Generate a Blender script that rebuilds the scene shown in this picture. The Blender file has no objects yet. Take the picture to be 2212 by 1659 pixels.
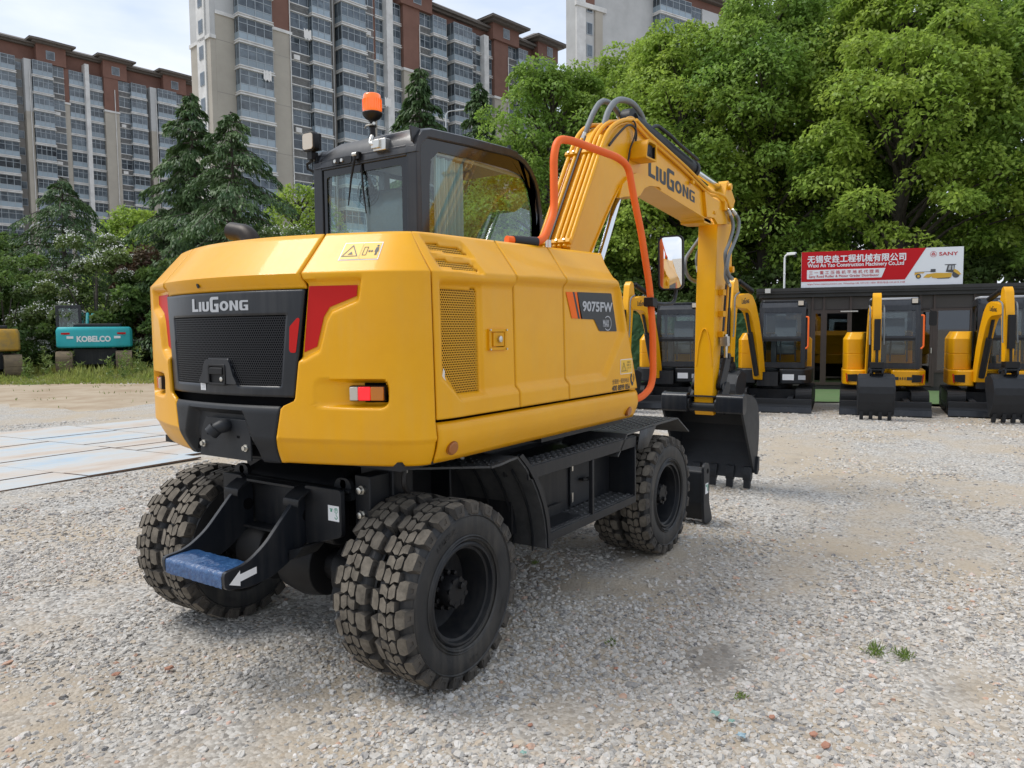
import bpy, bmesh, math, random
import numpy as np
from mathutils import Matrix, Vector
rnd = random.Random(7)
SC = bpy.context.scene
COL = SC.collection
rad = math.radians

# ---------------------------------------------------------------- camera
cam = bpy.data.cameras.new("camera")
cam.sensor_width = 36.0
cam.lens = 36.0 * 1621.85 / 2212.0
cam.clip_start = 0.05
cam.clip_end = 3000
camo = bpy.data.objects.new("camera", cam)
COL.objects.link(camo)
CR, CU, CD = (0.554799, -0.831938, -0.008803), (0.064000, 0.032126, 0.997433), (0.829519, 0.553938, -0.071067)
camo.matrix_world = Matrix(((CR[0], CU[0], -CD[0], -2.754), (CR[1], CU[1], -CD[1], -3.1339), (CR[2], CU[2], -CD[2], 1.6786), (0, 0, 0, 1)))
SC.camera = camo

# ---------------------------------------------------------------- sky, sun, exposure
SUN_EL, SUN_AZ = 58.0, 118.0       # azimuth in the ground plane, counter-clockwise from +X
w = bpy.data.worlds.new("World")
SC.world = w
w.use_nodes = True
nt = w.node_tree
nt.nodes.clear()
def wn(t, **k):
    n = nt.nodes.new(t)
    for a, b in k.items(): setattr(n, a, b)
    return n
sky = wn('ShaderNodeTexSky', sky_type='NISHITA', sun_disc=False)
sky.sun_elevation = rad(SUN_EL)
sky.sun_rotation = rad(90 - SUN_AZ)
sky.air_density = 1.0
sky.dust_density = 2.0
tc = wn('ShaderNodeTexCoord')
mp = wn('ShaderNodeMapping')
mp.inputs['Scale'].default_value = (1.0, 1.0, 3.2)
nz = wn('ShaderNodeTexNoise')
nz.inputs['Scale'].default_value = 2.3
nz.inputs['Detail'].default_value = 7
nz.inputs['Roughness'].default_value = 0.55
nz.inputs['Distortion'].default_value = 0.3
rp = wn('ShaderNodeValToRGB')
rp.color_ramp.elements[0].position = 0.36
rp.color_ramp.elements[0].color = (0.78, 0.78, 0.78, 1)
rp.color_ramp.elements[1].position = 0.62
rp.color_ramp.elements[1].color = (0.96, 0.96, 0.96, 1)
nz2 = wn('ShaderNodeTexNoise')
nz2.inputs['Scale'].default_value = 3.6
nz2.inputs['Detail'].default_value = 6
cr2 = wn('ShaderNodeValToRGB')
cr2.color_ramp.elements[0].position = 0.40
cr2.color_ramp.elements[0].color = (4.4, 5.05, 6.1, 1)
cr2.color_ramp.elements[1].position = 0.64
cr2.color_ramp.elements[1].color = (6.2, 6.45, 6.85, 1)
mx = wn('ShaderNodeMixRGB')
bg = wn('ShaderNodeBackground')
bg.inputs['Strength'].default_value = 0.1
ow = wn('ShaderNodeOutputWorld')
L = nt.links.new
L(tc.outputs['Generated'], mp.inputs['Vector'])
L(mp.outputs[0], nz.inputs['Vector']); L(mp.outputs[0], nz2.inputs['Vector'])
L(nz.outputs['Fac'], rp.inputs['Fac']); L(nz2.outputs['Fac'], cr2.inputs['Fac'])
L(rp.outputs['Color'], mx.inputs['Fac'])
L(sky.outputs[0], mx.inputs['Color1']); L(cr2.outputs[0], mx.inputs['Color2'])
L(mx.outputs[0], bg.inputs['Color']); L(bg.outputs[0], ow.inputs['Surface'])
sun = bpy.data.lights.new("sun", 'SUN')
sun.energy = 1.5
sun.angle = rad(26)
sun.color = (1.0, 0.965, 0.91)
suno = bpy.data.objects.new("sun", sun)
COL.objects.link(suno)
sd = Vector((math.cos(rad(SUN_EL)) * math.cos(rad(SUN_AZ)), math.cos(rad(SUN_EL)) * math.sin(rad(SUN_AZ)), math.sin(rad(SUN_EL))))
suno.rotation_euler = sd.to_track_quat('Z', 'Y').to_euler()
SC.view_settings.view_transform = 'Standard'
SC.view_settings.look = 'None'
SC.view_settings.gamma = 1.0
SC.view_settings.use_curve_mapping = False
SC.view_settings.exposure = 0.78
SC.cycles.max_bounces = 8
SC.cycles.transparent_max_bounces = 12
SC.cycles.caustics_reflective = False
SC.cycles.caustics_refractive = False

# ---------------------------------------------------------------- material helpers
MATS = {}
def mat(name, col, rough=0.5, metal=0.0, coat=0.0, var=0.0, vscale=6.0, col2=None, bump=0.0, bscale=40.0, emit=None, spec=0.5, objvar=0.0, obj=False):
    """principled material; colour noise between col and col2 (or a var-darkened col), bump from noise"""
    m = bpy.data.materials.new(name)
    m.use_nodes = True
    t = m.node_tree
    p = t.nodes['Principled BSDF']
    c = tuple(col) + (1,)
    p.inputs['Base Color'].default_value = c
    p.inputs['Roughness'].default_value = rough
    p.inputs['Metallic'].default_value = metal
    p.inputs['Specular IOR Level'].default_value = spec
    if coat:
        p.inputs['Coat Weight'].default_value = coat
        p.inputs['Coat Roughness'].default_value = 0.06
    if emit:
        p.inputs['Emission Color'].default_value = tuple(emit[:3]) + (1,)
        p.inputs['Emission Strength'].default_value = emit[3]
    src = None
    if var or col2 or bump:
        g = t.nodes.new('ShaderNodeTexCoord')
        co = g.outputs['Object'] if obj else t.nodes.new('ShaderNodeNewGeometry').outputs['Position']
    if var or col2:
        n = t.nodes.new('ShaderNodeTexNoise')
        n.inputs['Scale'].default_value = vscale
        n.inputs['Detail'].default_value = 6
        n.inputs['Roughness'].default_value = 0.65
        t.links.new(co, n.inputs['Vector'])
        r = t.nodes.new('ShaderNodeValToRGB')
        r.color_ramp.elements[0].position = 0.35
        r.color_ramp.elements[1].position = 0.68
        r.color_ramp.elements[0].color = c
        r.color_ramp.elements[1].color = (tuple(col2) + (1,)) if col2 else (tuple(x * (1 - var) for x in col) + (1,))
        t.links.new(n.outputs['Fac'], r.inputs['Fac'])
        src = r.outputs['Color']
        t.links.new(src, p.inputs['Base Color'])
        rr = t.nodes.new('ShaderNodeMapRange')
        rr.inputs['To Min'].default_value = max(0.03, rough - 0.06)
        rr.inputs['To Max'].default_value = min(1, rough + 0.1)
        t.links.new(n.outputs['Fac'], rr.inputs['Value'])
        t.links.new(rr.outputs[0], p.inputs['Roughness'])
    if objvar:
        oi = t.nodes.new('ShaderNodeObjectInfo')
        h = t.nodes.new('ShaderNodeHueSaturation')
        mr = t.nodes.new('ShaderNodeMapRange')
        mr.inputs['To Min'].default_value = 1 - objvar
        mr.inputs['To Max'].default_value = 1 + objvar
        t.links.new(oi.outputs['Random'], mr.inputs['Value'])
        t.links.new(mr.outputs[0], h.inputs['Value'])
        if src: t.links.new(src, h.inputs['Color'])
        else: h.inputs['Color'].default_value = c
        t.links.new(h.outputs[0], p.inputs['Base Color'])
    if bump:
        n = t.nodes.new('ShaderNodeTexNoise')
        n.inputs['Scale'].default_value = bscale
        n.inputs['Detail'].default_value = 4
        t.links.new(co, n.inputs['Vector'])
        b = t.nodes.new('ShaderNodeBump')
        b.inputs['Strength'].default_value = bump
        b.inputs['Distance'].default_value = 0.01
        t.links.new(n.outputs['Fac'], b.inputs['Height'])
        t.links.new(b.outputs[0], p.inputs['Normal'])
    MATS[name] = m
    return m

def glass(name, tint, refl=0.22, rough=0.02):
    m = bpy.data.materials.new(name)
    m.use_nodes = True
    t = m.node_tree
    t.nodes.clear()
    o = t.nodes.new('ShaderNodeOutputMaterial')
    mixs = t.nodes.new('ShaderNodeMixShader')
    tr = t.nodes.new('ShaderNodeBsdfTransparent')
    tr.inputs[0].default_value = tuple(tint) + (1,)
    gl = t.nodes.new('ShaderNodeBsdfGlossy')
    gl.inputs['Roughness'].default_value = rough
    lw = t.nodes.new('ShaderNodeLayerWeight')
    lw.inputs['Blend'].default_value = 0.5
    pw = t.nodes.new('ShaderNodeMath'); pw.operation = 'POWER'; pw.inputs[1].default_value = 4.0
    t.links.new(lw.outputs['Facing'], pw.inputs[0])
    mr = t.nodes.new('ShaderNodeMapRange')
    mr.inputs['To Min'].default_value = refl
    mr.inputs['To Max'].default_value = 1.0
    t.links.new(pw.outputs[0], mr.inputs['Value'])
    t.links.new(mr.outputs[0], mixs.inputs['Fac'])
    t.links.new(tr.outputs[0], mixs.inputs[1])
    t.links.new(gl.outputs[0], mixs.inputs[2])
    t.links.new(mixs.outputs[0], o.inputs['Surface'])
    MATS[name] = m
    return m

def perforated(name, col, pitch, hole):
    """sheet metal with real see-through holes in a hexagonal pattern (UV in metres)"""
    m = mat(name, col, rough=0.45, spec=0.4)
    t = m.node_tree
    p = t.nodes['Principled BSDF']
    o = t.nodes['Material Output']
    uv = t.nodes.new('ShaderNodeUVMap')
    sx = t.nodes.new('ShaderNodeSeparateXYZ')
    t.links.new(uv.outputs[0], sx.inputs[0])
    def M(op, a, b=None, c=None):
        n = t.nodes.new('ShaderNodeMath'); n.operation = op
        for i, v in enumerate((a, b, c)):
            if v is None: continue
            if isinstance(v, (int, float)): n.inputs[i].default_value = v
            else: t.links.new(v, n.inputs[i])
        return n.outputs[0]
    h = pitch * math.sqrt(3)
    def dist(ox, oy):
        x = M('SUBTRACT', M('MODULO', M('ADD', sx.outputs[0], ox + 50 * pitch), pitch), pitch / 2)
        y = M('SUBTRACT', M('MODULO', M('ADD', sx.outputs[1], oy + 50 * h), h), h / 2)
        return M('SQRT', M('ADD', M('MULTIPLY', x, x), M('MULTIPLY', y, y)))
    dd = M('MINIMUM', dist(0, 0), dist(pitch / 2, h / 2))
    hole_f = M('LESS_THAN', dd, hole)
    tr = t.nodes.new('ShaderNodeBsdfTransparent')
    ms = t.nodes.new('ShaderNodeMixShader')
    t.links.new(hole_f, ms.inputs[0])
    t.links.new(p.outputs[0], ms.inputs[1])
    t.links.new(tr.outputs[0], ms.inputs[2])
    t.links.new(ms.outputs[0], o.inputs['Surface'])
    return m

YEL = (0.81, 0.386, 0.0)
mat('yellow', YEL, rough=0.38, coat=0.16, spec=0.32, col2=(0.75, 0.345, 0.0), vscale=2.2, bump=0.03, bscale=90)
mat('yellow_flat', (0.76, 0.355, 0.002), rough=0.45, spec=0.3, col2=(0.66, 0.305, 0.004), vscale=5)
mat('yellow_old', (0.55, 0.30, 0.02), rough=0.55, col2=(0.30, 0.20, 0.07), vscale=3.0, bump=0.1, bscale=30)
mat('slate', (0.0125, 0.015, 0.020), rough=0.34, coat=0.14, spec=0.38, var=0.25, vscale=4)
mat('slate_matte', (0.0135, 0.0155, 0.019), rough=0.5, spec=0.4, var=0.25, vscale=9, bump=0.05, bscale=160)
mat('black_metal', (0.008, 0.0095, 0.0125), rough=0.45, spec=0.35, col2=(0.014, 0.0145, 0.016), vscale=7, bump=0.05, bscale=110)
mat('black_plastic', (0.007, 0.007, 0.008), rough=0.5, spec=0.35, var=0.3, vscale=8)
mat('void', (0.004, 0.004, 0.005), rough=0.9, spec=0.1)  # near-black, stands in for the darkness inside gaps and holes
mat('frit', (0.008, 0.009, 0.011), rough=0.12, spec=0.5)
mat('tyre_side', (0.015, 0.0155, 0.017), rough=0.5, spec=0.4, col2=(0.026, 0.0255, 0.025), vscale=5, bump=0.08, bscale=60)
mat('tread_dirt', (0.085, 0.072, 0.055), rough=0.85, col2=(0.20, 0.172, 0.135), vscale=16, bump=0.3, bscale=70)
mat('tread', (0.030, 0.0275, 0.025), rough=0.75, col2=(0.085, 0.072, 0.058), vscale=11, bump=0.15, bscale=60)
mat('chequer', (0.066, 0.066, 0.065), rough=0.5, col2=(0.032, 0.0325, 0.034), vscale=9, bump=0.15, bscale=50)
mat('orange', (0.86, 0.15, 0.02), rough=0.5, spec=0.3, col2=(0.78, 0.13, 0.02), vscale=7)
mat('amber', (0.55, 0.17, 0.01), rough=0.25, coat=0.4)
mat('amber_dark', (0.32, 0.10, 0.01), rough=0.3, coat=0.4)
mat('red_reflect', (0.52, 0.012, 0.010), rough=0.45, spec=0.2)
mat('red_lamp', (0.6, 0.02, 0.03), rough=0.25, coat=0.3, emit=(1.0, 0.01, 0.015, 0.35))
mat('clear_lamp', (0.55, 0.5, 0.42), rough=0.2, coat=0.5)
mat('chrome', (0.75, 0.76, 0.78), rough=0.12, metal=1.0)
mat('zinc', (0.62, 0.60, 0.55), rough=0.35, metal=1.0)
mat('hose', (0.17, 0.185, 0.19), rough=0.42, bump=0.3, bscale=300)
mat('cable', (0.02, 0.017, 0.015), rough=0.5)
mat('white_print', (0.80, 0.80, 0.80), rough=0.5)
mat('silver_print', (0.42, 0.43, 0.45), rough=0.38)
mat('dark_print', (0.018, 0.020, 0.022), rough=0.45)
mat('orange_print', (0.88, 0.15, 0.008), rough=0.5, spec=0.2)
mat('green_print', (0.05, 0.30, 0.18), rough=0.5)
mat('sticker_yellow', (0.80, 0.47, 0.03), rough=0.4)
mat('blue_film', (0.012, 0.050, 0.15), rough=0.3, coat=0.35, col2=(0.035, 0.105, 0.24), vscale=30, bump=0.7, bscale=45)
mat('grease', (0.06, 0.055, 0.02), rough=0.5)
mat('scuff', (0.75, 0.70, 0.62), rough=0.6)
mat('seat_film', (0.12, 0.135, 0.14), rough=0.22, coat=0.8, bump=0.9, bscale=22)
mat('interior', (0.05, 0.055, 0.06), rough=0.6)
mat('curtain', (0.42, 0.54, 0.56), rough=0.8)
mat('exhaust', (0.035, 0.028, 0.024), rough=0.45, metal=0.6, var=0.4, vscale=20)
mat('mirror', (0.92, 0.93, 0.94), rough=0.015, metal=1.0)
glass('cab_glass', (0.88, 0.95, 0.94), refl=0.06)
glass('mini_glass', (0.72, 0.78, 0.78), refl=0.08)
perforated('mesh_yellow', (0.68, 0.33, 0.005), 0.0125, 0.0042)
perforated('mesh_black', (0.012, 0.013, 0.016), 0.0125, 0.0046)

# thin dusty rain streaks and settled dust on the yellow paint
def weather(name, dust, amount):
    t = MATS[name].node_tree; p = t.nodes['Principled BSDF']
    base = p.inputs['Base Color'].links[0].from_socket
    g = t.nodes.new('ShaderNodeNewGeometry').outputs['Position']
    mp = t.nodes.new('ShaderNodeMapping'); mp.inputs['Scale'].default_value = (26, 26, 1.1); t.links.new(g, mp.inputs['Vector'])
    n1 = t.nodes.new('ShaderNodeTexNoise'); n1.inputs['Scale'].default_value = 1.0; n1.inputs['Detail'].default_value = 5; t.links.new(mp.outputs[0], n1.inputs['Vector'])
    n2 = t.nodes.new('ShaderNodeTexNoise'); n2.inputs['Scale'].default_value = 3.0; n2.inputs['Detail'].default_value = 7; t.links.new(g, n2.inputs['Vector'])
    mu = t.nodes.new('ShaderNodeMath'); mu.operation = 'MULTIPLY'; t.links.new(n1.outputs['Fac'], mu.inputs[0]); t.links.new(n2.outputs['Fac'], mu.inputs[1])
    mr = t.nodes.new('ShaderNodeMapRange'); mr.inputs['From Min'].default_value = 0.22; mr.inputs['From Max'].default_value = 0.42; mr.inputs['To Max'].default_value = amount; t.links.new(mu.outputs[0], mr.inputs['Value'])
    mx_ = t.nodes.new('ShaderNodeMixRGB'); mx_.inputs['Color2'].default_value = tuple(dust) + (1,); t.links.new(mr.outputs[0], mx_.inputs['Fac']); t.links.new(base, mx_.inputs['Color1']); t.links.new(mx_.outputs[0], p.inputs['Base Color'])
weather('yellow', (0.64, 0.40, 0.12), 0.12)
weather('slate', (0.09, 0.085, 0.08), 0.22)
weather('black_metal', (0.075, 0.068, 0.058), 0.22)
weather('tyre_side', (0.12, 0.105, 0.085), 0.35)

# ---------------------------------------------------------------- mesh helpers
def link(o, parent=None):
    COL.objects.link(o)
    if parent is not None: o.parent = parent
    return o
def tag(o, label, cat, group=None, kind=None):
    o['label'] = label
    if cat: o['category'] = cat
    if group: o['group'] = group
    if kind: o['kind'] = kind
    return o
def structure(o):
    o['kind'] = 'structure'
    return o
def empty(name, loc=(0, 0, 0), rz=0.0, label=None, cat=None, group=None):
    o = bpy.data.objects.new(name, None)
    o.empty_display_size = 0.2
    o.location = loc
    o.rotation_euler = (0, 0, rz)
    link(o)
    if label: tag(o, label, cat, group)
    return o
def copy_tree(o, parent=None):
    c = o.copy()
    COL.objects.link(c)
    c.parent = parent
    for ch in list(o.children): copy_tree(ch, c)
    return c

class B:
    """collects faces; make() links them as one mesh object"""
    def __init__(s): s.v = []; s.f = []; s.m = []; s.mi = 0; s.uv = None
    def add(s, vs, fs):
        k = len(s.v)
        s.v.extend([tuple(float(c) for c in q) for q in vs])
        s.f.extend([tuple(i + k for i in q) for q in fs])
        s.m.extend([s.mi] * len(fs))
        return s
    def box(s, x0, x1, y0, y1, z0, z1):
        return s.add([(x0, y0, z0), (x1, y0, z0), (x1, y1, z0), (x0, y1, z0), (x0, y0, z1), (x1, y0, z1), (x1, y1, z1), (x0, y1, z1)],
                     [(0, 3, 2, 1), (4, 5, 6, 7), (0, 1, 5, 4), (1, 2, 6, 5), (2, 3, 7, 6), (3, 0, 4, 7)])
    def obox(s, c, ax, ay, az):
        """box around centre c with half-axis vectors"""
        c, ax, ay, az = (Vector(q) for q in (c, ax, ay, az))
        vs = [c + i * ax + j * ay + k * az for k in (-1, 1) for i, j in ((-1, -1), (1, -1), (1, 1), (-1, 1))]
        return s.add(vs, [(0, 3, 2, 1), (4, 5, 6, 7), (0, 1, 5, 4), (1, 2, 6, 5), (2, 3, 7, 6), (3, 0, 4, 7)])
    def prism(s, pts, y0, y1, ax='y'):
        """polygon (a,b) extruded along an axis: y -> (a,y,b), x -> (x,a,b), z -> (a,b,z)"""
        f = {'y': lambda a, b, c: (a, c, b), 'x': lambda a, b, c: (c, a, b), 'z': lambda a, b, c: (a, b, c)}[ax]
        n = len(pts)
        vs = [f(a, b, y0) for a, b in pts] + [f(a, b, y1) for a, b in pts]
        fs = [tuple(range(n)), tuple(range(2 * n - 1, n - 1, -1))] + [(i, i + n, (i + 1) % n + n, (i + 1) % n) for i in range(n)]
        return s.add(vs, fs)
    def ring(s, outer, inner, y0, y1, ax='y'):
        """flat frame between two outlines with equal point counts, extruded"""
        f = {'y': lambda a, b, c: (a, c, b), 'x': lambda a, b, c: (c, a, b), 'z': lambda a, b, c: (a, b, c)}[ax]
        n = len(outer)
        vs = [f(a, b, y) for y in (y0, y1) for q in (outer, inner) for a, b in q]
        fs = []
        for i in range(n):
            j = (i + 1) % n
            fs += [(i, j, n + j, n + i), (2 * n + i, 3 * n + i, 3 * n + j, 2 * n + j), (i, 2 * n + i, 2 * n + j, j), (n + i, n + j, 3 * n + j, 3 * n + i)]
        return s.add(vs, fs)
    def lathe(s, prof, c, axis, seg=32, close=False):
        """profile [(along, radius)] turned about an axis through c"""
        a = Vector(axis).normalized()
        p = a.orthogonal().normalized()
        q = a.cross(p)
        c = Vector(c)
        n = len(prof)
        vs = []
        for k in range(seg):
            t = 2 * math.pi * k / seg
            e = p * math.cos(t) + q * math.sin(t)
            vs += [c + a * h + e * r for h, r in prof]
        fs = []
        for k in range(seg):
            k2 = (k + 1) % seg
            for i in range(n - 1 + (1 if close else 0)):
                j = (i + 1) % n
                fs.append((k * n + i, k * n + j, k2 * n + j, k2 * n + i))
        if not close:
            if prof[0][1] > 1e-5: fs.append(tuple(k * n for k in range(seg)))
            if prof[-1][1] > 1e-5: fs.append(tuple(k * n + n - 1 for k in range(seg - 1, -1, -1)))
        return s.add(vs, fs)
    def cyl(s, a, b, r, seg=16, r2=None):
        a, b = Vector(a), Vector(b)
        l = (b - a).length
        return s.lathe([(0, r), (l, r if r2 is None else r2)], a, b - a, seg)
    def tube(s, path, r, seg=10, caps=True):
        P = [Vector(q) for q in path]
        n = len(P)
        rs = r if isinstance(r, (list, tuple)) else [r] * n
        k0 = len(s.v)
        up = None
        vs = []
        for i in range(n):
            t = (P[min(i + 1, n - 1)] - P[max(i - 1, 0)]).normalized()
            if up is None: up = t.orthogonal().normalized()
            up = (up - t * up.dot(t)).normalized()
            q = t.cross(up)
            vs += [P[i] + (up * math.cos(2 * math.pi * j / seg) + q * math.sin(2 * math.pi * j / seg)) * rs[i] for j in range(seg)]
        fs = []
        for i in range(n - 1):
            for j in range(seg):
                j2 = (j + 1) % seg
                fs.append((i * seg + j, i * seg + j2, (i + 1) * seg + j2, (i + 1) * seg + j))
        if caps:
            fs.append(tuple(range(seg - 1, -1, -1)))
            fs.append(tuple((n - 1) * seg + j for j in range(seg)))
        return s.add(vs, fs)
    def make(s, name, m, parent=None, smooth=40, bevel=0.0, seg=2, solid=0.0, label=None, fix=True):
        me = bpy.data.meshes.new(name)
        me.from_pydata(s.v, [], s.f)
        mats = m if isinstance(m, (list, tuple)) else [m]
        for q in mats: me.materials.append(MATS[q])
        if len(mats) > 1: me.polygons.foreach_set('material_index', s.m)
        if s.uv is not None:
            l = me.uv_layers.new(name='UVMap')
            for lp in me.loops: l.data[lp.index].uv = s.uv[lp.vertex_index]
        if fix:
            bm = bmesh.new(); bm.from_mesh(me)
            bmesh.ops.recalc_face_normals(bm, faces=bm.faces)
            bm.to_mesh(me); bm.free()
        me.update()
        if smooth:
            me.polygons.foreach_set('use_smooth', [True] * len(me.polygons))
            me.set_sharp_from_angle(angle=rad(smooth))
        o = bpy.data.objects.new(name, me)
        link(o, parent)
        if solid:
            md = o.modifiers.new('solid', 'SOLIDIFY'); md.thickness = solid; md.offset = -1
        if bevel:
            md = o.modifiers.new('bevel', 'BEVEL'); md.width = bevel; md.segments = seg; md.limit_method = 'ANGLE'; md.angle_limit = rad(35)
        if label: o['label'] = label
        return o

def spline(pts, n=8):
    """catmull-rom through points"""
    P = [Vector(q) for q in pts]
    P = [2 * P[0] - P[1]] + P + [2 * P[-1] - P[-2]]
    out = []
    for i in range(1, len(P) - 2):
        p0, p1, p2, p3 = P[i - 1:i + 3]
        for k in range(n):
            t = k / n if n else 0.5
            out.append(0.5 * (2 * p1 + (p2 - p0) * t + (2 * p0 - 5 * p1 + 4 * p2 - p3) * t * t + (3 * p1 - p0 - 3 * p2 + p3) * t ** 3))
    out.append(P[-2])
    return out
def fillet(pts, r, n=5):
    """polyline with rounded corners"""
    P = [Vector(q) for q in pts]
    out = [P[0]]
    for i in range(1, len(P) - 1):
        a, b = (P[i - 1] - P[i]), (P[i + 1] - P[i])
        rr = min(r, a.length * 0.49, b.length * 0.49)
        a, b = P[i] + a.normalized() * rr, P[i] + b.normalized() * rr
        for k in range(n + 1):
            t = k / n if n else 0.5
            out.append(a * (1 - t) ** 2 + P[i] * 2 * t * (1 - t) + b * t * t)
    out.append(P[-1])
    return out
def rrect(x0, x1, y0, y1, r, n=4):
    out = []
    for cx, cy, a0 in ((x1 - r, y1 - r, 0), (x0 + r, y1 - r, 90), (x0 + r, y0 + r, 180), (x1 - r, y0 + r, 270)):
        for k in range(n + 1):
            a = rad(a0 + 90 * k / n)
            out.append((cx + r * math.cos(a), cy + r * math.sin(a)))
    return out
def rpoly(pts, r, n=4):
    """closed polygon with rounded corners, n+1 points for each corner"""
    P = [Vector((a, b, 0)) for a, b in pts]
    out = []
    m = len(P)
    rs = r if isinstance(r, (list, tuple)) else [r] * m
    for i in range(m):
        a, b = P[i - 1] - P[i], P[(i + 1) % m] - P[i]
        rr = min(rs[i], a.length * 0.48, b.length * 0.48)
        a, b = P[i] + a.normalized() * rr, P[i] + b.normalized() * rr
        for k in range(n + 1):
            t = k / n if n else 0.5
            q = a * (1 - t) ** 2 + P[i] * 2 * t * (1 - t) + b * t * t
            out.append((q.x, q.y))
    return out

# ---------------------------------------------------------------- lettering
def text_shape(body, height, bold=0.0, width=None, spacing=1.0):
    """2-D outline mesh of a line of text: (verts, faces), left-bottom at the origin"""
    c = bpy.data.curves.new('lettering', 'FONT')
    c.body = body
    c.size = 1.0
    c.offset = bold
    c.space_character = spacing
    c.resolution_u = 3
    o = bpy.data.objects.new('lettering', c)
    COL.objects.link(o)
    dg = bpy.context.evaluated_depsgraph_get()
    e = o.evaluated_get(dg)
    me = e.to_mesh()
    vs = [(v.co.x, v.co.y) for v in me.vertices]
    fs = [tuple(p.vertices) for p in me.polygons]
    e.to_mesh_clear()
    bpy.data.objects.remove(o)
    bpy.data.curves.remove(c)
    x0 = min(v[0] for v in vs); x1 = max(v[0] for v in vs)
    y0 = min(v[1] for v in vs); y1 = max(v[1] for v in vs)
    k = height / (y1 - y0)
    kx = k if width is None else width / (x1 - x0)
    return [((x - x0) * kx, (y - y0) * k) for x, y in vs], fs
def logo_shape(height, width):
    """seven block letters, L and the first G tall, the rest small capitals"""
    t = 0.19
    V, F = [], []
    def poly(pts, x, h, y0=0.0):
        k = len(V)
        V.extend([(x + a, y0 + b * h) for a, b in pts])
        F.append(tuple(range(k, k + len(pts))))
    def strip(outer, inner, x, h, y0=0.0, close=True):
        k = len(V)
        n = len(outer)
        V.extend([(x + a, y0 + b * h) for a, b in outer + inner])
        for i in range(n if close else n - 1):
            j = (i + 1) % n
            F.append((k + i, k + j, k + n + j, k + n + i))
    hs = 0.74
    x = 0
    poly([(0, 0), (.50, 0), (.50, .19), (.20, .19), (.20, 1), (0, 1)], x, 1.0); x += .56
    poly([(0, 0), (.19, 0), (.19, 1), (0, 1)], x, hs); x += .26
    strip([(0, 1), (0, .2), (.05, .06), (.15, 0), (.35, 0), (.45, .06), (.5, .2), (.5, 1)],
          [(.18, 1), (.18, .3), (.2, .24), (.22, .22), (.28, .22), (.3, .24), (.32, .3), (.32, 1)], x, hs, close=False); x += .57
    def G(x, h, y0, w):
        strip([(w, 1), (.22 * w, 1), (.06 * w, .94), (0, .82), (0, .18), (.06 * w, .06), (.22 * w, 0), (w, 0), (w, .55), (.5 * w, .55)],
              [(w, .82), (.42 * w, .82), (.36 * w, .79), (.34 * w, .74), (.34 * w, .26), (.36 * w, .21), (.42 * w, .17), (.68 * w, .17), (.68 * w, .39), (.5 * w, .39)], x, h, y0, close=False)
    G(x, 1.16, -.08, .60); x += .67
    ov = lambda a, b, cx, cy: [(cx + a * math.cos(rad(q * 22.5)) , cy + b * math.sin(rad(q * 22.5))) for q in range(16)]
    strip(ov(.29, .5, .29, .5), ov(.11, .27, .29, .5), x, hs); x += .64
    poly([(0, 0), (.17, 0), (.17, .62), (.36, 0), (.53, 0), (.53, 1), (.36, 1), (.36, .40), (.17, 1), (0, 1)], x, hs); x += .60
    G(x, hs, 0, .50); x += .50
    return [(a * width / x, b * height) for a, b in V], F
def decal(b, shape, fn, subdiv=False):
    """put a 2-D shape on a surface with fn(u,v)->point"""
    vs, fs = shape
    b.add([fn(u, v) for u, v in vs], fs)
    return b
# ================================================================ ground
def nodes_mat(name):
    m = bpy.data.materials.new(name); m.use_nodes = True
    MATS[name] = m
    return m, m.node_tree, m.node_tree.nodes['Principled BSDF']
def N(t, typ, **k):
    n = t.nodes.new(typ)
    for a, b_ in k.items():
        if a in n.inputs.keys() if hasattr(n.inputs, 'keys') else False: n.inputs[a].default_value = b_
        else: setattr(n, a, b_)
    return n
def ramp(t, fac, stops):
    r = t.nodes.new('ShaderNodeValToRGB')
    e = r.color_ramp.elements
    e[0].position, e[0].color = stops[0][0], tuple(stops[0][1]) + (1,)
    e[1].position, e[1].color = stops[-1][0], tuple(stops[-1][1]) + (1,)
    for p, c in stops[1:-1]:
        q = e.new(p); q.color = tuple(c) + (1,)
    t.links.new(fac, r.inputs['Fac'])
    return r.outputs['Color']
def noise(t, co, scale, detail=5, rough=.6):
    n = t.nodes.new('ShaderNodeTexNoise')
    n.inputs['Scale'].default_value = scale; n.inputs['Detail'].default_value = detail; n.inputs['Roughness'].default_value = rough
    t.links.new(co, n.inputs['Vector'])
    return n.outputs['Fac']
def mixc(t, fac, a, b_):
    m = t.nodes.new('ShaderNodeMixRGB')
    for k, v in (('Fac', fac), ('Color1', a), ('Color2', b_)):
        if isinstance(v, (int, float)): m.inputs[k].default_value = v
        elif isinstance(v, tuple): m.inputs[k].default_value = v + (1,)
        else: t.links.new(v, m.inputs[k])
    return m.outputs[0]
m, t, p = nodes_mat('gravel_ground')
g = t.nodes.new('ShaderNodeNewGeometry').outputs['Position']
vor = t.nodes.new('ShaderNodeTexVoronoi'); vor.inputs['Scale'].default_value = 52; t.links.new(g, vor.inputs['Vector'])
vor2 = t.nodes.new('ShaderNodeTexVoronoi'); vor2.inputs['Scale'].default_value = 55; t.links.new(g, vor2.inputs['Vector'])
sep = t.nodes.new('ShaderNodeSeparateColor'); t.links.new(vor.outputs['Color'], sep.inputs[0])
stone = ramp(t, sep.outputs[0], [(0, (.19, .185, .18)), (.3, (.33, .315, .29)), (.6, (.44, .425, .395)), (.85, (.55, .535, .505)), (1, (.36, .29, .22))])
big = noise(t, g, .42, 5, .62); mid = noise(t, g, 1.7, 5, .6); fine = noise(t, g, 60, 3, .7)
sand = mixc(t, fine, (.355, .29, .212), (.49, .415, .318))
stain = noise(t, g, .9, 4, .6)
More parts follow.
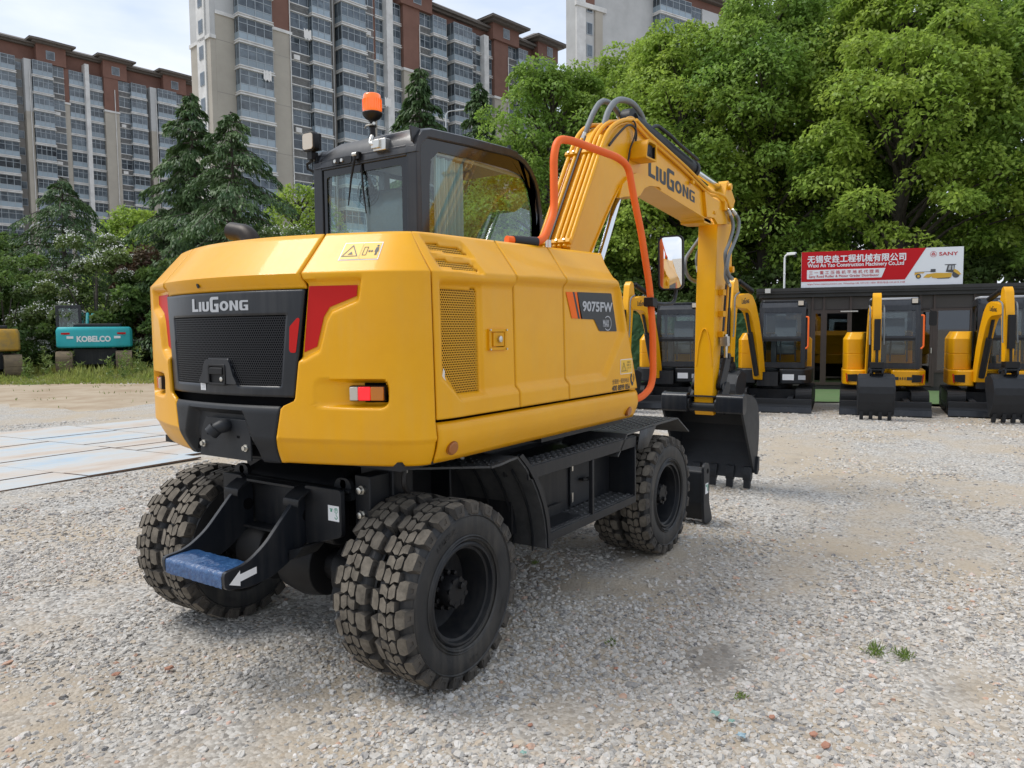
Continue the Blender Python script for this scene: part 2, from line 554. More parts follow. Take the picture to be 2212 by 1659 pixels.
sand = mixc(t, ramp(t, stain, [(.58, (0, 0, 0)), (.72, (.55, .55, .55))]), sand, (.15, .135, .115))
msk = ramp(t, big, [(.44, (0, 0, 0)), (.58, (1, 1, 1))])
msk2 = ramp(t, mid, [(.42, (.1, .1, .1)), (.62, (.8, .8, .8))])
col = mixc(t, mixc(t, .35, msk, msk2), stone, sand)
vd_ = t.nodes.new('ShaderNodeVectorMath'); vd_.operation = 'DISTANCE'; vd_.inputs[1].default_value = (.86, -1.88, 0); t.links.new(g, vd_.inputs[0])
ad = t.nodes.new('ShaderNodeMath'); ad.operation = 'ADD'; t.links.new(vd_.outputs['Value'], ad.inputs[0])
ms_ = t.nodes.new('ShaderNodeMath'); ms_.operation = 'MULTIPLY'; ms_.inputs[1].default_value = .55; t.links.new(noise(t, g, 7, 5, .7), ms_.inputs[0]); t.links.new(ms_.outputs[0], ad.inputs[1])
col = mixc(t, ramp(t, ad.outputs[0], [(.40, (.5, .5, .5)), (.62, (0, 0, 0))]), col, (.10, .10, .10))
t.links.new(col, p.inputs['Base Color'])
p.inputs['Roughness'].default_value = .92
p.inputs['Specular IOR Level'].default_value = .2
bp_ = t.nodes.new('ShaderNodeBump'); bp_.inputs['Strength'].default_value = .55; bp_.inputs['Distance'].default_value = .010; bp_.invert = True
t.links.new(vor.outputs['Distance'], bp_.inputs['Height'])
bp2 = t.nodes.new('ShaderNodeBump'); bp2.inputs['Strength'].default_value = .5; bp2.inputs['Distance'].default_value = .01
t.links.new(fine, bp2.inputs['Height']); t.links.new(bp_.outputs[0], bp2.inputs['Normal'])
t.links.new(bp2.outputs[0], p.inputs['Normal'])
def hill(x, y): return 0.012 * math.sin(x * 1.7 + .4) * math.cos(y * 1.3) + 0.01 * math.sin(x * .6 - y * .8)
# one sheet to the horizon: fine in the yard, coarse beyond
b = B()
xs = sorted(set([-400, -150, -60, -30, -15] + list(np.arange(-6, 16.1, .5)) + [20, 26, 34, 45, 60, 100, 200, 400]))
ys = sorted(set([-400, -150, -60, -30, -15] + list(np.arange(-8, 14.1, .5)) + [18, 22, 26, 32, 40, 60, 100, 200, 400]))
for y in ys:
    for x in xs:
        near = 1 if (-6 <= x <= 16 and -8 <= y <= 14) else 0
        flat = 1 - max(0, 1 - abs(math.hypot((x - 1.2) / 3.2, (y) / 2.2)))
        b.v.append((float(x), float(y), hill(x, y) * near * min(1, max(0, flat)) - .004))
nx = len(xs)
b.f = [(j * nx + i, j * nx + i + 1, (j + 1) * nx + i + 1, (j + 1) * nx + i) for j in range(len(ys) - 1) for i in range(nx - 1)]; b.m = [0] * len(b.f)
structure(b.make('ground', 'gravel_ground', fix=False))

# loose stones on the yard (uncountable): points instanced inside one object
rg = np.random.default_rng(5)
camx, camy = -2.754, -3.134
def blob_noise(x, y, seed, n=90, r0=.25, r1=.9):
    q = np.random.default_rng(seed); v = np.zeros_like(x)
    for _ in range(n):
        cx, cy, rr = q.uniform(-3, 12), q.uniform(-9, 8), q.uniform(r0, r1)
        v = np.maximum(v, np.exp(-(((x - cx) / (rr * 1.6)) ** 2 + ((y - cy) / rr) ** 2) * 1.2))
    return v
BARE = [(.95, -1.95, .30, .17), (2.0, -1.05, .8, .28), (1.6, -.85, .45, .28), (-.45, 1.7, .7, .45), (-.35, .65, .4, .25), (4.3, -2.2, 1.5, .4), (5.3, -1.4, 1.6, .45), (3.9, -2.9, 1.0, .35), (2.5, -1.9, .8, .28), (1.22, -2.93, .4, .22), (-.07, -1.55, .28, .16), (.3, -.75, .4, .22), (7.5, -.8, 2.2, .5), (6.8, -3.2, 1.6, .5), (9.5, -2.6, 2.0, .6)]
def bare(x, y):
    v = np.zeros_like(x)
    for cx, cy, rx, ry in BARE: v = np.maximum(v, np.exp(-(((x - cx) / (rx * 1.35)) ** 2 + ((y - cy) / (ry * 1.35)) ** 2) * 1.0))
    return v
pts, scl = [], []
for d0, d1, dens, sz in ((2.2, 4.6, 3700, .0094), (4.6, 7.0, 2200, .0104), (7.0, 10.5, 900, .0118), (10.5, 17, 260, .0135)):
    area = (d1 ** 2 - d0 ** 2) * .5 * 1.56
    n = int(area * dens)
    dd = np.sqrt(rg.uniform(d0 ** 2, d1 ** 2, n)); ang = rg.uniform(-.80, .80, n)
    x = camx + dd * np.cos(.5888 + ang); y = camy + dd * np.sin(.5888 + ang)
    bl = np.maximum(blob_noise(x, y, 11, 80), blob_noise(x * .42 + 2, y * .75, 19, 34))
    bl = np.maximum(bl, bare(x, y) * 1.05)
    keep = rg.uniform(0, 1, n) > np.clip(bl * 1.5 - .40, .10, .95)
    x, y = x[keep], y[keep]
    s = sz * np.exp(rg.normal(0, .32, len(x)))
    pts.append(np.stack([x, y, np.array([hill(a, c_) * min(1, max(0, 1 - max(0, 1 - abs(math.hypot((a - 1.2) / 3.2, c_ / 2.2))))) - .004 for a, c_ in zip(x, y)]) + s * .05], 1)); scl.append(s)
pts = np.concatenate(pts); scl = np.concatenate(scl)
onplate = (pts[:, 1] > 5.75) & (pts[:, 0] < 6.2) & (pts[:, 1] < 11.6)
pts, scl = pts[~onplate], scl[~onplate]
me = bpy.data.meshes.new('gravel_stones'); me.vertices.add(len(pts)); me.vertices.foreach_set('co', pts.reshape(-1))
at_ = me.attributes.new('size', 'FLOAT', 'POINT'); at_.data.foreach_set('value', scl)
gs = bpy.data.objects.new('gravel_stones', me); link(gs)
tag(gs, 'loose grey and white gravel stones covering the yard', 'gravel', kind='stuff')
m, t, p = nodes_mat('stone')
oi = t.nodes.new('ShaderNodeObjectInfo')
c_ = ramp(t, oi.outputs['Random'], [(0, (.14, .14, .15)), (.08, (.26, .255, .25)), (.27, (.385, .365, .335)), (.58, (.49, .47, .435)), (.82, (.60, .58, .55)), (.93, (.44, .36, .27)), (.97, (.55, .51, .45)), (.99, (.45, .22, .13)), (1, (.76, .75, .74))])
g = t.nodes.new('ShaderNodeNewGeometry').outputs['Position']
c_ = mixc(t, ramp(t, noise(t, g, 60, 3), [(.35, (0, 0, 0)), (.7, (.5, .5, .5))]), c_, (.50, .445, .37))
t.links.new(c_, p.inputs['Base Color']); p.inputs['Roughness'].default_value = .85; p.inputs['Specular IOR Level'].default_value = .25
me.materials.append(MATS['stone'])
ng = bpy.data.node_groups.new('scatter', 'GeometryNodeTree')
ng.interface.new_socket('Geometry', in_out='INPUT', socket_type='NodeSocketGeometry'); ng.interface.new_socket('Geometry', in_out='OUTPUT', socket_type='NodeSocketGeometry')
A = ng.nodes.new; LK = ng.links.new
gi = A('NodeGroupInput'); go = A('NodeGroupOutput'); iop = A('GeometryNodeInstanceOnPoints')
jn = A('GeometryNodeJoinGeometry')
for k in range(7):
    ico = A('GeometryNodeMeshIcoSphere'); ico.inputs['Subdivisions'].default_value = 2; ico.inputs['Radius'].default_value = 1.0
    sp = A('GeometryNodeSetPosition'); nzt = A('ShaderNodeTexNoise'); nzt.noise_dimensions = '4D'
    nzt.inputs['W'].default_value = k * 3.7; nzt.inputs['Scale'].default_value = .85; nzt.inputs['Detail'].default_value = 1.0
    sb = A('ShaderNodeVectorMath'); sb.operation = 'SUBTRACT'; sb.inputs[1].default_value = (.5, .5, .5)
    sc_ = A('ShaderNodeVectorMath'); sc_.operation = 'SCALE'; sc_.inputs['Scale'].default_value = 2.2
    LK(nzt.outputs['Color'], sb.inputs[0]); LK(sb.outputs[0], sc_.inputs[0]); LK(sc_.outputs[0], sp.inputs['Offset']); LK(ico.outputs[0], sp.inputs['Geometry'])
    tf = A('GeometryNodeTransform'); tf.inputs['Scale'].default_value = (1.15, .9, .58); LK(sp.outputs[0], tf.inputs[0])
    sm = A('GeometryNodeSetMaterial'); sm.inputs['Material'].default_value = MATS['stone']; LK(tf.outputs[0], sm.inputs[0])
    gti = A('GeometryNodeGeometryToInstance'); LK(sm.outputs[0], gti.inputs[0]); LK(gti.outputs[0], jn.inputs[0])
LK(gi.outputs[0], iop.inputs['Points']); LK(jn.outputs[0], iop.inputs['Instance']); iop.inputs['Pick Instance'].default_value = True
ri = A('FunctionNodeRandomValue'); ri.data_type = 'INT'
[s for s in ri.inputs if s.name == 'Min' and s.type == 'INT'][0].default_value = 0; [s for s in ri.inputs if s.name == 'Max' and s.type == 'INT'][0].default_value = 6
LK([s for s in ri.outputs if s.type == 'INT'][0], iop.inputs['Instance Index'])
rr_ = A('FunctionNodeRandomValue'); rr_.data_type = 'FLOAT_VECTOR'; rr_.inputs['Min'].default_value = (-.45, -.45, 0); rr_.inputs['Max'].default_value = (.45, .45, 6.28)
LK(rr_.outputs[0], iop.inputs['Rotation'])
na = A('GeometryNodeInputNamedAttribute'); na.data_type = 'FLOAT'; na.inputs['Name'].default_value = 'size'
LK(na.outputs[0], iop.inputs['Scale']); LK(iop.outputs[0], go.inputs[0])
md = gs.modifiers.new('scatter', 'NODES'); md.node_group = ng

# bleached steel plates laid as a road on the left
m, t, p = nodes_mat('steel_plate')
g = t.nodes.new('ShaderNodeNewGeometry').outputs['Position']
mp_ = t.nodes.new('ShaderNodeMapping'); mp_.inputs['Scale'].default_value = (.5, 1.6, 1); mp_.inputs['Rotation'].default_value = (0, 0, 1.5); t.links.new(g, mp_.inputs['Vector'])
oi = t.nodes.new('ShaderNodeObjectInfo')
c1 = ramp(t, noise(t, mp_.outputs[0], .9, 6, .65), [(.30, (.42, .31, .23)), (.44, (.50, .44, .38)), (.56, (.46, .49, .50)), (.70, (.33, .44, .53))])
c2 = ramp(t, noise(t, g, 9, 5, .7), [(.45, (0, 0, 0)), (.75, (.6, .6, .6))])
t.links.new(mixc(t, c2, c1, (.50, .44, .37)), p.inputs['Base Color']); p.inputs['Roughness'].default_value = .6
mat('rust', (.12, .075, .05), rough=.9, col2=(.2, .13, .09), vscale=8)
SA = lambda y: 1.66 - .15 * (y - 6.2)
SB = lambda y: 3.21 - .107 * (y - 6.1)
SCm = lambda y: 4.40 - .07 * (y - 6)
SDm = lambda y: 5.85 - .07 * (y - 6)
S0 = lambda y: -.25 - .15 * (y - 6.2)
plates = [(S0, SA, 5.78, 6.38, 'leftmost narrow steel road plate along the near edge of the plate road'), (S0, SA, 6.42, 8.2, 'large steel road plate behind the leftmost narrow plate at the picture edge'),
          (SA, SB, 5.84, 6.27, 'narrow pale steel road plate with dark rusty near edge beside the gravel'), (SA, SB, 6.30, 7.72, 'broad pinkish steel road plate behind the narrow near plate'),
          (SA, SB, 7.76, 9.20, 'middle bluish steel road plate cut by the left picture edge'), (SA, SB, 9.24, 10.6, 'far left steel road plate cut by the left picture edge'),
          (SB, SCm, 6.25, 7.20, 'steel road plate reaching under the tail of the big excavator'), (SB, SCm, 7.24, 7.66, 'first thin strip of steel road plate left of the yellow tail'), (SB, SCm, 7.70, 8.06, 'second thin strip of steel road plate left of the yellow tail'), (SB, SCm, 8.10, 8.42, 'third thin strip of steel road plate left of the yellow tail'),
          (SB, SCm, 8.46, 9.70, 'brownish steel road plate in the middle of the plate road'), (SB, SCm, 9.74, 11.15, 'light blue steel road plate at the far edge of the plate road'),
          (SCm, SDm, 8.3, 9.75, 'steel road plate just behind the left lamp of the yellow tail'), (SCm, SDm, 9.79, 10.9, 'farthest steel road plate touching the yellow tail')]
for k, (l, r, y0, y1, lab) in enumerate(plates):
    b = B(); e = .012; z0, z1 = .006, .022 + .003 * (k % 3)
    tl = -.06 if k > 5 else .03
    q = [(l(y0) + e, y0), (r(y0) - e, y0 + tl * (r(y0) - l(y0))), (r(y1) - e, y1 + tl * (r(y1) - l(y1))), (l(y1) + e, y1)]
    b.mi = 0; b.add([(x, y, z1) for x, y in q], [(0, 1, 2, 3)]); b.mi = 1
    b.add([(x, y, z) for z in (z0, z1) for x, y in q], [(i, (i + 1) % 4, 4 + (i + 1) % 4, 4 + i) for i in range(4)])
    tag(b.make('steel_plate', ['steel_plate', 'rust'], smooth=0), lab, 'steel plate', 'steel plates of the temporary road')
# ================================================================ apartment towers
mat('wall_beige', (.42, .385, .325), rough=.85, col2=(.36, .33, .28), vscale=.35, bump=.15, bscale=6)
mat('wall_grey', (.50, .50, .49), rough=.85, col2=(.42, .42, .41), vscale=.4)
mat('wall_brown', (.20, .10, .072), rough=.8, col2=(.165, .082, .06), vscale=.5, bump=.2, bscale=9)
mat('wall_dark', (.27, .255, .235), rough=.85, var=.2, vscale=.6)  # darker grey-beige for cores, recessed walls, room walls and joints
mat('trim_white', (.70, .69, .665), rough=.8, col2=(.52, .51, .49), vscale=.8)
mat('roof_tile', (.115, .10, .09), rough=.8, col2=(.16, .14, .12), vscale=2.0, bump=.5, bscale=5)
mat('win_frame', (.33, .37, .40), rough=.5)
mat('louver', (.30, .30, .295), rough=.6, var=.3, vscale=3)
mat('tower_glass', (.035, .046, .058), rough=.06, spec=.7, objvar=.5, col2=(.12, .15, .175), vscale=.9)
mat('rail_glass', (.24, .30, .345), rough=.12, spec=.8, objvar=.25, col2=(.26, .32, .36), vscale=.8)
mat('cloth_white', (.75, .73, .70), rough=.9); mat('cloth_teal', (.25, .42, .45), rough=.9); mat('cloth_red', (.45, .12, .1), rough=.9)
class Tower:
    def __init__(s, label, A, U, floors, zbrown, fh=2.9, first=3):
        s.root = empty('apartment_tower', (A[0], A[1], 0), math.atan2(U[1], U[0]), label, 'building', 'apartment towers behind the trees')
        s.fl, s.zb, s.fh, s.first = floors, zbrown, fh, first
        s.H = floors * fh
    # local axes: x along the facade, -y outwards, z up
    def part(s, name, m, fn, parent=None, bevel=0):
        b = B(); fn(b); return b.make(name, m, parent or s.root, smooth=0, bevel=bevel)
    def wall(s, u0, u1, w=0.0, d=.6, z0=0, z1=None, m=None, split=True, name='wall'):
        z1 = z1 or s.H
        if m: s.part(name, m, lambda b: b.box(u0, u1, -w, d, z0, z1)); return
        s.part(name, 'wall_beige', lambda b: b.box(u0, u1, -w, d, z0, s.zb)); s.part(name, 'wall_brown', lambda b: b.box(u0, u1, -w, d, s.zb + .35, z1))
        s.part('cornice', 'trim_white', lambda b: b.box(u0 - .12, u1 + .12, -w - .14, d, s.zb, s.zb + .35))
    def grooves(s, u0, u1, w):
        pass
    def column(s, u0, u1, w, cols, kind='bay', sides=True, zmax=None):
        """one glazed column: window on every floor, with pane, rail panel and sill"""
        fh = s.fh
        base = None
        W = u1 - u0
        for k in range(s.first, s.fl if zmax is None else int(zmax / fh)):
            z = k * fh
            if base is None:
                f = B(); t = .07
                zb, zt_, zm = .42, fh - .02, 1.22
                for i in range(cols + 1):
                    x = W * i / cols
                    f.box(max(0, x - t / 2), min(W, x + t / 2), -.06, .06, zb, zt_)
                for zz in (zb, zm, 2.22, zt_ - .07):
                    for i in range(cols):
                        f.box(W * i / cols + t / 2, W * (i + 1) / cols - t / 2, -.05, .05, zz, zz + .07)
                if sides and w > .4:
                    f.box(0, .05, .06, w, zb, zb + .06); f.box(W - .05, W, .06, w, zb, zb + .06)
                    for yy in (w * .5,): f.box(0, .06, yy - .03, yy + .03, zb, zt_); f.box(W - .06, W, yy - .03, yy + .03, zb, zt_)
                wo = f.make('window', 'win_frame', s.root, smooth=0)
                g = B(); g.box(.04, W - .04, -.01, .02, zm + .03, zt_)
                if sides and w > .4: g.box(.015, .04, .021, w, zm + .03, zt_); g.box(W - .04, W - .015, .021, w, zm + .03, zt_)
                g.make('pane', 'tower_glass', wo, smooth=0)
                g = B(); g.box(.04, W - .04, -.02, .02, zb, zm + .02)
                if sides and w > .4: g.box(.012, .04, .021, w, zb, zm + .02); g.box(W - .04, W - .012, .021, w, zb, zm + .02)
                g.make('rail_panel', 'rail_glass', wo, smooth=0)
                g = B(); g.box(-.12, W + .12, -.24, max(w, .1), .0, .14); g.box(-.04, W + .04, -.09, max(w, .1), .14, .30); g.box(-.10, W + .10, -.2, max(w, .1), .30, .42); g.make('sill', 'trim_white', wo, smooth=0)
                wo.location = (u0, -w, z); base = wo
            else:
                o = copy_tree(base, s.root); o.location = (u0, -w, z)
        s.part('room_wall', 'wall_dark', lambda b: b.box(u0, u1, .3, .7, 0, s.H))
    def acs(s, u0, u1, w):
        """air-conditioner ledge with louvres and a small window on every floor"""
        base = None; W = u1 - u0; fh = s.fh
        for k in range(s.first, s.fl):
            z = k * fh
            if base is None:
                f = B()
                for i in range(3): f.box(W * i / 2 - (.05 if i else 0), W * i / 2 + (.05 if i < 2 else 0), -.05, .05, 1.05, fh - .05)
                f.box(.05, W - .05, -.04, .04, 1.05, 1.12); f.box(.05, W - .05, -.04, .04, fh - .12, fh - .05); f.box(.05, W - .05, -.04, .04, 2.1, 2.16)
                wo = f.make('window', 'win_frame', s.root, smooth=0)
                g = B(); g.box(.03, W - .03, .0, .02, 1.1, fh - .08); g.make('pane', 'tower_glass', wo, smooth=0)
                g = B()
                for i in range(7): g.box(0, W, -.12, -.08, .12 + i * .12, .17 + i * .12)
                for xx in (0, W * .33, W * .66, W - .05): g.box(xx, xx + .05, -.08, -.04, .1, .92)
                g.make('louver', 'louver', wo, smooth=0)
                g = B(); g.box(-.04, W + .04, -.18, .3, .94, 1.04); g.box(-.04, W + .04, -.18, .3, -.02, .08); g.make('sill', 'trim_white', wo, smooth=0)
                wo.location = (u0, -w, z); base = wo
            else:
                o = copy_tree(base, s.root); o.location = (u0, -w, z)
        for k in range(s.first, s.fl):
            if (k * 7 + int(u0)) % 3 == 0: s.part('air_conditioner', 'trim_white', lambda b: b.box(u0 + .25, u0 + 1.05, -w - .35, -w - .14, k * s.fh + .10, k * s.fh + .66))
        s.part('room_wall', 'wall_dark', lambda b: b.box(u0, u1, .25 - w * .5, .7, 0, s.H))
    def hip_roof(s, u0, u1, y0, y1, z, ov=1.0, h=1.6):
        def fn(b):
            b.box(u0 - ov, u1 + ov, y0 - ov, y1 + ov, z, z + .28)
            b.box(u0 - ov * .55, u1 + ov * .55, y0 - ov * .55, y1 + ov * .55, z - .3, z)
            a, c, e, f = u0 - ov * 1.05, u1 + ov * 1.05, y0 - ov * 1.05, y1 + ov * 1.05
            q = min((c - a), (f - e)) * .42
            b.add([(a, e, z + .285), (c, e, z + .285), (c, f, z + .285), (a, f, z + .285), (a + q, (e + f) / 2, z + h), (c - q, (e + f) / 2, z + h)], [(0, 1, 5, 4), (1, 2, 5), (2, 3, 4, 5), (3, 0, 4), (3, 2, 1, 0)])
        s.part('roof', 'roof_tile', fn)
    def downpipe(s, u, w):
        s.part('downpipe', 'trim_white', lambda b: b.cyl((u, -w - .1, 4), (u, -w - .1, s.H - 2), .07, 6))

def lab_floor_lines(T, u0, u1, w, n, m='trim_white'):
    for k in range(n): T.part('joint', 'wall_dark', lambda b: b.box(u0, u1, -w - .006, -w + .05, (k + 4) * 2 * 2.9, (k + 4) * 2 * 2.9 + .05))

# ---- the tower in the middle
T = Tower('tall beige and brown apartment tower rising behind the cab', (48.97, 73.84), (.985, -.172), 16, 37.6)
T.part('core', 'wall_dark', lambda b: b.box(2.3, 62, .65, 4.6, 0, T.H))
T.part('gable_wall', 'wall_grey', lambda b: b.box(2.0, 2.6, -.5, 4.6, 35.2, T.H + 3)); T.part('gable_wall', 'wall_beige', lambda b: b.box(2.0, 2.6, -.5, 4.6, 0, 34.8)); T.part('cornice', 'trim_white', lambda b: b.box(1.85, 2.6, -.65, 4.7, 34.8, 35.2))
T.part('pilaster', 'trim_white', lambda b: b.box(1.85, 2.0, .55, 2.6, 0, T.H))
for k in range(3, 16):
    f = B(); f.box(1.78, 1.845, .95, 1.95, k * 2.9 + .9, k * 2.9 + 2.4); o = f.make('window', 'win_frame', T.root, smooth=0)
    g = B(); g.box(1.76, 1.775, 1.03, 1.87, k * 2.9 + .98, k * 2.9 + 2.32); g.make('pane', 'tower_glass', o, smooth=0)
T.part('wall', 'wall_beige', lambda b: b.box(2.61, 4.9, -.5, .6, 0, 37.6)); T.part('wall', 'wall_grey', lambda b: b.box(2.61, 4.9, -.5, .6, 38, T.H + 3)); T.part('cornice', 'trim_white', lambda b: b.box(2.61, 4.9, -.65, .6, 37.6, 38))
lab_floor_lines(T, 2.65, 4.85, .5, 4)
T.column(4.9, 9.1, 1.5, 4)
T.wall(9.25, 11.9, .9); lab_floor_lines(T, 9.3, 11.85, .9, 3); T.downpipe(11.75, .9)
T.acs(12.0, 14.5, .6)
T.column(14.7, 17.3, 1.2, 3)
T.wall(17.4, 18.7, .1, m='wall_dark'); T.downpipe(18.2, .3)
T.column(18.8, 22.5, 1.5, 4)
T.acs(22.7, 24.3, .6)
T.wall(24.3, 24.9, .3)
T.column(24.9, 26.1, .3, 2, sides=False)
T.part('fin', 'trim_white', lambda b: b.box(26.15, 27.2, -1.2, .6, 0, T.H))
T.column(27.3, 29.1, .3, 2, sides=False)
T.wall(29.2, 32.1, .9); lab_floor_lines(T, 29.25, 32.05, .9, 3); T.downpipe(32.0, .9)
T.acs(32.2, 34.2, .6)
T.column(34.3, 36.8, 1.2, 3)
T.wall(36.9, 37.9, .1, m='wall_beige')
T.column(38.0, 41.6, 1.5, 4)
T.acs(41.8, 43.2, .6)
T.column(43.4, 44.4, .3, 1, sides=False)
T.part('fin', 'trim_white', lambda b: b.box(44.45, 45.4, -1.2, .6, 0, T.H))
T.column(45.5, 46.8, .3, 2, sides=False)
T.wall(46.9, 50.0, .9); T.downpipe(49.9, .9)
T.acs(50.1, 52.0, .6)
T.column(52.1, 54.2, 1.2, 2)
T.wall(54.3, 57.0, .1, m='wall_beige'); T.column(57.1, 61.0, 1.2, 3)
for u0, u1, y0 in ((2.1, 5, -.4), (8.6, 14.6, -1.2), (28.6, 34.2, -1.2), (46.4, 52.2, -1.2), (57, 62, -1)):
    T.part('attic', 'wall_brown', lambda b: b.box(u0, u1, y0, 4.5, T.H, T.H + 2.7)); T.hip_roof(u0, u1, y0, 4.5, T.H + 2.7, 1.3, 2.2)
    f = B(); f.box(u0 + 2.2, u0 + 3.6, y0 - .06, y0 - .005, T.H + .6, T.H + 2.1); o = f.make('window', 'win_frame', T.root, smooth=0)
    g = B(); g.box(u0 + 2.28, u0 + 3.52, y0 - .08, y0 - .065, T.H + .7, T.H + 2.0); g.make('pane', 'tower_glass', o, smooth=0)
T.part('attic', 'wall_brown', lambda b: b.box(5, 57, .4, 4.5, T.H, T.H + 1.6)); T.hip_roof(5, 57, .4, 4.5, T.H + 1.6, 1.1, 2.2)
for u, z, m_ in ((25.2, 33.0, 'cloth_white'), (28.0, 32.2, 'cloth_teal'), (7.7, 32.4, 'cloth_white'), (13.2, 38.6, 'cloth_white')):
    b = B(); n_ = 8
    b.add([(u + .14 * i, -1.75 - .06 * math.sin(i * 2.1), z - (1.1 if j else 0) - .12 * (i % 3)) for j in (0, 1) for i in range(n_)], [(i, i + 1, n_ + i + 1, n_ + i) for i in range(n_ - 1)]); b.make('laundry', m_, T.root, smooth=60)

# ---- the tower on the left
T = Tower('long apartment block with brown hipped roofs at the left edge', (58.18, 141.98), (.991, -.135), 17, 43.0, first=5)
T.part('core', 'wall_dark', lambda b: b.box(-14, 40, .65, 12, 0, T.H))
T.column(-3.2, 2.1, 1.2, 5); T.wall(2.2, 3.4, .1, m='wall_dark')
for k in range(5, 17):
    f = B(); f.box(2.35, 3.3, -.18, -.12, k * 2.9 + 1.0, k * 2.9 + 2.3); o = f.make('window', 'win_frame', T.root, smooth=0)
    g = B(); g.box(2.42, 3.22, -.20, -.185, k * 2.9 + 1.08, k * 2.9 + 2.22); g.make('pane', 'tower_glass', o, smooth=0)
T.part('wall', 'wall_grey', lambda b: b.box(3.45, 4.55, -1.2, .6, 40.4, T.H)); T.part('wall', 'wall_beige', lambda b: b.box(3.45, 4.55, -1.2, .6, 0, 40.4)); T.downpipe(4.2, 1.2)
T.column(4.65, 7.75, 1.5, 4); T.acs(7.85, 9.8, .6); T.wall(9.85, 10.65, .5)
T.column(10.75, 13.2, .3, 3, sides=False)
T.part('fin', 'trim_white', lambda b: b.box(13.2, 13.9, -1.1, .6, 0, T.H + 1.5))
T.column(13.95, 16.4, .3, 3, sides=False)
T.wall(16.5, 19.0, .9); T.downpipe(18.3, .9); T.acs(19.1, 21.1, .6); T.column(21.2, 24.0, 1.2, 3); T.wall(24.0, 24.7, .1, m='wall_dark')
T.part('wall', 'wall_grey', lambda b: b.box(24.75, 26.0, -1.2, .6, 41, T.H)); T.part('wall', 'wall_beige', lambda b: b.box(24.75, 26.0, -1.2, .6, 0, 41)); T.downpipe(25.8, 1.2)
T.column(26.1, 29.7, 1.5, 4); T.acs(29.8, 31.3, .6); T.wall(31.4, 32.2, .5); T.column(32.3, 35, .3, 3, sides=False); T.wall(35.1, 40, .5)
T.part('attic', 'wall_brown', lambda b: b.box(-14, 40, .4, 9, T.H, T.H + 2.9)); T.hip_roof(-14, 40, .4, 9, T.H + 2.9, 1.3, 2.4)
for u0, u1 in ((-12, -6), (5.5, 10.2), (16.4, 20.6), (27.5, 32.0)):
    T.part('attic', 'wall_brown', lambda b: b.box(u0, u1, -1.0, 3, T.H, T.H + 3.4)); T.hip_roof(u0, u1, -1.0, 7, T.H + 3.4, 1.3, 2.2)
    f = B(); f.box(u0 + 1.5, u0 + 2.9, -1.06, -1.005, T.H + .7, T.H + 2.2); o = f.make('window', 'win_frame', T.root, smooth=0)
    g = B(); g.box(u0 + 1.58, u0 + 2.82, -1.08, -1.065, T.H + .78, T.H + 2.12); g.make('pane', 'tower_glass', o, smooth=0)

# ---- the tower behind the big trees
T = Tower('pale apartment tower peeking over the tree tops behind the boom', (88.11, 46.71), (.926, -.377), 17, 60, first=12)
T.part('core', 'wall_grey', lambda b: b.box(0, 36, .0, 2.2, 0, T.H))
T.part('pilaster', 'trim_white', lambda b: b.box(-.15, 1.4, -.25, .0, 0, T.H)); T.part('pilaster', 'wall_beige', lambda b: b.box(3.1, 4.4, -.25, 0, 0, T.H - 4)); T.part('wall', 'wall_brown', lambda b: b.box(1.45, 3.05, -.15, 0, T.H - 4, T.H)); T.part('cornice', 'trim_white', lambda b: b.box(-.3, 5.0, -.4, 0, T.H - 4.6, T.H - 4))
for k in (13, 14, 15, 16):
    f = B(); f.box(1.75, 2.75, -.09, -.002, k * 2.9 + .8, k * 2.9 + 2.4); o = f.make('window', 'win_frame', T.root, smooth=0)
    g = B(); g.box(1.85, 2.65, -.11, -.095, k * 2.9 + .9, k * 2.9 + 2.3); g.make('pane', 'tower_glass', o, smooth=0)
T.column(14.1, 20.5, 1.4, 5); T.column(20.7, 23.4, .6, 2); T.wall(23.5, 28.6, .8, m='wall_grey'); T.column(28.9, 33, 1.4, 3); T.part('wall', 'wall_brown', lambda b: b.box(33.1, 36, -.8, 0, 30, T.H))
T.part('attic', 'wall_brown', lambda b: b.box(0, 36, .2, 2.2, T.H, T.H + 2)); T.hip_roof(0, 36, .2, 2.2, T.H + 2, 1.4, 2.2)

# ================================================================ trees and shrubs
def leaf_mat(name, c1, c2, scale=.7, trans=.35):
    m, t, p = nodes_mat(name)
    g = t.nodes.new('ShaderNodeNewGeometry').outputs['Position']
    c = mixc(t, ramp(t, noise(t, g, scale, 4, .6), [(.36, (0, 0, 0)), (.64, (1, 1, 1))]), c1, c2)
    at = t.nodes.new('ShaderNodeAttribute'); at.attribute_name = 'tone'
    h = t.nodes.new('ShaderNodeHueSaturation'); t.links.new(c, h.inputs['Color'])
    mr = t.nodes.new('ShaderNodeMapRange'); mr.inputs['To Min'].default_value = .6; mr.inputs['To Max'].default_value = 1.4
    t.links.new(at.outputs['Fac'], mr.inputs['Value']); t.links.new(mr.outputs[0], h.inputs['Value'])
    t.links.new(h.outputs[0], p.inputs['Base Color'])
    p.inputs['Roughness'].default_value = .5; p.inputs['Specular IOR Level'].default_value = .3
    tr = t.nodes.new('ShaderNodeBsdfTranslucent'); t.links.new(h.outputs[0], tr.inputs['Color'])
    ms = t.nodes.new('ShaderNodeMixShader'); ms.inputs[0].default_value = trans
    o = t.nodes['Material Output']
    t.links.new(p.outputs[0], ms.inputs[1]); t.links.new(tr.outputs[0], ms.inputs[2]); t.links.new(ms.outputs[0], o.inputs['Surface'])
leaf_mat('leaf_fresh', (.235, .355, .055), (.345, .45, .075), .55, .52)
leaf_mat('leaf_mid', (.175, .30, .055), (.27, .385, .07), .5, .5)
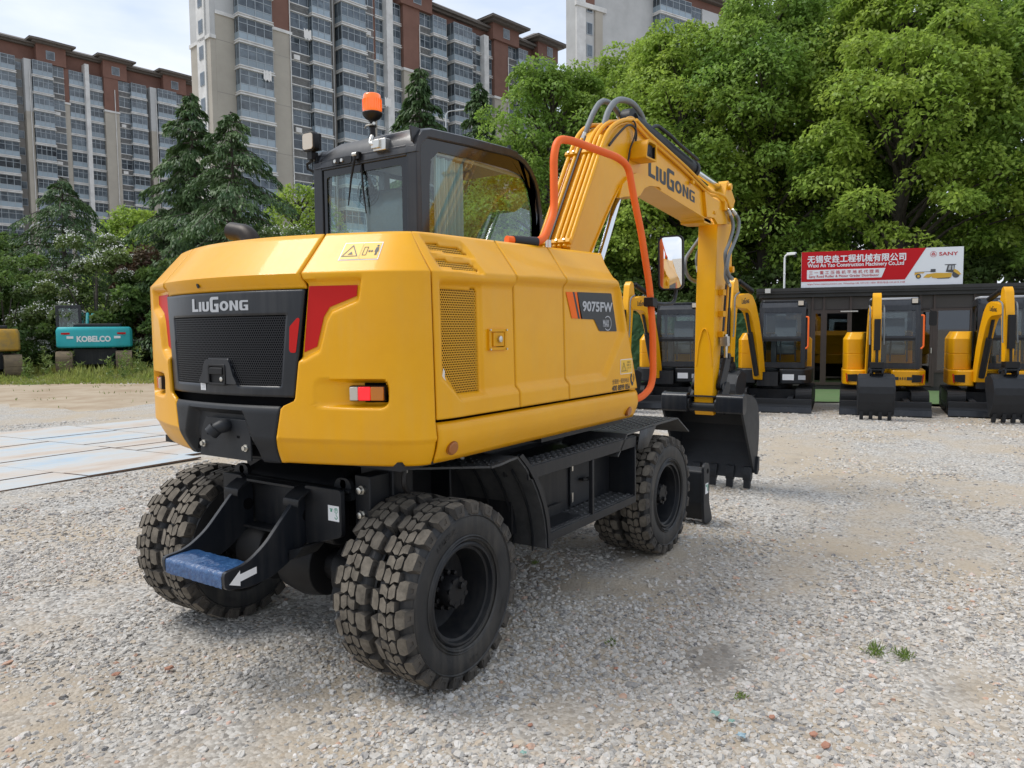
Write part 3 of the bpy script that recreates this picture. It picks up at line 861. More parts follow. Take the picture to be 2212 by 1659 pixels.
leaf_mat('leaf_dark', (.11, .175, .05), (.165, .23, .06), .6, .42)
leaf_mat('needle', (.062, .118, .046), (.105, .168, .056), .8, .32)
leaf_mat('leaf_bush', (.09, .165, .045), (.15, .225, .05), .7, .4)
leaf_mat('leaf_oleander', (.12, .185, .06), (.18, .235, .07), .8, .4)
leaf_mat('leaf_red', (.10, .075, .035), (.10, .05, .035), 1.2, .3)
leaf_mat('grass', (.24, .30, .06), (.36, .37, .11), .5, .35)
leaf_mat('weed', (.15, .225, .05), (.22, .28, .08), .6, .35)
mat('petal', (.78, .78, .72), rough=.7)
mat('bark', (.055, .045, .036), rough=.9, col2=(.10, .085, .07), vscale=4, bump=.6, bscale=14)
def unit(v): return v / (np.linalg.norm(v, axis=-1, keepdims=True) + 1e-9)
def cards(pos, ax, nrm, ln, wd, tone, shape='leaf'):
    """leaf cards: pos (n,3), long axis ax, normal nrm; folded diamonds"""
    ax = unit(ax); side = unit(np.cross(nrm, ax)); nn = unit(np.cross(ax, side))
    ln = ln[:, None]; wd = wd[:, None]
    a = pos - ax * ln * .1; c = pos + ax * ln * .9 - nn * ln * .12
    l = pos + ax * ln * .38 + side * wd * .5 + nn * wd * .1; r = pos + ax * ln * .38 - side * wd * .5 + nn * wd * .1
    v = np.stack([a, r, c, l], 1).reshape(-1, 3)
    f = np.arange(len(pos) * 4).reshape(-1, 4)
    return v, f, np.repeat(tone, 4)
def card_obj(name, parts, m, parent, mats2=None):
    vs, fs, ts, k = [], [], [], 0
    ms = []
    for i, (v, f, t) in enumerate(parts):
        vs.append(v); fs.append(f + k); ts.append(t); k += len(v); ms.append(np.full(len(f), 0 if mats2 is None else mats2[i]))
    v = np.concatenate(vs); f = np.concatenate(fs); t = np.concatenate(ts); ms = np.concatenate(ms)
    me = bpy.data.meshes.new(name)
    me.vertices.add(len(v)); me.vertices.foreach_set('co', v.astype(np.float32).reshape(-1))
    me.loops.add(len(f) * 4); me.loops.foreach_set('vertex_index', f.reshape(-1).astype(np.int32))
    me.polygons.add(len(f)); me.polygons.foreach_set('loop_start', (np.arange(len(f)) * 4).astype(np.int32)); me.polygons.foreach_set('loop_total', np.full(len(f), 4, np.int32))
    for q in (m if isinstance(m, list) else [m]): me.materials.append(MATS[q])
    if mats2 is not None: me.polygons.foreach_set('material_index', ms.astype(np.int32))
    a = me.attributes.new('tone', 'FLOAT', 'POINT'); a.data.foreach_set('value', t.astype(np.float32))
    me.update(calc_edges=True)
    o = bpy.data.objects.new(name, me); link(o, parent)
    return o
def clump_leaves(q, cen, rad_, n, ln=.20, droop=.55):
    """leaves over a drooping dome: cen (k,3), rad_ (k,)"""
    k = len(cen)
    idx = q.integers(0, k, n)
    d = unit(q.normal(0, 1, (n, 3))); d[:, 2] = np.abs(d[:, 2]) * 1.0 - .25 * q.uniform(0, 1, n)
    d = unit(d)
    rr = rad_[idx] * (q.uniform(.55, 1.0, n) ** .45)
    pos = cen[idx] + d * rr[:, None] * np.array([1, 1, .72])
    # ragged sprays hanging from the rim
    pos[:, 2] -= (q.uniform(0, 1, n) ** 3) * .35 * rad_[idx] * (1 - np.abs(d[:, 2]))
    ax = d * .8 + q.normal(0, .55, (n, 3)) + np.array([0, 0, -droop])
    nrm = d + q.normal(0, .4, (n, 3)) + np.array([0, 0, .5])
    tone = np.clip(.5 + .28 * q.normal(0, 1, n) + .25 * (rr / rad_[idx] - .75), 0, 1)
    return cards(pos, ax, nrm, ln * q.uniform(.7, 1.3, n), ln * .62 * q.uniform(.7, 1.3, n), tone)
def broadleaf(name, label, loc, H, Rw, m, seed, leaves=24000, trunk_h=.22, ln=.165, group=None, ncl=260):
    q = np.random.default_rng(seed)
    root = empty(name, (loc[0], loc[1], 0), q.uniform(0, 6.28), label, 'tree', group)
    # trunk with limbs
    b = B()
    lean = q.uniform(-.3, .3, 2)
    tp = [(0, 0, -.1), (lean[0] * .2, lean[1] * .2, H * .2), (lean[0] * .6, lean[1] * .6, H * .45), (lean[0], lean[1], H * .75), (lean[0], lean[1], H * .92)]
    r0 = H * .016 + .05
    P = spline(tp, 5); b.tube(P, [r0 * (1.25 - 1.0 * i / len(P)) for i in range(len(P))], 9)
    cen, rr = [], []
    for i in range(ncl):
        h = q.uniform(trunk_h, 1.0) ** .9
        # crown radius profile: widest below the middle, rounded top
        pr = Rw * (math.sin(min(1, (h - trunk_h * .75) / (1 - trunk_h * .75) * 1.03) ** .62 * math.pi * .97) ** .62 + .12)
        a = q.uniform(0, 6.28); rad_ = pr * (q.uniform(.30, 1.0) ** .45) * (1 + .18 * math.sin(a * 3 + seed))
        cen.append((lean[0] * h + rad_ * math.cos(a), lean[1] * h + rad_ * math.sin(a), H * h * .965))
        rr.append(q.uniform(.45, 1.05) * (H / 13) * (1.0 if h < .85 else .8))
        if i % 4 == 0:
            c = Vector(cen[-1]); st = Vector((lean[0] * h * .7, lean[1] * h * .7, max(H * .15, c.z - .35 * rad_ - .8)))
            mid = (st + c) / 2 + Vector((0, 0, .25 * rad_ * .5)); b.tube(spline([st, mid, c], 3), [.07, .065, .06, .05, .04, .03, .02], 5, caps=False)
    b.make('trunk', 'bark', root, smooth=60)
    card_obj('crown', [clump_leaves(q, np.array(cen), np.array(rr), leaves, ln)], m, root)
    return root
def conifer(name, label, loc, H, Rw, seed, group=None, cardsn=90, base=.05, m='needle'):
    q = np.random.default_rng(seed)
    root = empty(name, (loc[0], loc[1], 0), q.uniform(0, 6.28), label, 'tree', group)
    b = B(); b.tube([(0, 0, -.1), (0, 0, H * .5), (.05, 0, H * .97)], [H * .02, H * .012, .02], 8)
    parts = []
    nb = int(H * 5.6)
    for i in range(nb):
        h = base + (1 - base) * (i / nb) ** .92
        L = Rw * (1 - h) ** .82 * q.uniform(.5, 1.22) + .20
        a = i * 2.4 + q.uniform(-.4, .4)
        t = np.linspace(0, 1, 7)
        z = H * h + L * (q.uniform(.12, .42) * t - q.uniform(.42, .74) * t ** 2.0)
        cx, cy = L * t * math.cos(a), L * t * math.sin(a)
        b.tube([(cx[j], cy[j], z[j]) for j in (0, 3, 6)], [.05, .03, .012], 4, caps=False)
        n = int(cardsn * 3.6 * (.2 + L / Rw))
        tt = q.uniform(.12, 1.0, n) ** .75
        wdt = L * .40 * (1.1 - tt) ** .8 + .08
        off = q.uniform(-1, 1, n) * wdt
        px = np.interp(tt, t, cx) - off * math.sin(a); py = np.interp(tt, t, cy) + off * math.cos(a)
        pz = np.interp(tt, t, z) - np.abs(off) ** 1.2 * .5 - (q.uniform(0, 1, n) ** 2.2) * .42 * (.4 + tt * .6)
        dirv = np.stack([math.cos(a) + q.normal(0, .4, n) - off * math.sin(a) * 1.2, math.sin(a) + q.normal(0, .4, n) + off * math.cos(a) * 1.2, -1.15 + q.normal(0, .45, n)], 1)
        nrm = np.stack([q.normal(0, .3, n), q.normal(0, .3, n), np.ones(n)], 1)
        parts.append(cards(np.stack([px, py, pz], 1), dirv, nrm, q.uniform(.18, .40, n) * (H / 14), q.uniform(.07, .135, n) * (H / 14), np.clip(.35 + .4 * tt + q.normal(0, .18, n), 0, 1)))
    b.make('trunk', 'bark', root, smooth=60)
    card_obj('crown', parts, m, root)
    return root
def shrub(name, label, loc, H, Rw, m, seed, leaves=9000, ln=.16, flowers=0, group=None, cat='shrub', droop=.35):
    q = np.random.default_rng(seed)
    root = empty(name, (loc[0], loc[1], loc[2] if len(loc) > 2 else 0), q.uniform(0, 6.28), label, cat, group)
    b = B()
    for k in range(7):
        a = q.uniform(0, 6.28); e = (Rw * .6 * math.cos(a), Rw * .6 * math.sin(a), H * q.uniform(.55, .85))
        b.tube(spline([(e[0] * .1, e[1] * .1, -.05), (e[0] * .35, e[1] * .35, e[2] * .55), e], 3), [.05, .045, .04, .035, .03, .022, .015], 5, caps=False)
    b.make('stem', 'bark', root, smooth=60)
    ncl = 55
    cen, rr = [], []
    for i in range(ncl):
        h = q.uniform(.08, .94); pr = Rw * math.sqrt(max(.08, 1 - (h - .35) ** 2 * 2.2)) * (q.uniform(.25, 1.0) ** .5); a = q.uniform(0, 6.28)
        cen.append((pr * math.cos(a), pr * math.sin(a), H * h)); rr.append(q.uniform(.32, .62) * (H / 5) * (1 if H < 6 else .8))
    cen, rr = np.array(cen), np.array(rr)
    parts = [clump_leaves(q, cen, rr, leaves, ln, droop)]; mi = [0]; ms = [m]
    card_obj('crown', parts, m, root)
    if flowers:
        n = flowers; idx = q.integers(0, ncl, n); d = unit(q.normal(0, 1, (n, 3))); d[:, 2] = np.abs(d[:, 2]); pos = cen[idx] + d * rr[idx][:, None] * 1.03
        pos = np.repeat(pos, 4, 0) + q.normal(0, .055, (n * 4, 3))
        card_obj('flowers', [cards(pos, q.normal(0, 1, (n * 4, 3)), q.normal(0, 1, (n * 4, 3)) + np.array([0, 0, .6]), q.uniform(.05, .09, n * 4), q.uniform(.05, .085, n * 4), np.ones(n * 4) * .5)], 'petal', root)
    return root
GT = 'broadleaf trees behind the office'
broadleaf('broadleaf_tree', 'leftmost fresh green tree just right of the apartment tower', (24.9, 13.3), 12.8, 3.5, 'leaf_mid', 21, 54000, group=GT)
broadleaf('broadleaf_tree', 'green tree behind the elbow of the boom', (28.4, 11.6), 14.2, 3.7, 'leaf_fresh', 22, 56000, group=GT)
broadleaf('broadleaf_tree', 'bright green tree above the lettering of the boom', (26.3, 8.0), 13.4, 3.7, 'leaf_fresh', 23, 58000, group=GT)
broadleaf('broadleaf_tree', 'tall green tree right of the boom tip', (26.9, 5.0), 14.8, 3.6, 'leaf_mid', 24, 58000, group=GT)
broadleaf('broadleaf_tree', 'tall tree with sky gaps above the left half of the red sign', (31.0, 3.6), 16.2, 3.7, 'leaf_mid', 25, 58000, group=GT)
broadleaf('broadleaf_tree', 'large yellow-green tree above the right half of the sign', (26.8, .2), 14.2, 3.9, 'leaf_fresh', 26, 68000, group=GT)
broadleaf('broadleaf_tree', 'tall tree behind the large one near the right edge', (31.6, -2.3), 15.4, 3.6, 'leaf_mid', 27, 54000, group=GT)
broadleaf('broadleaf_tree', 'tree cut by the right picture edge', (28.8, -4.4), 14.0, 3.6, 'leaf_mid', 28, 50000, group=GT)
broadleaf('broadleaf_tree', 'darker tree standing behind the bright green boom tree', (33.5, 9.5), 14.0, 4.2, 'leaf_dark', 29, 20000, group=GT)
broadleaf('broadleaf_tree', 'darker tree in the gap behind the tall boom-tip tree', (34.5, 6.0), 12.0, 4.2, 'leaf_dark', 30, 20000, group=GT)
broadleaf('broadleaf_tree', 'darker tree far behind the large sign tree', (36.0, 1.2), 12.0, 4.4, 'leaf_dark', 31, 20000, group=GT)
GU = 'dark understorey shrubs under the trees'
for k, (x, y, h, lab) in enumerate(((22.5, 14.2, 4.2, 'dark shrub between cab and boom foot under the leftmost tree'), (23.3, 11.2, 4.0, 'dark shrub behind the boom cylinder'), (24.0, 8.6, 3.9, 'dark shrub behind the mirror'), (24.4, 6.0, 3.8, 'dark shrub behind the excavator arm'), (25.2, 3.6, 3.8, 'dark shrub left of the red sign'), (26.0, .9, 4.2, 'dark shrub behind the red half of the sign'), (27.0, -1.9, 4.2, 'dark shrub behind the white half of the sign'), (27.6, -4.8, 4.2, 'dark shrub behind the right end of the office roof'))):
    shrub('dark_shrub', lab, (x, y), h, 2.1, 'leaf_dark', 60 + k, 8000, .2, group=GU)
GC = 'cedar trees in front of the towers'
conifer('cedar_tree', 'dark cedar with spreading boughs behind the white-flowering bush', (18.8, 41.5), 10.6, 8.0, 41, GC, 160)
conifer('cedar_tree', 'tall dark cedar in front of the gap between the towers', (23.1, 35.6), 15.2, 6.4, 42, GC, 120)
conifer('cedar_tree', 'drooping cedar just left of the cab', (20.7, 28.8), 12.5, 7.4, 43, GC, 140)
conifer('cedar_tree', 'cedar tip rising right behind the orange beacon', (32.7, 27.0), 17.6, 5.2, 44, GC, 90)
conifer('cedar_tree', 'dark cedar between beacon and the leafy trees', (37.1, 25.8), 17.6, 5.2, 45, GC, 90)
conifer('cedar_tree', 'low cedar boughs beside the exhaust pipe', (22.3, 37.5), 9.0, 6.4, 46, GC, 120)
broadleaf('broadleaf_tree', 'yellow-green round tree top between two cedars', (28.0, 50.5), 10.9, 3.4, 'leaf_fresh', 47, 9000, ln=.26)
broadleaf('broadleaf_tree', 'yellow-green tree by the white street lamp left of the cab', (31.0, 36.0), 11.3, 3.4, 'leaf_fresh', 48, 9000, ln=.24)
shrub('oleander', 'large oleander bush dotted with white flowers above the teal excavator', (15.9, 32.9), 6.3, 3.0, 'leaf_oleander', 51, 27000, .17, 2000)
shrub('oleander', 'small white-flowering oleander top peeking over the hood beside the cab', (20.3, 24.6), 6.6, 1.7, 'leaf_oleander', 52, 13000, .15, 420)
shrub('bush', 'tall mid green bush at the left edge', (12.9, 40.0), 7.2, 3.4, 'leaf_bush', 53, 14000, .2)
shrub('bush', 'leafy green bush above the old yellow excavator', (12.6, 34.2), 5.4, 2.8, 'leaf_bush', 54, 14000, .18)
shrub('bush', 'dark green bush between the two old excavators', (15.6, 37.0), 4.6, 2.8, 'leaf_dark', 55, 12000, .2)
shrub('bush', 'big-leaved green bush touching the left side of the yellow tail', (17.6, 30.4), 4.7, 2.5, 'leaf_bush', 56, 14000, .22)
shrub('bush', 'reddish bush behind the top left corner of the yellow tail', (18.6, 32.6), 6.0, 1.9, 'leaf_red', 57, 10000, .17)
shrub('bush', 'dark bush filling the gap under the cedars', (21.5, 33.0), 5.5, 3.4, 'leaf_dark', 58, 14000, .22)
shrub('bush', 'dark hedge bush behind the exhaust pipe', (24.5, 31.0), 6.0, 3.4, 'leaf_dark', 59, 12000, .22)
shrub('bush', 'green bush at the far left under the left tower', (15.5, 44.5), 7.6, 4.0, 'leaf_bush', 71, 12000, .24)
# street lamps
mat('lamp_grey', (.55, .56, .57), rough=.4)
for px_, (x, y, z), dx, lab in ((0, (38.7, 44.6, 13.2), 1.5, 'grey street lamp head left of the cab'), (1, (53.5, 41.6, 22.3), 1.7, 'grey street lamp head behind the cab roof between the cedars'), (2, (26.4, 62.7, 10.6), 1.2, 'street lamp head low at the left tower')):
    r = empty('street_lamp', (x, y, 0), rad(-33), lab, 'street lamp', 'street lamps in front of the towers')
    b = B(); b.cyl((0, 0, 0), (0, 0, z - .5), .09, 8, .06); b.make('post', 'lamp_grey', r)
    b = B(); b.tube(spline([(0, 0, z - .6), (.25, 0, z - .2), (dx * .6, 0, z)], 4), .045, 6); b.make('bracket', 'lamp_grey', r)
    b = B(); b.obox((dx * .6 + .4, 0, z + .08), (.5, 0, .1), (0, .14, 0), (-.02, 0, .06)); b.make('lamp_head', 'lamp_grey', r, bevel=.03)
# ================================================================ the wheeled excavator
EX = empty('wheeled_excavator', (0, 0, 0), 0, 'large yellow wheeled excavator with dual black tyres in the gravel foreground', 'excavator')

# ---- body surface: plan path (s from the rear centre, + to the right) and height z
CP = [(-.587, 0), (-.569, .26), (-.507, .52), (-.408, .79), (-.335, .93), (-.245, 1.015), (-.11, 1.048), (.1, 1.05), (.5, 1.05), (1.3, 1.05), (2.3, 1.05)]
def _path():
    P = [(CP[1][0], -CP[1][1])] + CP + [(3, 1.05)]
    out = []
    for i in range(1, len(P) - 2):
        p0, p1, p2, p3 = [np.array(P[j]) for j in (i - 1, i, i + 1, i + 2)]
        for t in np.linspace(0, 1, 12, endpoint=False):
            out.append(.5 * ((2 * p1) + (p2 - p0) * t + (2 * p0 - 5 * p1 + 4 * p2 - p3) * t * t + (3 * p1 - p0 - 3 * p2 + p3) * t ** 3))
    out = np.array(out)
    s = np.concatenate([[0], np.cumsum(np.hypot(*np.diff(out, axis=0).T))])
    return out, s
PT, PS = _path()
_tx = np.gradient(PT[:, 0], PS); _ty = np.gradient(PT[:, 1], PS)
_l = np.hypot(_tx, _ty)
PNX, PNY = -_ty / _l, _tx / _l
def zcrease(s): return 1.937 + 0.046 * np.clip((np.abs(s) - 1.1) / 1.9, 0, 1)
def ztop(s): return 2.126 + 0.046 * np.clip((np.abs(s) - 1.1) / 1.9, 0, 1)
def surf(s, z, dep=0.0):
    """point on the body shell, dep metres inwards"""
    s = np.asarray(s, float); z = np.asarray(z, float)
    a = np.abs(s)
    x = np.interp(a, PS, PT[:, 0]); y = np.interp(a, PS, PT[:, 1])
    nx = np.interp(a, PS, PNX); ny = np.interp(a, PS, PNY)
    sg = np.where(s < 0, 1.0, -1.0)
    zc, zt = zcrease(s), ztop(s)
    t = np.clip((z - zc) / (zt - zc), 0, 1.2)
    low = np.clip((1.20 - z) / 0.115, 0, 1.2)
    ins = t * 0.165 + low ** 1.4 * 0.055
    sh = np.where(z > zc, 0.75, 1.0)
    k = ins + dep * sh
    zz = z - np.where(z > zc, dep * 0.6, 0.0)
    return np.stack(np.broadcast_arrays(x - nx * k, sg * (y - ny * k), zz), -1)
class Polys(list): pass
def poly_sd(px, py, poly):
    if isinstance(poly, Polys): return np.min([poly_sd(px, py, p) for p in poly], axis=0)
    """signed distance to a polygon, negative inside"""
    d = np.full(px.shape, 1e9)
    ins = np.zeros(px.shape, bool)
    n = len(poly)
    for i in range(n):
        ax, ay = poly[i]; bx, by = poly[(i + 1) % n]
        ex, ey = bx - ax, by - ay
        t = np.clip(((px - ax) * ex + (py - ay) * ey) / (ex * ex + ey * ey + 1e-12), 0, 1)
        d = np.minimum(d, np.hypot(px - ax - t * ex, py - ay - t * ey))
        c = ((ay > py) != (by > py)) & (px < (bx - ax) * (py - ay) / (by - ay + 1e-12) + ax)
        ins ^= c
    return np.where(ins, -d, d)
def sstep(x): x = np.clip(x, 0, 1); return x * x * (3 - 2 * x)
def shell(name, left, right, m, step=0.011, disp=None, hole=None, extra=(), parent=EX, solid=0.02, uv=False):
    """sheet between two boundary lines [(z, s)], displaced inwards by disp(s,z)"""
    z0, z1 = left[0][0], left[-1][0]
    zs = set(np.linspace(z0, z1, max(2, int((z1 - z0) / step))).round(5))
    zs |= {q[0] for q in left} | {q[0] for q in right} | set(extra)
    zs = np.array(sorted(q for q in zs if z0 <= q <= z1))
    l = np.interp(zs, [q[0] for q in left], [q[1] for q in left])
    r = np.interp(zs, [q[0] for q in right], [q[1] for q in right])
    n = max(3, int(np.max(r - l) / step))
    f = np.linspace(0, 1, n)
    S = l[:, None] + (r - l)[:, None] * f[None]
    Z = np.repeat(zs[:, None], n, 1)
    # the top and bottom rows follow the rising crease of the hood
    if z1 > 2.12:
        k = np.clip((Z - 1.85) / (z1 - 1.85), 0, 1)
        Z = Z + k * (ztop(S) - z1)
    dd = disp(S, Z) if disp else 0.0
    P = surf(S, Z, dd).reshape(-1, 3)
    b = B()
    m_ = len(zs)
    idx = np.arange(m_ * n).reshape(m_, n)
    q = np.stack([idx[:-1, :-1], idx[:-1, 1:], idx[1:, 1:], idx[1:, :-1]], -1).reshape(-1, 4)
    if hole is not None:
        sc = (S[:-1, :-1] + S[1:, 1:]) / 2; zc = (Z[:-1, :-1] + Z[1:, 1:]) / 2
        q = q[(poly_sd(sc, zc, hole) > 0).reshape(-1)]
    b.v = [tuple(p) for p in P]; b.f = [tuple(i) for i in q]; b.m = [0] * len(b.f)
    if uv: b.uv = [(float(a), float(c)) for a, c in zip(S.reshape(-1), Z.reshape(-1))]
    o = b.make(name, m, parent, smooth=50, solid=solid)
    return o
def patch(b, poly, dep=-0.003, n=None):
    """flat print on the shell: polygon (s,z) as one face fan, following the surface"""
    P = surf([q[0] for q in poly], [q[1] for q in poly], dep)
    b.add([tuple(p) for p in P], [tuple(range(len(poly)))])
    return b
def mirror_poly(p): return [(-a, b) for a, b in p]
def inv_poly_step(poly, depth, ramp):
    return lambda S, Z: depth * sstep(-poly_sd(S, Z, poly) / ramp + 0.5)

# red reflector recess and lamp pocket on the counterweight
RED = [(.556, 1.882), (.79, 1.882), (.785, 1.835), (.655, 1.788), (.625, 1.745), (.588, 1.615), (.523, 1.590)]
REC = [(.40, 1.905), (.815, 1.912), (.80, 1.815), (.672, 1.765), (.648, 1.725), (.610, 1.595), (.53, 1.555), (.40, 1.545)]
POC = rrect(.585, .925, 1.350, 1.468, .03, 3)
CWL = [(1.080, .362), (1.207, .381), (1.335, .408), (1.350, .424), (1.372, .478), (1.385, .486), (1.595, .515), (1.883, .552), (1.937, .534), (2.126, .572)]
CWR = [(1.080, 1.157), (1.28, 1.136), (1.937, 1.123), (2.126, 1.105)]
def cw_disp(S, Z):
    A = np.abs(S)
    d = 0.030 * sstep(-poly_sd(A, Z, REC) / 0.022 + 0.35)
    e = poly_sd(A, Z, POC)
    slope = np.clip((A - .60) / .20, 0, 1) * 0.055 + 0.006
    d = d + slope * sstep(-e / 0.018 + 0.4)
    # soft lower break line across the panel
    d = d + 0.012 * sstep((1.205 - Z) / 0.02) * sstep((A - .37) / .03)
    return d
shell('counterweight', CWL, CWR, 'yellow', 0.0105, cw_disp)
shell('counterweight', [(z, -s) for z, s in CWR], [(z, -s) for z, s in CWL], 'yellow', 0.0125, cw_disp)
b = B(); b.add([tuple(p) for p in surf([q[0] for q in RED], [q[1] for q in RED], .026)], [tuple(range(len(RED)))]); b.make('reflector', 'red_reflect', EX, label='red reflector panel on the right of the tail')
b = B(); b.add([tuple(p) for p in surf([-q[0] for q in RED], [q[1] for q in RED], .026)], [tuple(range(len(RED)))]); b.make('reflector', 'red_reflect', EX, label='red reflector panel on the left of the tail')
# the door of the engine bay: yellow lip, black panel with perforated grille, black bumper
HS = [(1.872, .540), (1.883, .540), (1.937, .522), (2.126, .560)]
shell('hood_cover', [(z, -s) for z, s in HS], HS, 'yellow', 0.02, lambda S, Z: 0.026 * sstep((1.932 - Z) / 0.05) + 0 * S)
GR = [(-.43, 1.752), (.436, 1.752), (.400, 1.438), (.150, 1.436), (.118, 1.470), (.094, 1.540), (.075, 1.556), (-.075, 1.556), (-.094, 1.540), (-.118, 1.470), (-.150, 1.436), (-.40, 1.438)]
BL = [(1.387, .470), (1.868, .538)]
def blk(S, Z): return 0.016 + 0.004 * sstep(-poly_sd(S, Z, GR) / .01 + .5)
door = shell('engine_door', [(z, -s) for z, s in BL], BL, 'slate', 0.012, blk, hole=GR)
bb = [(1.437, .44), (1.753, .44)]
g = shell('grille', [(z, -s) for z, s in bb], bb, 'mesh_black', 0.03, lambda S, Z: 0.0195 + 0 * S, parent=door, solid=0, uv=True)
BP = [(1.076, .356), (1.207, .374), (1.335, .400), (1.347, .402)]
RCS = [(-.235, 1.318), (.175, 1.318), (.245, 1.16), (.245, 1.0), (-.30, 1.0), (-.30, 1.16)]
def bump_d(S, Z):
    return 0.010 * sstep((Z - 1.325) / .02) + 0.045 * sstep(-poly_sd(S, Z, RCS) / 0.03 + .2)
bumper = shell('bumper', [(z, -s) for z, s in BP], BP, 'slate_matte', 0.012, bump_d)
b = B()
pl = [(-.115, 1.275), (.198, 1.275), (.218, 1.20), (.218, 1.085), (-.17, 1.085), (-.155, 1.20)]
P = [(-.565, -a, z) for a, z in pl]
b.prism([(-a, z) for a, z in pl], -.566, -.556, 'x')
bp = b.make('tow_plate', 'slate_matte', bumper, bevel=.002)
b = B()
for a, z in ((-.135, 1.145), (.185, 1.145)): b.lathe([(0, .017), (.006, .017), (.006, .011), (.018, .011)], (-.566, -a, z), (-1, 0, 0), 6 if False else 12)
b.make('bolt', 'zinc', bumper)
b = B()
b.tube(spline([(-.56, -.055, 1.245), (-.60, -.05, 1.24), (-.63, -.03, 1.225)], 5), [.028, .03, .032, .032, .032, .032, .03, .029, .028, .026, .02][:11], 12)
b.lathe([(-.017, .017), (.017, .017), (.017, .034), (-.017, .034)], (-.628, -.03, 1.222), (.5, -.5, .7), 16, close=True)
b.make('tow_hook', 'slate_matte', bumper)
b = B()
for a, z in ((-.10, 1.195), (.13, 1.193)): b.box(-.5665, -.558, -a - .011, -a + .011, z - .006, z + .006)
b.make('dark_slot', 'void', bumper)  # near-black blocks on the plate, painted shade instead of cut slots
# latch handle in its arched surround
b = B()
b.ring(rpoly([(.152, 1.44), (.12, 1.475), (.092, 1.556), (-.092, 1.556), (-.12, 1.475), (-.152, 1.44)], .03), rpoly([(.072, 1.435), (.07, 1.45), (.066, 1.53), (-.066, 1.53), (-.07, 1.45), (-.072, 1.435)], .02), -.578, -.568, 'x')
b.make('latch_surround', 'slate', door, bevel=.003)
b = B(); b.prism(rrect(-.066, .066, 1.432, 1.532, .012), -.572, -.566, 'x'); b.ring(rrect(-.066, .066, 1.432, 1.532, .012), rrect(-.055, .055, 1.443, 1.521, .008), -.582, -.572, 'x')
h = b.make('latch', 'black_plastic', door, bevel=.002)
b = B(); b.prism(rrect(-.05, .05, 1.484, 1.516, .006), -.586, -.574, 'x'); b.make('handle', 'black_plastic', door, bevel=.003)
b = B(); b.lathe([(0, .011), (.008, .011), (.009, .008)], (-.574, -.036, 1.462), (-1, 0, 0), 14); b.make('key_cylinder', 'zinc', door)
b = B(); b.lathe([(0, .012), (.004, .012)], tuple(surf(-.13, 1.905, .012)), (-1, .2, -.3), 14); b.make('cap', 'black_plastic', EX)
# prints on the rear
def on_shell(s0, z0, dep=-.003): return lambda u, v: tuple(surf(s0 + u, z0 + v, dep))
b = decal(B(), logo_shape(.062, .425), on_shell(-.196, 1.782, .0135)); b.make('lettering', 'silver_print', door, label='LIUGONG lettering in silver on the black engine door')
b = B(); patch(b, rpoly([(.452, 1.60), (.458, 1.705), (.50, 1.745), (.512, 1.74), (.487, 1.588), (.46, 1.588)], .008, 2), .0135); b.make('reflector', 'red_reflect', door, label='small red reflector on the black engine door')
b = B(); b.mi = 0; patch(b, [(-.143, 1.405), (-.1, 1.405), (-.1, 1.468), (-.143, 1.468)], .0135)
b.mi = 1; patch(b, [(-.141, 1.447), (-.102, 1.447), (-.102, 1.466), (-.141, 1.466)], .0125)
b.mi = 2
for q in range(5): patch(b, [(-.138, 1.409 + q * .007), (-.106, 1.409 + q * .007), (-.106, 1.4115 + q * .007), (-.138, 1.4115 + q * .007)], .0125)
b.make('warning_sticker', ['white_print', 'orange_print', 'silver_print'], door)
# warning plate on the shoulder
b = B(); sx, sz = .69, 1.990
W_, H_ = .19, .105
fn = lambda u, v, e=0: tuple(surf(sx + u + .006 * v / H_, sz + v * .80, -.002 - e))
Q = lambda x0, x1, y0, y1, e: b.add([fn(x0, y0, e), fn(x1, y0, e), fn(x1, y1, e), fn(x0, y1, e)], [(0, 1, 2, 3)])
b.mi = 0; Q(0, W_, 0, H_, 0)
b.mi = 1; Q(.005, W_ * .5 - .001, .005, H_ - .005, .001); Q(W_ * .5 + .001, W_ - .005, .005, H_ - .005, .001)
b.mi = 2
def tri_ring(b, fn, cx, cy, r, t, e):
    o = [(cx + r * math.cos(rad(90 + 120 * k)), cy + r * math.sin(rad(90 + 120 * k))) for k in range(3)]
    i = [(cx + (r - t) * math.cos(rad(90 + 120 * k)), cy + (r - t) * math.sin(rad(90 + 120 * k))) for k in range(3)]
    b.add([fn(x, y, e) for x, y in o + i], [(k, (k + 1) % 3, 3 + (k + 1) % 3, 3 + k) for k in range(3)])
tri_ring(b, fn, .047, .044, .046, .009, .002)
b.add([fn(*q, .002) for q in ((.035, .032), (.060, .032), (.056, .040), (.05, .05), (.042, .04))], [(0, 1, 2, 3, 4)])
b.add([fn(*q, .002) for q in ((.105, .026), (.108, .026), (.108, .076), (.105, .076), (.122, .026), (.125, .026), (.125, .076), (.122, .076), (.108, .073), (.122, .073), (.122, .076), (.108, .029), (.122, .029), (.122, .026), (.108, .026))], [(0, 1, 2, 3), (4, 5, 6, 7), (8, 9, 10, 2), (14, 13, 12, 11)])
b.add([fn(*q, .002) for q in ((.128, .05), (.137, .058), (.137, .052), (.145, .052), (.145, .058), (.154, .05), (.145, .042), (.145, .048), (.137, .048), (.137, .042))], [tuple(range(10))])
b.add([fn(*q, .002) for q in ((.160, .045), (.163, .072), (.177, .072), (.180, .045), (.175, .045), (.175, .025), (.171, .025), (.170, .04), (.169, .025), (.165, .025), (.165, .045))], [tuple(range(11))])
b.add([fn(.170 + .006 * math.cos(k), .081 + .006 * math.sin(k), .002) for k in np.linspace(0, 6.28, 9)[:-1]], [tuple(range(8))])
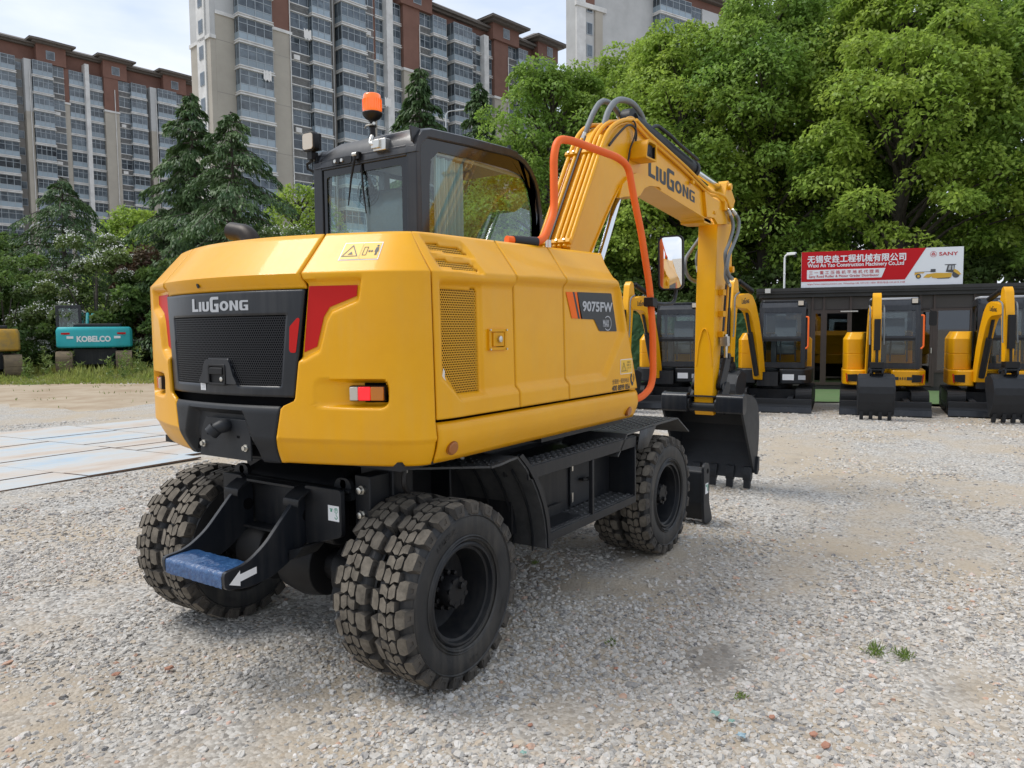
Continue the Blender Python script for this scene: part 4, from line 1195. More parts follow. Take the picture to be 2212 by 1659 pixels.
b.make('warning_sticker', ['white_print', 'sticker_yellow', 'dark_print'], EX, label='yellow keep-clear warning sticker with triangle and standing figure')
# tail lamps in their pockets
for sg, lit in ((1, True), (-1, False)):
    p0 = surf(sg * .745, 1.411, .012); p1 = surf(sg * .908, 1.411, .050)
    p0 = Vector(surf(sg * .748, 1.409, .020)); p1 = Vector(surf(sg * .905, 1.409, .030))
    ux = (p1 - p0).normalized(); n = Vector((0, 0, 1)).cross(ux).normalized() * (1 if sg > 0 else -1)
    if n.dot(Vector((-1, 0, 0))) < 0: n = -n
    L_ = (p1 - p0).length
    def seg(name, a0, a1, m, dz=.030, out=.018):
        b = B(); c = p0 + ux * (L_ * (a0 + a1) / 2) + n * (out * .5 - .018)
        b.obox(c, ux * (L_ * (a1 - a0) / 2), n * (.018 + out * .5) , Vector((0, 0, dz)))
        return b.make(name, m, lampbase if name != 'tail_lamp' else EX, bevel=.004)
    lampbase = None
    lampbase = seg('tail_lamp', -.02, 1.02, 'black_plastic', .034, .006)
    seg('clear_lens', 0, .24, 'clear_lamp'); seg('red_lens', .25, .60, 'red_lamp' if lit else 'red_reflect'); seg('amber_lens', .61, .99, 'amber')
    b = B(); b.mi = 0
    for k in range(3):
        for j in range(2):
            c = p0 + ux * (L_ * (.30 + k * .11)) + Vector((0, 0, -.013 + j * .026)) + n * .010
            b.lathe([(0, .009), (.004, .007), (.005, .003)], c, n, 10)
    b.make('bulb', 'red_lamp' if lit else 'red_reflect', lampbase)

# ---- right side: three panels and the skirt
SG = [(1.206, 1.862), (1.216, 1.868), (1.462, 1.872), (1.474, 1.862), (1.487, 1.405), (1.478, 1.395), (1.305, 1.398), (1.215, 1.488)]
def face_rec(poly):
    return lambda S, Z: 0.026 * sstep(-poly_sd(S, Z, poly) / 0.035 + 0.1)
RA = [(1.235 - .06, 1.47), (1.165, 1.91), (1.80 + .3, 1.93), (2.1, 1.372), (1.30, 1.362)]
dA0 = face_rec(RA)
SGO = [(1.185, 1.885), (1.492, 1.892), (1.510, 1.378), (1.30, 1.378), (1.196, 1.478)]
V1 = rpoly([(1.215, 2.052), (1.205, 2.092), (1.475, 2.080), (1.490, 2.040)], .012, 2)
V2 = rpoly([(1.212, 1.972), (1.203, 2.012), (1.465, 2.000), (1.482, 1.960)], .012, 2)
def grow(p, k):
    cx = sum(q[0] for q in p) / len(p); cy = sum(q[1] for q in p) / len(p)
    return [(x + k * (1 if x > cx else -1), y + k * (1 if y > cy else -1)) for x, y in p]
def dA(S, Z):
    d = dA0(S, Z) + 0.010 * sstep(-poly_sd(S, Z, SGO) / 0.014 + .3)
    for v in (V1, V2): d = d + 0.014 * sstep(-poly_sd(S, Z, grow(v, .022)) / 0.016 + .2)
    return d
LA = [(1.288, 1.146), (1.937, 1.131), (2.126, 1.113)]
RAb = [(1.288, 1.786), (1.95, 1.764), (2.126, 1.806)]
pa = shell('side_door', LA, RAb, 'yellow', 0.0095, dA, hole=Polys([SG, V1, V2]))
def mesh_piece(name, z0, z1, s0, s1, dep, parent, m):
    return shell(name, [(z0, s0), (z1, s0)], [(z0, s1), (z1, s1)], m, 0.03, lambda S, Z: dep + 0 * S, parent=parent, solid=0, uv=True)
mesh_piece('grille', 1.39, 1.88, 1.195, 1.50, .040, pa, 'mesh_yellow')
mesh_piece('grille', 2.036, 2.096, 1.195, 1.50, .022, pa, 'mesh_yellow')
mesh_piece('grille', 1.955, 2.018, 1.195, 1.50, .020, pa, 'mesh_yellow')
RBp = [(1.0, 1.93), (3.3, 1.965), (3.3, 1.374), (1.0, 1.37)]
pb = shell('side_panel', [(1.288, 1.797), (1.95, 1.776), (2.126, 1.817)], [(1.288, 2.298), (1.967, 2.272), (2.126, 2.332)], 'yellow', 0.0125, face_rec(RBp))
RC = [(1.9, 1.94), (2.955, 1.96), (3.035, 1.655), (2.765, 1.378), (1.9, 1.378)]
CF = [(1.288, 3.222), (1.325, 3.209), (1.652, 3.082), (1.90, 2.982), (1.95, 2.945), (1.985, 2.905), (2.06, 2.945), (2.126, 3.020)]
pc = shell('side_panel', [(1.288, 2.309), (1.967, 2.283), (2.126, 2.343)], CF, 'yellow', 0.0115, face_rec(RC))
sk = shell('skirt', [(1.086, 1.168), (1.275, 1.148)], [(1.086, 3.276), (1.275, 3.230)], 'yellow', 0.02, lambda S, Z: 0.004 + 0.010 * sstep((Z - 1.255) / .02) + 0 * S)
sk2 = shell('skirt', [(1.086, -3.276), (1.275, -3.230)], [(1.086, -1.168), (1.275, -1.148)], 'yellow', 0.03, lambda S, Z: 0.004 + 0 * S)
shell('side_panel', [(1.288, -2.40), (1.95, -2.40), (2.126, -2.40)], [(1.288, -1.146), (1.95, -1.131), (2.126, -1.113)], 'yellow', 0.03, face_rec(mirror_poly(RBp)))
for s_, z_ in ((1.250, 1.150), (3.135, 1.138)):
    p = Vector(surf(s_, z_, 0.0)); q = Vector(surf(s_, z_ + .03, 0)); n = Vector((-.12 if s_ < 2 else 0, -1, -.25)).normalized()
    b = B(); b.lathe([(-.02, .030), (.008, .030), (.012, .026), (.013, .012)], p, n, 20); k = b.make('side_marker', 'amber_dark', sk)
    b = B(); b.lathe([(-.02, .034), (.004, .034), (.004, .029)], p, n, 20); b.make('bezel', 'amber_dark', sk)
# door lock
b = B(); P0 = surf(1.62, 1.635, .024)
def lockfn(u, v, w): return (float(P0[0]) + u, float(P0[1]) - w, float(P0[2]) + v)
b = B(); b.ring([lockfn(x, z, 0)[::2] for x, z in rrect(-.075, .075, -.052, .052, .003, 1)], [lockfn(x, z, 0)[::2] for x, z in rrect(-.060, .060, -.038, .038, .003, 1)], P0[1] - .010, P0[1] + .004)
lk = b.make('lock_frame', 'yellow_flat', pa, bevel=.002)
b = B(); b.box(P0[0] - .059, P0[0] + .059, P0[1] + .002, P0[1] + .006, P0[2] - .037, P0[2] + .037); b.make('lock_recess', 'void', pa)
b = B(); b.box(P0[0] - .034, P0[0] + .058, P0[1] - .006, P0[1] + .002, P0[2] - .034, P0[2] + .036); b.make('lock_paddle', 'yellow_flat', pa, bevel=.003)
b = B(); b.lathe([(0, .016), (.012, .016), (.014, .010)], (P0[0] + .012, P0[1] - .006, P0[2] + .002), (0, -1, 0), 8); b.make('key_cylinder', 'zinc', pa)
for x in (-.070, .070):
    for z in (-.047, .047):
        b = B(); b.lathe([(0, .005), (.007, .005)], (P0[0] + x, P0[1] - .010, P0[2] + z), (0, -1, 0), 8); b.make('bolt', 'zinc', pa)
# badge with the model number
b = B(); D_ = .0225
b.mi = 0; patch(b, rpoly([(2.480, 1.743), (2.646, 1.741), (2.716, 1.670), (2.960, 1.667), (2.880, 1.905), (2.432, 1.897)], .010, 2), D_)
b.mi = 1; patch(b, [(2.372, 1.745), (2.445, 1.744), (2.382, 1.895), (2.304, 1.893)], D_)
patch(b, [(2.470, 1.744), (2.497, 1.744), (2.437, 1.897), (2.404, 1.896)], D_)
b.mi = 0; patch(b, [(2.445, 1.744), (2.470, 1.744), (2.404, 1.896), (2.382, 1.895)], D_)
badge = b.make('model_badge', ['dark_print', 'orange_print'], EX, label='dark badge with orange stripes reading 9075FW MAX')
b = decal(B(), text_shape('9075FW', .062, .03, .395), on_shell(2.497, 1.786, .0205)); b.make('lettering', 'silver_print', badge, label='silver 9075FW lettering')
b = decal(B(), text_shape('MAX', .045, .03, .085), on_shell(2.760, 1.695, .0205)); 
cxr, czr = 2.825, 1.718
o = [(cxr + .052 * math.cos(a), czr + .046 * math.sin(a)) for a in np.linspace(-2.3, 2.3, 22)]
i = [(cxr + .046 * math.cos(a), czr + .040 * math.sin(a)) for a in np.linspace(-2.3, 2.3, 22)]
b.add([tuple(surf(x, z, .0205)) for x, z in o + i], [(k, k + 1, 23 + k, 22 + k) for k in range(21)])
b.make('lettering', 'silver_print', badge, label='silver MAX emblem in a ring')
# service sticker and telephone number
b = B(); D_ = -.001
b.mi = 0; patch(b, rrect(2.962, 3.140, 1.392, 1.488, .004, 1), D_)
b.mi = 1; patch(b, rrect(2.967, 3.135, 1.396, 1.484, .003, 1), D_ - .001)
b.mi = 2; fn = lambda x, y, e=0: tuple(surf(2.962 + x, 1.392 + y, D_ - e)); tri_ring(b, fn, .048, .038, .040, .008, .002)
b.add([fn(*q, .002) for q in ((.046, .052), (.051, .052), (.050, .034), (.047, .034), (.046, .024), (.051, .024), (.051, .030), (.046, .030))], [(0, 1, 2, 3), (4, 5, 6, 7)])
decal(b, text_shape('机器行走', .013, .0), lambda u, v: fn(.098 + u * .9, .068 + v, .002))
decal(b, text_shape('或回转时，禁', .012, .0), lambda u, v: fn(.090 + u * .9, .050 + v, .002))
decal(b, text_shape('止人员上下机', .012, .0), lambda u, v: fn(.090 + u * .9, .032 + v, .002))
decal(b, text_shape('器。', .012, .0), lambda u, v: fn(.090 + u * .9, .014 + v, .002))
b.make('warning_sticker', ['white_print', 'sticker_yellow', 'dark_print'], EX, label='yellow exclamation warning sticker by the front of the side panel')
b = decal(B(), text_shape('全国统一服务电话', .032, 0, .245), on_shell(2.845, 1.335, -.002))
decal(b, text_shape('400 8899 856', .036, .02, .262), on_shell(2.842, 1.292, -.002))
ph = [(.0, .055), (.010, .075), (.024, .072), (.026, .058), (.018, .050), (.020, .030), (.030, .018), (.042, .020), (.046, .006), (.036, -.006), (.020, -.002), (.006, .016), (.0, .034)]
b.add([tuple(surf(3.112 + x * 1.0, 1.315 + z, -.002)) for x, z in ph], [tuple(range(len(ph)))])
for rr_ in (.022, .036):
    o = [(3.140 + rr_ * math.cos(a), 1.372 + rr_ * math.sin(a)) for a in np.linspace(-.9, .9, 7)]; i = [(3.140 + (rr_ - .006) * math.cos(a), 1.372 + (rr_ - .006) * math.sin(a)) for a in np.linspace(-.9, .9, 7)]
    b.add([tuple(surf(x, z - .012, -.002)) for x, z in o + i], [(k, k + 1, 8 + k, 7 + k) for k in range(6)])
b.make('lettering', 'dark_print', EX, label='black service telephone lettering on the side panel')
# scuffed film by the side grille
b = B(); patch(b, [(1.196, 1.515), (1.206, 1.500), (1.204, 1.47), (1.214, 1.455), (1.212, 1.43), (1.224, 1.405), (1.205, 1.418), (1.196, 1.455), (1.188, 1.47)], .014); b.make('torn_film', 'scuff', pa)
# top deck and dark core behind the seams
b = B(); rows = []
for s_ in np.linspace(0, 3.02, 60):
    p = surf(s_, float(ztop(s_)) - .001, 0)
    rows.append(tuple(p))
for k in range(len(rows) - 1):
    (x0, y0, z0), (x1, y1, z1) = rows[k], rows[k + 1]
    yl0, yl1 = (-y0, -y1) if x0 < .93 else (-.70, -.70)
    if x1 - x0 < 1e-4 and k: continue
    b.add([(x0, y0, z0), (x1, y1, z1), (x1, yl1 if x1 < .93 else -.70, z1), (x0, yl0, z0)], [(0, 1, 2, 3)])
b.make('hood_top', 'yellow', EX, smooth=30)
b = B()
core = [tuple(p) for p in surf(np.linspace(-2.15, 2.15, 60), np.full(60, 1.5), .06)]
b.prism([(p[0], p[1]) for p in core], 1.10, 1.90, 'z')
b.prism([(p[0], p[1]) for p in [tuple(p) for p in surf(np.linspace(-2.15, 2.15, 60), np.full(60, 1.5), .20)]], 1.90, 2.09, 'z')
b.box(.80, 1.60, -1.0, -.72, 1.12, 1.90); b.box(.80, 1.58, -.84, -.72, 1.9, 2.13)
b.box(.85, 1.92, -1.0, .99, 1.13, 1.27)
b.make('dark_core', 'void', EX)  # near-black filler body; its colour makes seams and grilles look shaded
# front face of the right module and the inner wall beside the boom
b = B(); z_ = [1.288, 1.325, 1.5, 1.652, 1.8, 1.90, 1.95, 1.985, 2.06, 2.126]
f_ = [surf(np.interp(q, [c[0] for c in CF], [c[1] for c in CF]), q + (ztop(3.0) - 2.126) * max(0, (q - 1.85) / .276), .004) for q in z_]
b.add([tuple(p) for p in f_] + [(p[0] + .05, -.70, p[2]) for p in f_], [(k, k + 1, k + 1 + len(z_), k + len(z_)) for k in range(len(z_) - 1)])
b.add([(.93, -.70, 1.28), (1.93, -.70, 1.28), (1.70, -.70, 2.16), (.93, -.70, 2.14)], [(0, 1, 2, 3)])
b.make('front_panel', 'yellow', EX, smooth=30, solid=.01)
b = B(); b.box(1.86, 1.955, -1.0, -.90, 1.26, 1.345); b.make('rail_bracket', 'yellow_flat', EX, bevel=.008)
b = B(); b.box(.84, 1.90, -.93, .93, 1.045, 1.12); b.box(-.30, .84, -.9, .9, 1.06, 1.10); b.make('platform_frame', 'black_metal', EX)
b = B(); b.lathe([(0, .52), (.07, .52), (.07, .48), (.13, .48)], (1.2, 0, .95), (0, 0, 1), 48); b.make('slew_ring', 'black_metal', EX)
# filler cap on the hood and exhaust stack
b = B(); b.lathe([(0, .034), (.035, .034), (.038, .028), (.04, .018), (.085, .018), (.087, .01)], (1.145, -.80, 2.13), (0, 0, 1), 20); b.make('filler_cap', 'zinc', EX)
b = B()
pth = fillet([(-.07, .36, 2.08), (-.07, .36, 2.17), (-.07, .41, 2.225), (-.07, .545, 2.25)], .07, 6)
b.tube(pth, .050, 20, caps=False)
b.tube(pth, .045, 20, caps=False)
# slanted mouth
b.v = [(x - .0, y + (.035 * (z - 2.24) / .05 if y > .57 else 0), z) for x, y, z in b.v]
ex = b.make('exhaust_pipe', 'exhaust', EX)
# ---------------------------------------------------------------- wheels
def make_wheel(outer_dish):
    """wheel about the y axis, outside towards -y; returns rim object with tyre and hub children"""
    R, N = .44, 22
    b = B()
    # carcass profile (y, r): bead to bead
    prof = [(-.085, .232), (-.104, .250), (-.116, .285), (-.122, .325), (-.120, .360), (-.112, .385), (-.100, .402), (-.09, .410), (0, .414), (.09, .410), (.100, .402), (.112, .385), (.120, .360), (.122, .325), (.116, .285), (.104, .250), (.085, .232)]
    b.mi = 0
    b.lathe([(-y * .84, r) for y, r in prof], (0, 0, 0), (0, -1, 0), 66)
    b.f = [f for f in b.f if len(f) == 4]; b.m = [0] * len(b.f)
    # moulded rings on the sidewall
    for sg in (-1, 1):
        for r, h in ((.372, .004), (.262, .004), (.274, .003)):
            b.lathe([(sg * .098, r - .006), (sg * (.098 + h + .003), r), (sg * .098, r + .006)], (0, 0, 0), (0, 1, 0), 66)
            b.f = [f for f in b.f if len(f) <= 4]; b.m = b.m[:len(b.f)]
    def P(y, th, r): return (r * math.sin(th), y * .84, r * math.cos(th))
    pit = 2 * math.pi / N
    def lug(poly, th0, rt, mi_top=1, mi_side=2, flare=.004, r0=.404):
        """block with its foot wider than its top; poly in (y, fraction of pitch)"""
        n = len(poly)
        cy = sum(q[0] for q in poly) / n; ct = sum(q[1] for q in poly) / n
        poly = [(y, t + .34 * abs(y) / .12) for y, t in poly]; ct += .34 * .07 / .12
        top = [P(y, th0 + t * pit, rt - max(0, abs(y) - .085) * .35) for y, t in poly]
        bot = [P(y + (flare if y > cy else -flare), th0 + (t + (.03 if t > ct else -.03)) * pit, r0 - max(0, abs(y) - .085) * .8) for y, t in poly]
        b.mi = mi_top
        b.add(top, [tuple(range(n))])
        b.mi = mi_side
        b.add(top + bot, [(i, (i + 1) % n, n + (i + 1) % n, n + i) for i in range(n)])
    for k in range(N):
        th = k * pit
        j = lambda: rnd.uniform(-.02, .02)
        for sg, off in ((-1, 0.0), (1, .5)):
            q = th + off * pit
            lug([(sg * .120, .02), (sg * .120, .58), (sg * .095, .68), (sg * .066, .68), (sg * .056, .42), (sg * .062, .10), (sg * .09, .0)], q, .440 + j() * .03, flare=.002)
            lug([(sg * .048, .02), (sg * .046, .38), (sg * .026, .50), (sg * .003, .40), (sg * .004, .06), (sg * .026, -.02)], q + .18 * pit, .441 + j() * .03, flare=.002)
            lug([(sg * .056, .50), (sg * .052, .84), (sg * .028, .92), (sg * .004, .86), (sg * .004, .52), (sg * .028, .58)], q + .18 * pit, .441 + j() * .03, flare=.002)
            # shoulder buttress down the sidewall with a square dimple
            b.mi = 2
            a0, a1 = q + .36 * pit, q + .90 * pit
            o1 = [P(sg * .1185, a0, .433), P(sg * .1185, a1, .433), P(sg * .128, a1 - .05 * pit, .384), P(sg * .128, a0 + .05 * pit, .384)]
            i1 = [P(sg * .108, a0, .42), P(sg * .108, a1, .42), P(sg * .112, a1 - .02 * pit, .372), P(sg * .112, a0 + .02 * pit, .372)]
            inn = [P(sg * .1225, a0 + .16 * pit, .421), P(sg * .1225, a1 - .16 * pit, .421), P(sg * .1265, a1 - .18 * pit, .396), P(sg * .1265, a0 + .18 * pit, .396)]
            ind = [P(sg * (.1225 - .008), a0 + .18 * pit, .419), P(sg * (.1225 - .008), a1 - .18 * pit, .419), P(sg * (.1265 - .009), a1 - .2 * pit, .398), P(sg * (.1265 - .009), a0 + .2 * pit, .398)]
            b.add(o1 + i1 + inn + ind, [(0, 4, 5, 1), (1, 5, 6, 2), (2, 6, 7, 3), (3, 7, 4, 0), (0, 1, 9, 8), (1, 2, 10, 9), (2, 3, 11, 10), (3, 0, 8, 11), (8, 9, 13, 12), (9, 10, 14, 13), (10, 11, 15, 14), (11, 8, 12, 15), (12, 13, 14, 15)])
    tyre = b
    # raised sidewall lettering
    def ring_text(body, rr, hgt, a0, sgn=-1):
        vs, fs = text_shape(body, hgt, .01)
        b.mi = 0
        b.add([P(sgn * .1245, a0 + (u / rr), rr + v) for u, v in vs], fs)
    ring_text('ARMOUR', .318, .026, rad(-40)); ring_text('8.25-16', .318, .018, rad(110)); ring_text('R-1/S', .318, .022, rad(165))
    r = B()
    if outer_dish:
        rim = [(-.088, .245), (-.094, .236), (-.092, .226), (-.070, .222), (-.066, .210), (.02, .203), (.075, .198), (.083, .17), (.075, .12), (.07, .10), (.085, .10), (.09, .205), (.09, .236)]
    else:
        rim = [(-.09, .236), (-.09, .205), (-.06, .10), (-.05, .10), (-.05, .19), (.06, .2), (.092, .226), (.094, .236), (.088, .245)]
    r.lathe([(-y, q) for y, q in rim], (0, 0, 0), (0, -1, 0), 48)
    r.f = [f for f in r.f if len(f) == 4]; r.m = [0] * len(r.f)
    return tyre, r
tyre_b, rim_b = make_wheel(True)
w0 = rim_b.make('wheel', 'black_metal', EX)
t0 = tyre_b.make('tyre', ['tyre_side', 'tread_dirt', 'tread'], w0, smooth=22, fix=True)
h = B()
h.lathe([(-.03, .115), (-.01, .115), (-.01, .10), (.04, .098), (.045, .075), (.115, .072), (.122, .066)], (0, .07, 0), (0, -1, 0), 32)
for k in range(10):
    a = k * .6283
    h.lathe([(0, .013), (.028, .013), (.03, .008)], (.087 * math.sin(a), .03, .087 * math.cos(a)), (0, -1, 0), 6)
for k in range(8):
    a = k * .7854 + .3
    h.lathe([(0, .014), (.014, .014)], (.062 * math.sin(a), -.04, .062 * math.cos(a)), (0, -1, 0), 8)
h.lathe([(0, .017), (.018, .017), (.02, .008)], (.015, -.052, .03), (0, -1, 0), 12)
hub = h.make('hub', 'black_plastic', w0)
w0.location = (0, -.925, .44)
spots = [(0, -.925, 1), (0, -.690, 0), (0, .925, 1), (0, .690, 0), (2.511, -.925, 1), (2.511, -.690, 0), (2.511, .925, 1), (2.511, .690, 0)]
for k, (x, y, o_) in enumerate(spots):
    if k == 0: o = w0
    else: o = copy_tree(w0, EX)
    o.location = (x, y, .44)
    flip = (y > 0)
    o.rotation_euler = (0, rad(37 * k + (15 if k else 0)), math.pi if flip else 0)
    if flip: o.rotation_euler = (0, rad(37 * k), math.pi)
    if not o_:
        o.rotation_euler = (0, rad(29 * k), 0 if flip else math.pi)

# ---------------------------------------------------------------- undercarriage
b = B()
b.prism(rpoly([(-.22, .62), (-.22, .92), (.0, 1.0), (2.4, 1.0), (2.75, .85), (2.75, .55), (2.2, .52), (.5, .52)], .06, 3), -.36, .36)
b.box(.55, 1.95, -.50, .50, .50, .95)
b.make('chassis', 'black_metal', EX, bevel=.01)
for x in (0, 2.511):
    b = B(); b.cyl((x, -.86, .44), (x, .86, .44), .085, 20); b.lathe([(-.15, .10), (-.13, .17), (.0, .19), (.13, .17), (.15, .10)], (x, .0, .44), (0, 1, 0), 24)
    b.lathe([(-.12, .10), (-.10, .185), (.09, .185), (.11, .10)], (x, -.40, .44), (0, 1, 0), 28); b.lathe([(-.12, .10), (-.10, .16), (.09, .16), (.11, .10)], (x, .40, .44), (0, 1, 0), 28)
    for k in range(4):
        a = rad(20 + 45 * k)
        b.obox((x - .19 * math.sin(a), -.40, .44 + .19 * math.cos(a)), (.012, 0, .01), (0, .085, 0), (.01, 0, .03))
    b.make('axle', 'black_plastic', EX, bevel=.004)
for pl_ in ([(-.50, .93), (-.248, .93), (-.248, .63), (-.36, .66), (-.50, .70)], [(.40, .93), (.24, .93), (.24, .64), (.40, .68)]):
    b = B(); b.prism(rpoly(pl_, .02, 3), -.285, -.255, 'x'); b.make('mount_plate', 'black_metal', EX, bevel=.004)
b = B(); b.ring(rrect(-.246, .238, .66, .93, .01, 4), [(-.02 + .06 * math.cos(a), .80 + .06 * math.sin(a)) for a in np.linspace(.16, 6.28 + .16, 20, endpoint=False)], -.13, -.11, 'x'); b.make('back_plate', 'slate', EX)
b = B(); b.prism([(-.36, .66), (-.26, .63), (-.26, .58), (-.30, .60)], -.40, -.256, 'x'); b.make('gusset', 'black_metal', EX)
b = B(); b.box(-.10, -.04, -.40, .34, .70, .90); b.make('dark_hitch_beam', 'void', EX)  # near-black colour stands for the dark void behind the plates
# rear step bracket: two side plates, bent flanges, tread wrapped in blue film
def step_plate(y, name='step_bracket'):
    b = B()
    out = rpoly([(-.748, .530), (-.750, .612), (-.655, .620), (-.60, .640), (-.52, .690), (-.352, .858), (-.29, .898), (-.235, .905), (-.235, .640), (-.27, .648), (-.40, .563), (-.50, .522), (-.62, .512)], [.03, .02, .04, .04, .04, .02, .03, .01, .01, .03, .03, .03, .04], 3)
    b.prism(out, y - .011, y + .011)
    return b.make(name, 'slate', EX, bevel=.003)
spR = step_plate(-.236); spL = step_plate(.226)
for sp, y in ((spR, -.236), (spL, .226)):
    b = B(); b.lathe([(-.0125, .0), (-.0125, .031), (.0125, .031), (.0125, 0)], (-.268, y, .775), (0, 1, 0), 24); b.make('dark_disc', 'void', sp)  # near-black disc on the plate, painted shade of a hole
    b = B(); pts = [(-.365, .848), (-.36, .872), (-.33, .893), (-.29, .912), (-.22, .920)]
    b.add([(x, y + d_, z) for x, z in pts for d_ in (-.055, .055)] + [(x + .004, y + d_, z - .014) for x, z in pts for d_ in (-.055, .055)],
          [f for k in range(4) for f in ((2 * k, 2 * k + 1, 2 * k + 3, 2 * k + 2), (10 + 2 * k, 12 + 2 * k, 13 + 2 * k, 11 + 2 * k), (2 * k, 2 * k + 2, 12 + 2 * k, 10 + 2 * k), (2 * k + 1, 11 + 2 * k, 13 + 2 * k, 3 + 2 * k))] + [(0, 10, 11, 1), (8, 9, 19, 18)])
    b.make('flange', 'black_metal', sp, bevel=.003)
b = B(); b.box(-.30, -.235, -.19, .18, .905, .919); b.box(-.235, -.13, -.50, .40, .905, .92); b.make('top_flange', 'black_metal', EX, bevel=.002)
b = B(); b.box(-.30, -.13, -.23, .22, .66, .672); b.make('cross_plate', 'black_metal', EX)
b = B()
prof = [(-.746, .536), (-.748, .588), (-.742, .602), (-.72, .608), (-.655, .611), (-.60, .613), (-.585, .610), (-.59, .595), (-.70, .585), (-.72, .538)]
ny = 30
vs = []
for k in range(ny + 1):
    y = -.224 + .438 * k / ny
    for i, (x, z) in enumerate(prof):
        jx, jz = rnd.uniform(-.0022, .0022), rnd.uniform(-.0013, .0013)
        vs.append((x + jx, y, z + jz))
n_ = len(prof)
b.add(vs, [(k * n_ + i, k * n_ + i + 1, (k + 1) * n_ + i + 1, (k + 1) * n_ + i) for k in range(ny) for i in range(n_ - 1)])
stp = b.make('step_tread', 'blue_film', EX, smooth=60)
b = B()
ar = [(-.715, .558), (-.655, .600), (-.655, .586), (-.572, .592), (-.572, .562), (-.655, .556), (-.655, .540)]
ar = [(-.726, .553), (-.668, .604), (-.668, .586), (-.578, .598), (-.578, .566), (-.668, .552), (-.668, .532)]
b.add([(x, -.2485, z) for x, z in ar], [tuple(range(7))]); b.make('arrow_sticker', 'white_print', spR, label='white arrow sticker pointing rearwards')
# lifting lugs, lift point sticker, bolted blocks beside the mount
for y in (-.44, .34):
    b = B(); b.ring([(x, z) for x, z in rpoly([(y - .07, .86), (y - .045, .97), (y + .045, .97), (y + .09, .86)], .035, 5)], [(y + .02 * math.cos(a), .94 + .022 * math.sin(a)) for a in np.linspace(math.pi * 1.25, math.pi * 3.25, 24, endpoint=False)], -.21, -.185, 'x')
    b.make('lifting_lug', 'black_metal', EX)
b = B(); b.mi = 0; b.add([(-.2865, -.49 + u, .775 + v) for u, v in ((0, 0), (.075, 0), (.075, .075), (0, .075))], [(0, 1, 2, 3)])
b.mi = 1; fn = lambda u, v: (-.2875, -.49 + .075 - u, .775 + v)
o = [(.055 + .013 * math.cos(a), .053 + .013 * math.sin(a)) for a in np.linspace(0, 6.283, 17)[:-1]]; i = [(.055 + .0105 * math.cos(a), .053 + .0105 * math.sin(a)) for a in np.linspace(0, 6.283, 17)[:-1]]
b.add([fn(*q) for q in o + i], [(k, (k + 1) % 16, 16 + (k + 1) % 16, 16 + k) for k in range(16)])
b.add([fn(*q) for q in ((.053, .046), (.057, .046), (.057, .055), (.062, .055), (.055, .063), (.048, .055), (.053, .055))], [tuple(range(7))])
o = [(.055 + .010 * math.cos(a), .020 + .010 * math.sin(a)) for a in np.linspace(-3.3, 1.3, 14)]; i = [(.055 + .006 * math.cos(a), .020 + .006 * math.sin(a)) for a in np.linspace(-3.3, 1.3, 14)]
b.add([fn(*q) for q in o + i], [(k, k + 1, 15 + k, 14 + k) for k in range(13)])
b.add([fn(*q) for q in ((.054, .028), (.057, .028), (.057, .040), (.054, .040), (.012, .060), (.034, .060), (.030, .055), (.016, .055), (.017, .054), (.029, .054), (.029, .044), (.017, .044))], [(0, 1, 2, 3), (4, 5, 6, 7), (8, 9, 10, 11)])
b.make('lift_sticker', ['white_print', 'green_print'], EX, label='white lift-point sticker with green hook and arrow')
b = B(); b.box(-.19, -.05, -.60, -.50, .70, .99); b.make('bolted_block', 'black_metal', EX, bevel=.006)
for z in (.80, .92):
    b = B(); b.lathe([(0, .022), (.012, .022), (.012, .016), (.03, .016), (.032, .010)], (-.19, -.553, z), (-1, 0, 0), 14); b.make('bolt', 'zinc', EX)
b = B(); b.box(-.05, .10, -.62, -.40, .66, 1.05); b.box(-.02, .06, .36, .55, .6, 1.05); b.make('frame_post', 'black_metal', EX, bevel=.006)
b = B(); b.tube(spline([(-.0, -.66, 1.03), (-.02, -.665, .93), (.03, -.66, .84), (.02, -.64, .70)], 6), .013, 8); b.make('hydraulic_hose', 'cable', EX)
b = B(); b.cyl((-.0, -.66, 1.04), (-.005, -.662, .985), .012, 8); b.make('hose_fitting', 'zinc', EX)
b = B(); b.lathe([(0, .02), (.03, .02), (.03, .012), (.05, .012)], (-.13, .10, .86), (-1, 0, 0), 8); b.make('coupling', 'zinc', EX)
# rear fender arc and step box on the right side
fa = [(.24, 1.012), (.32, 1.014), (.40, 1.022), (.475, 1.026), (.555, .955), (.620, .878), (.668, .805), (.712, .72), (.742, .63), (.757, .55), (.760, .470)]
def fender(pts, y0, y1, name, m, th=.012):
    b = B()
    n = len(pts)
    tn = []
    for i in range(n):
        t = Vector((pts[min(i + 1, n - 1)][0] - pts[max(i - 1, 0)][0], pts[min(i + 1, n - 1)][1] - pts[max(i - 1, 0)][1]))
        t.normalize(); tn.append((-t.y, t.x))
    vs = [(x, y, z) for x, z in pts for y in (y0, y1)] + [(x - tn[i][0] * th, y, z - tn[i][1] * th) for i, (x, z) in enumerate(pts) for y in (y0, y1)]
    k = 2 * n
    fs = []
    for i in range(n - 1):
        fs += [(2 * i, 2 * i + 1, 2 * i + 3, 2 * i + 2), (k + 2 * i, k + 2 * i + 2, k + 2 * i + 3, k + 2 * i + 1), (2 * i, 2 * i + 2, k + 2 * i + 2, k + 2 * i), (2 * i + 1, k + 2 * i + 1, k + 2 * i + 3, 2 * i + 3)]
    fs += [(0, k, k + 1, 1), (2 * n - 2, 2 * n - 1, k + 2 * n - 1, k + 2 * n - 2)]
    b.add(vs, fs)
    return b.make(name, m, EX, smooth=30)
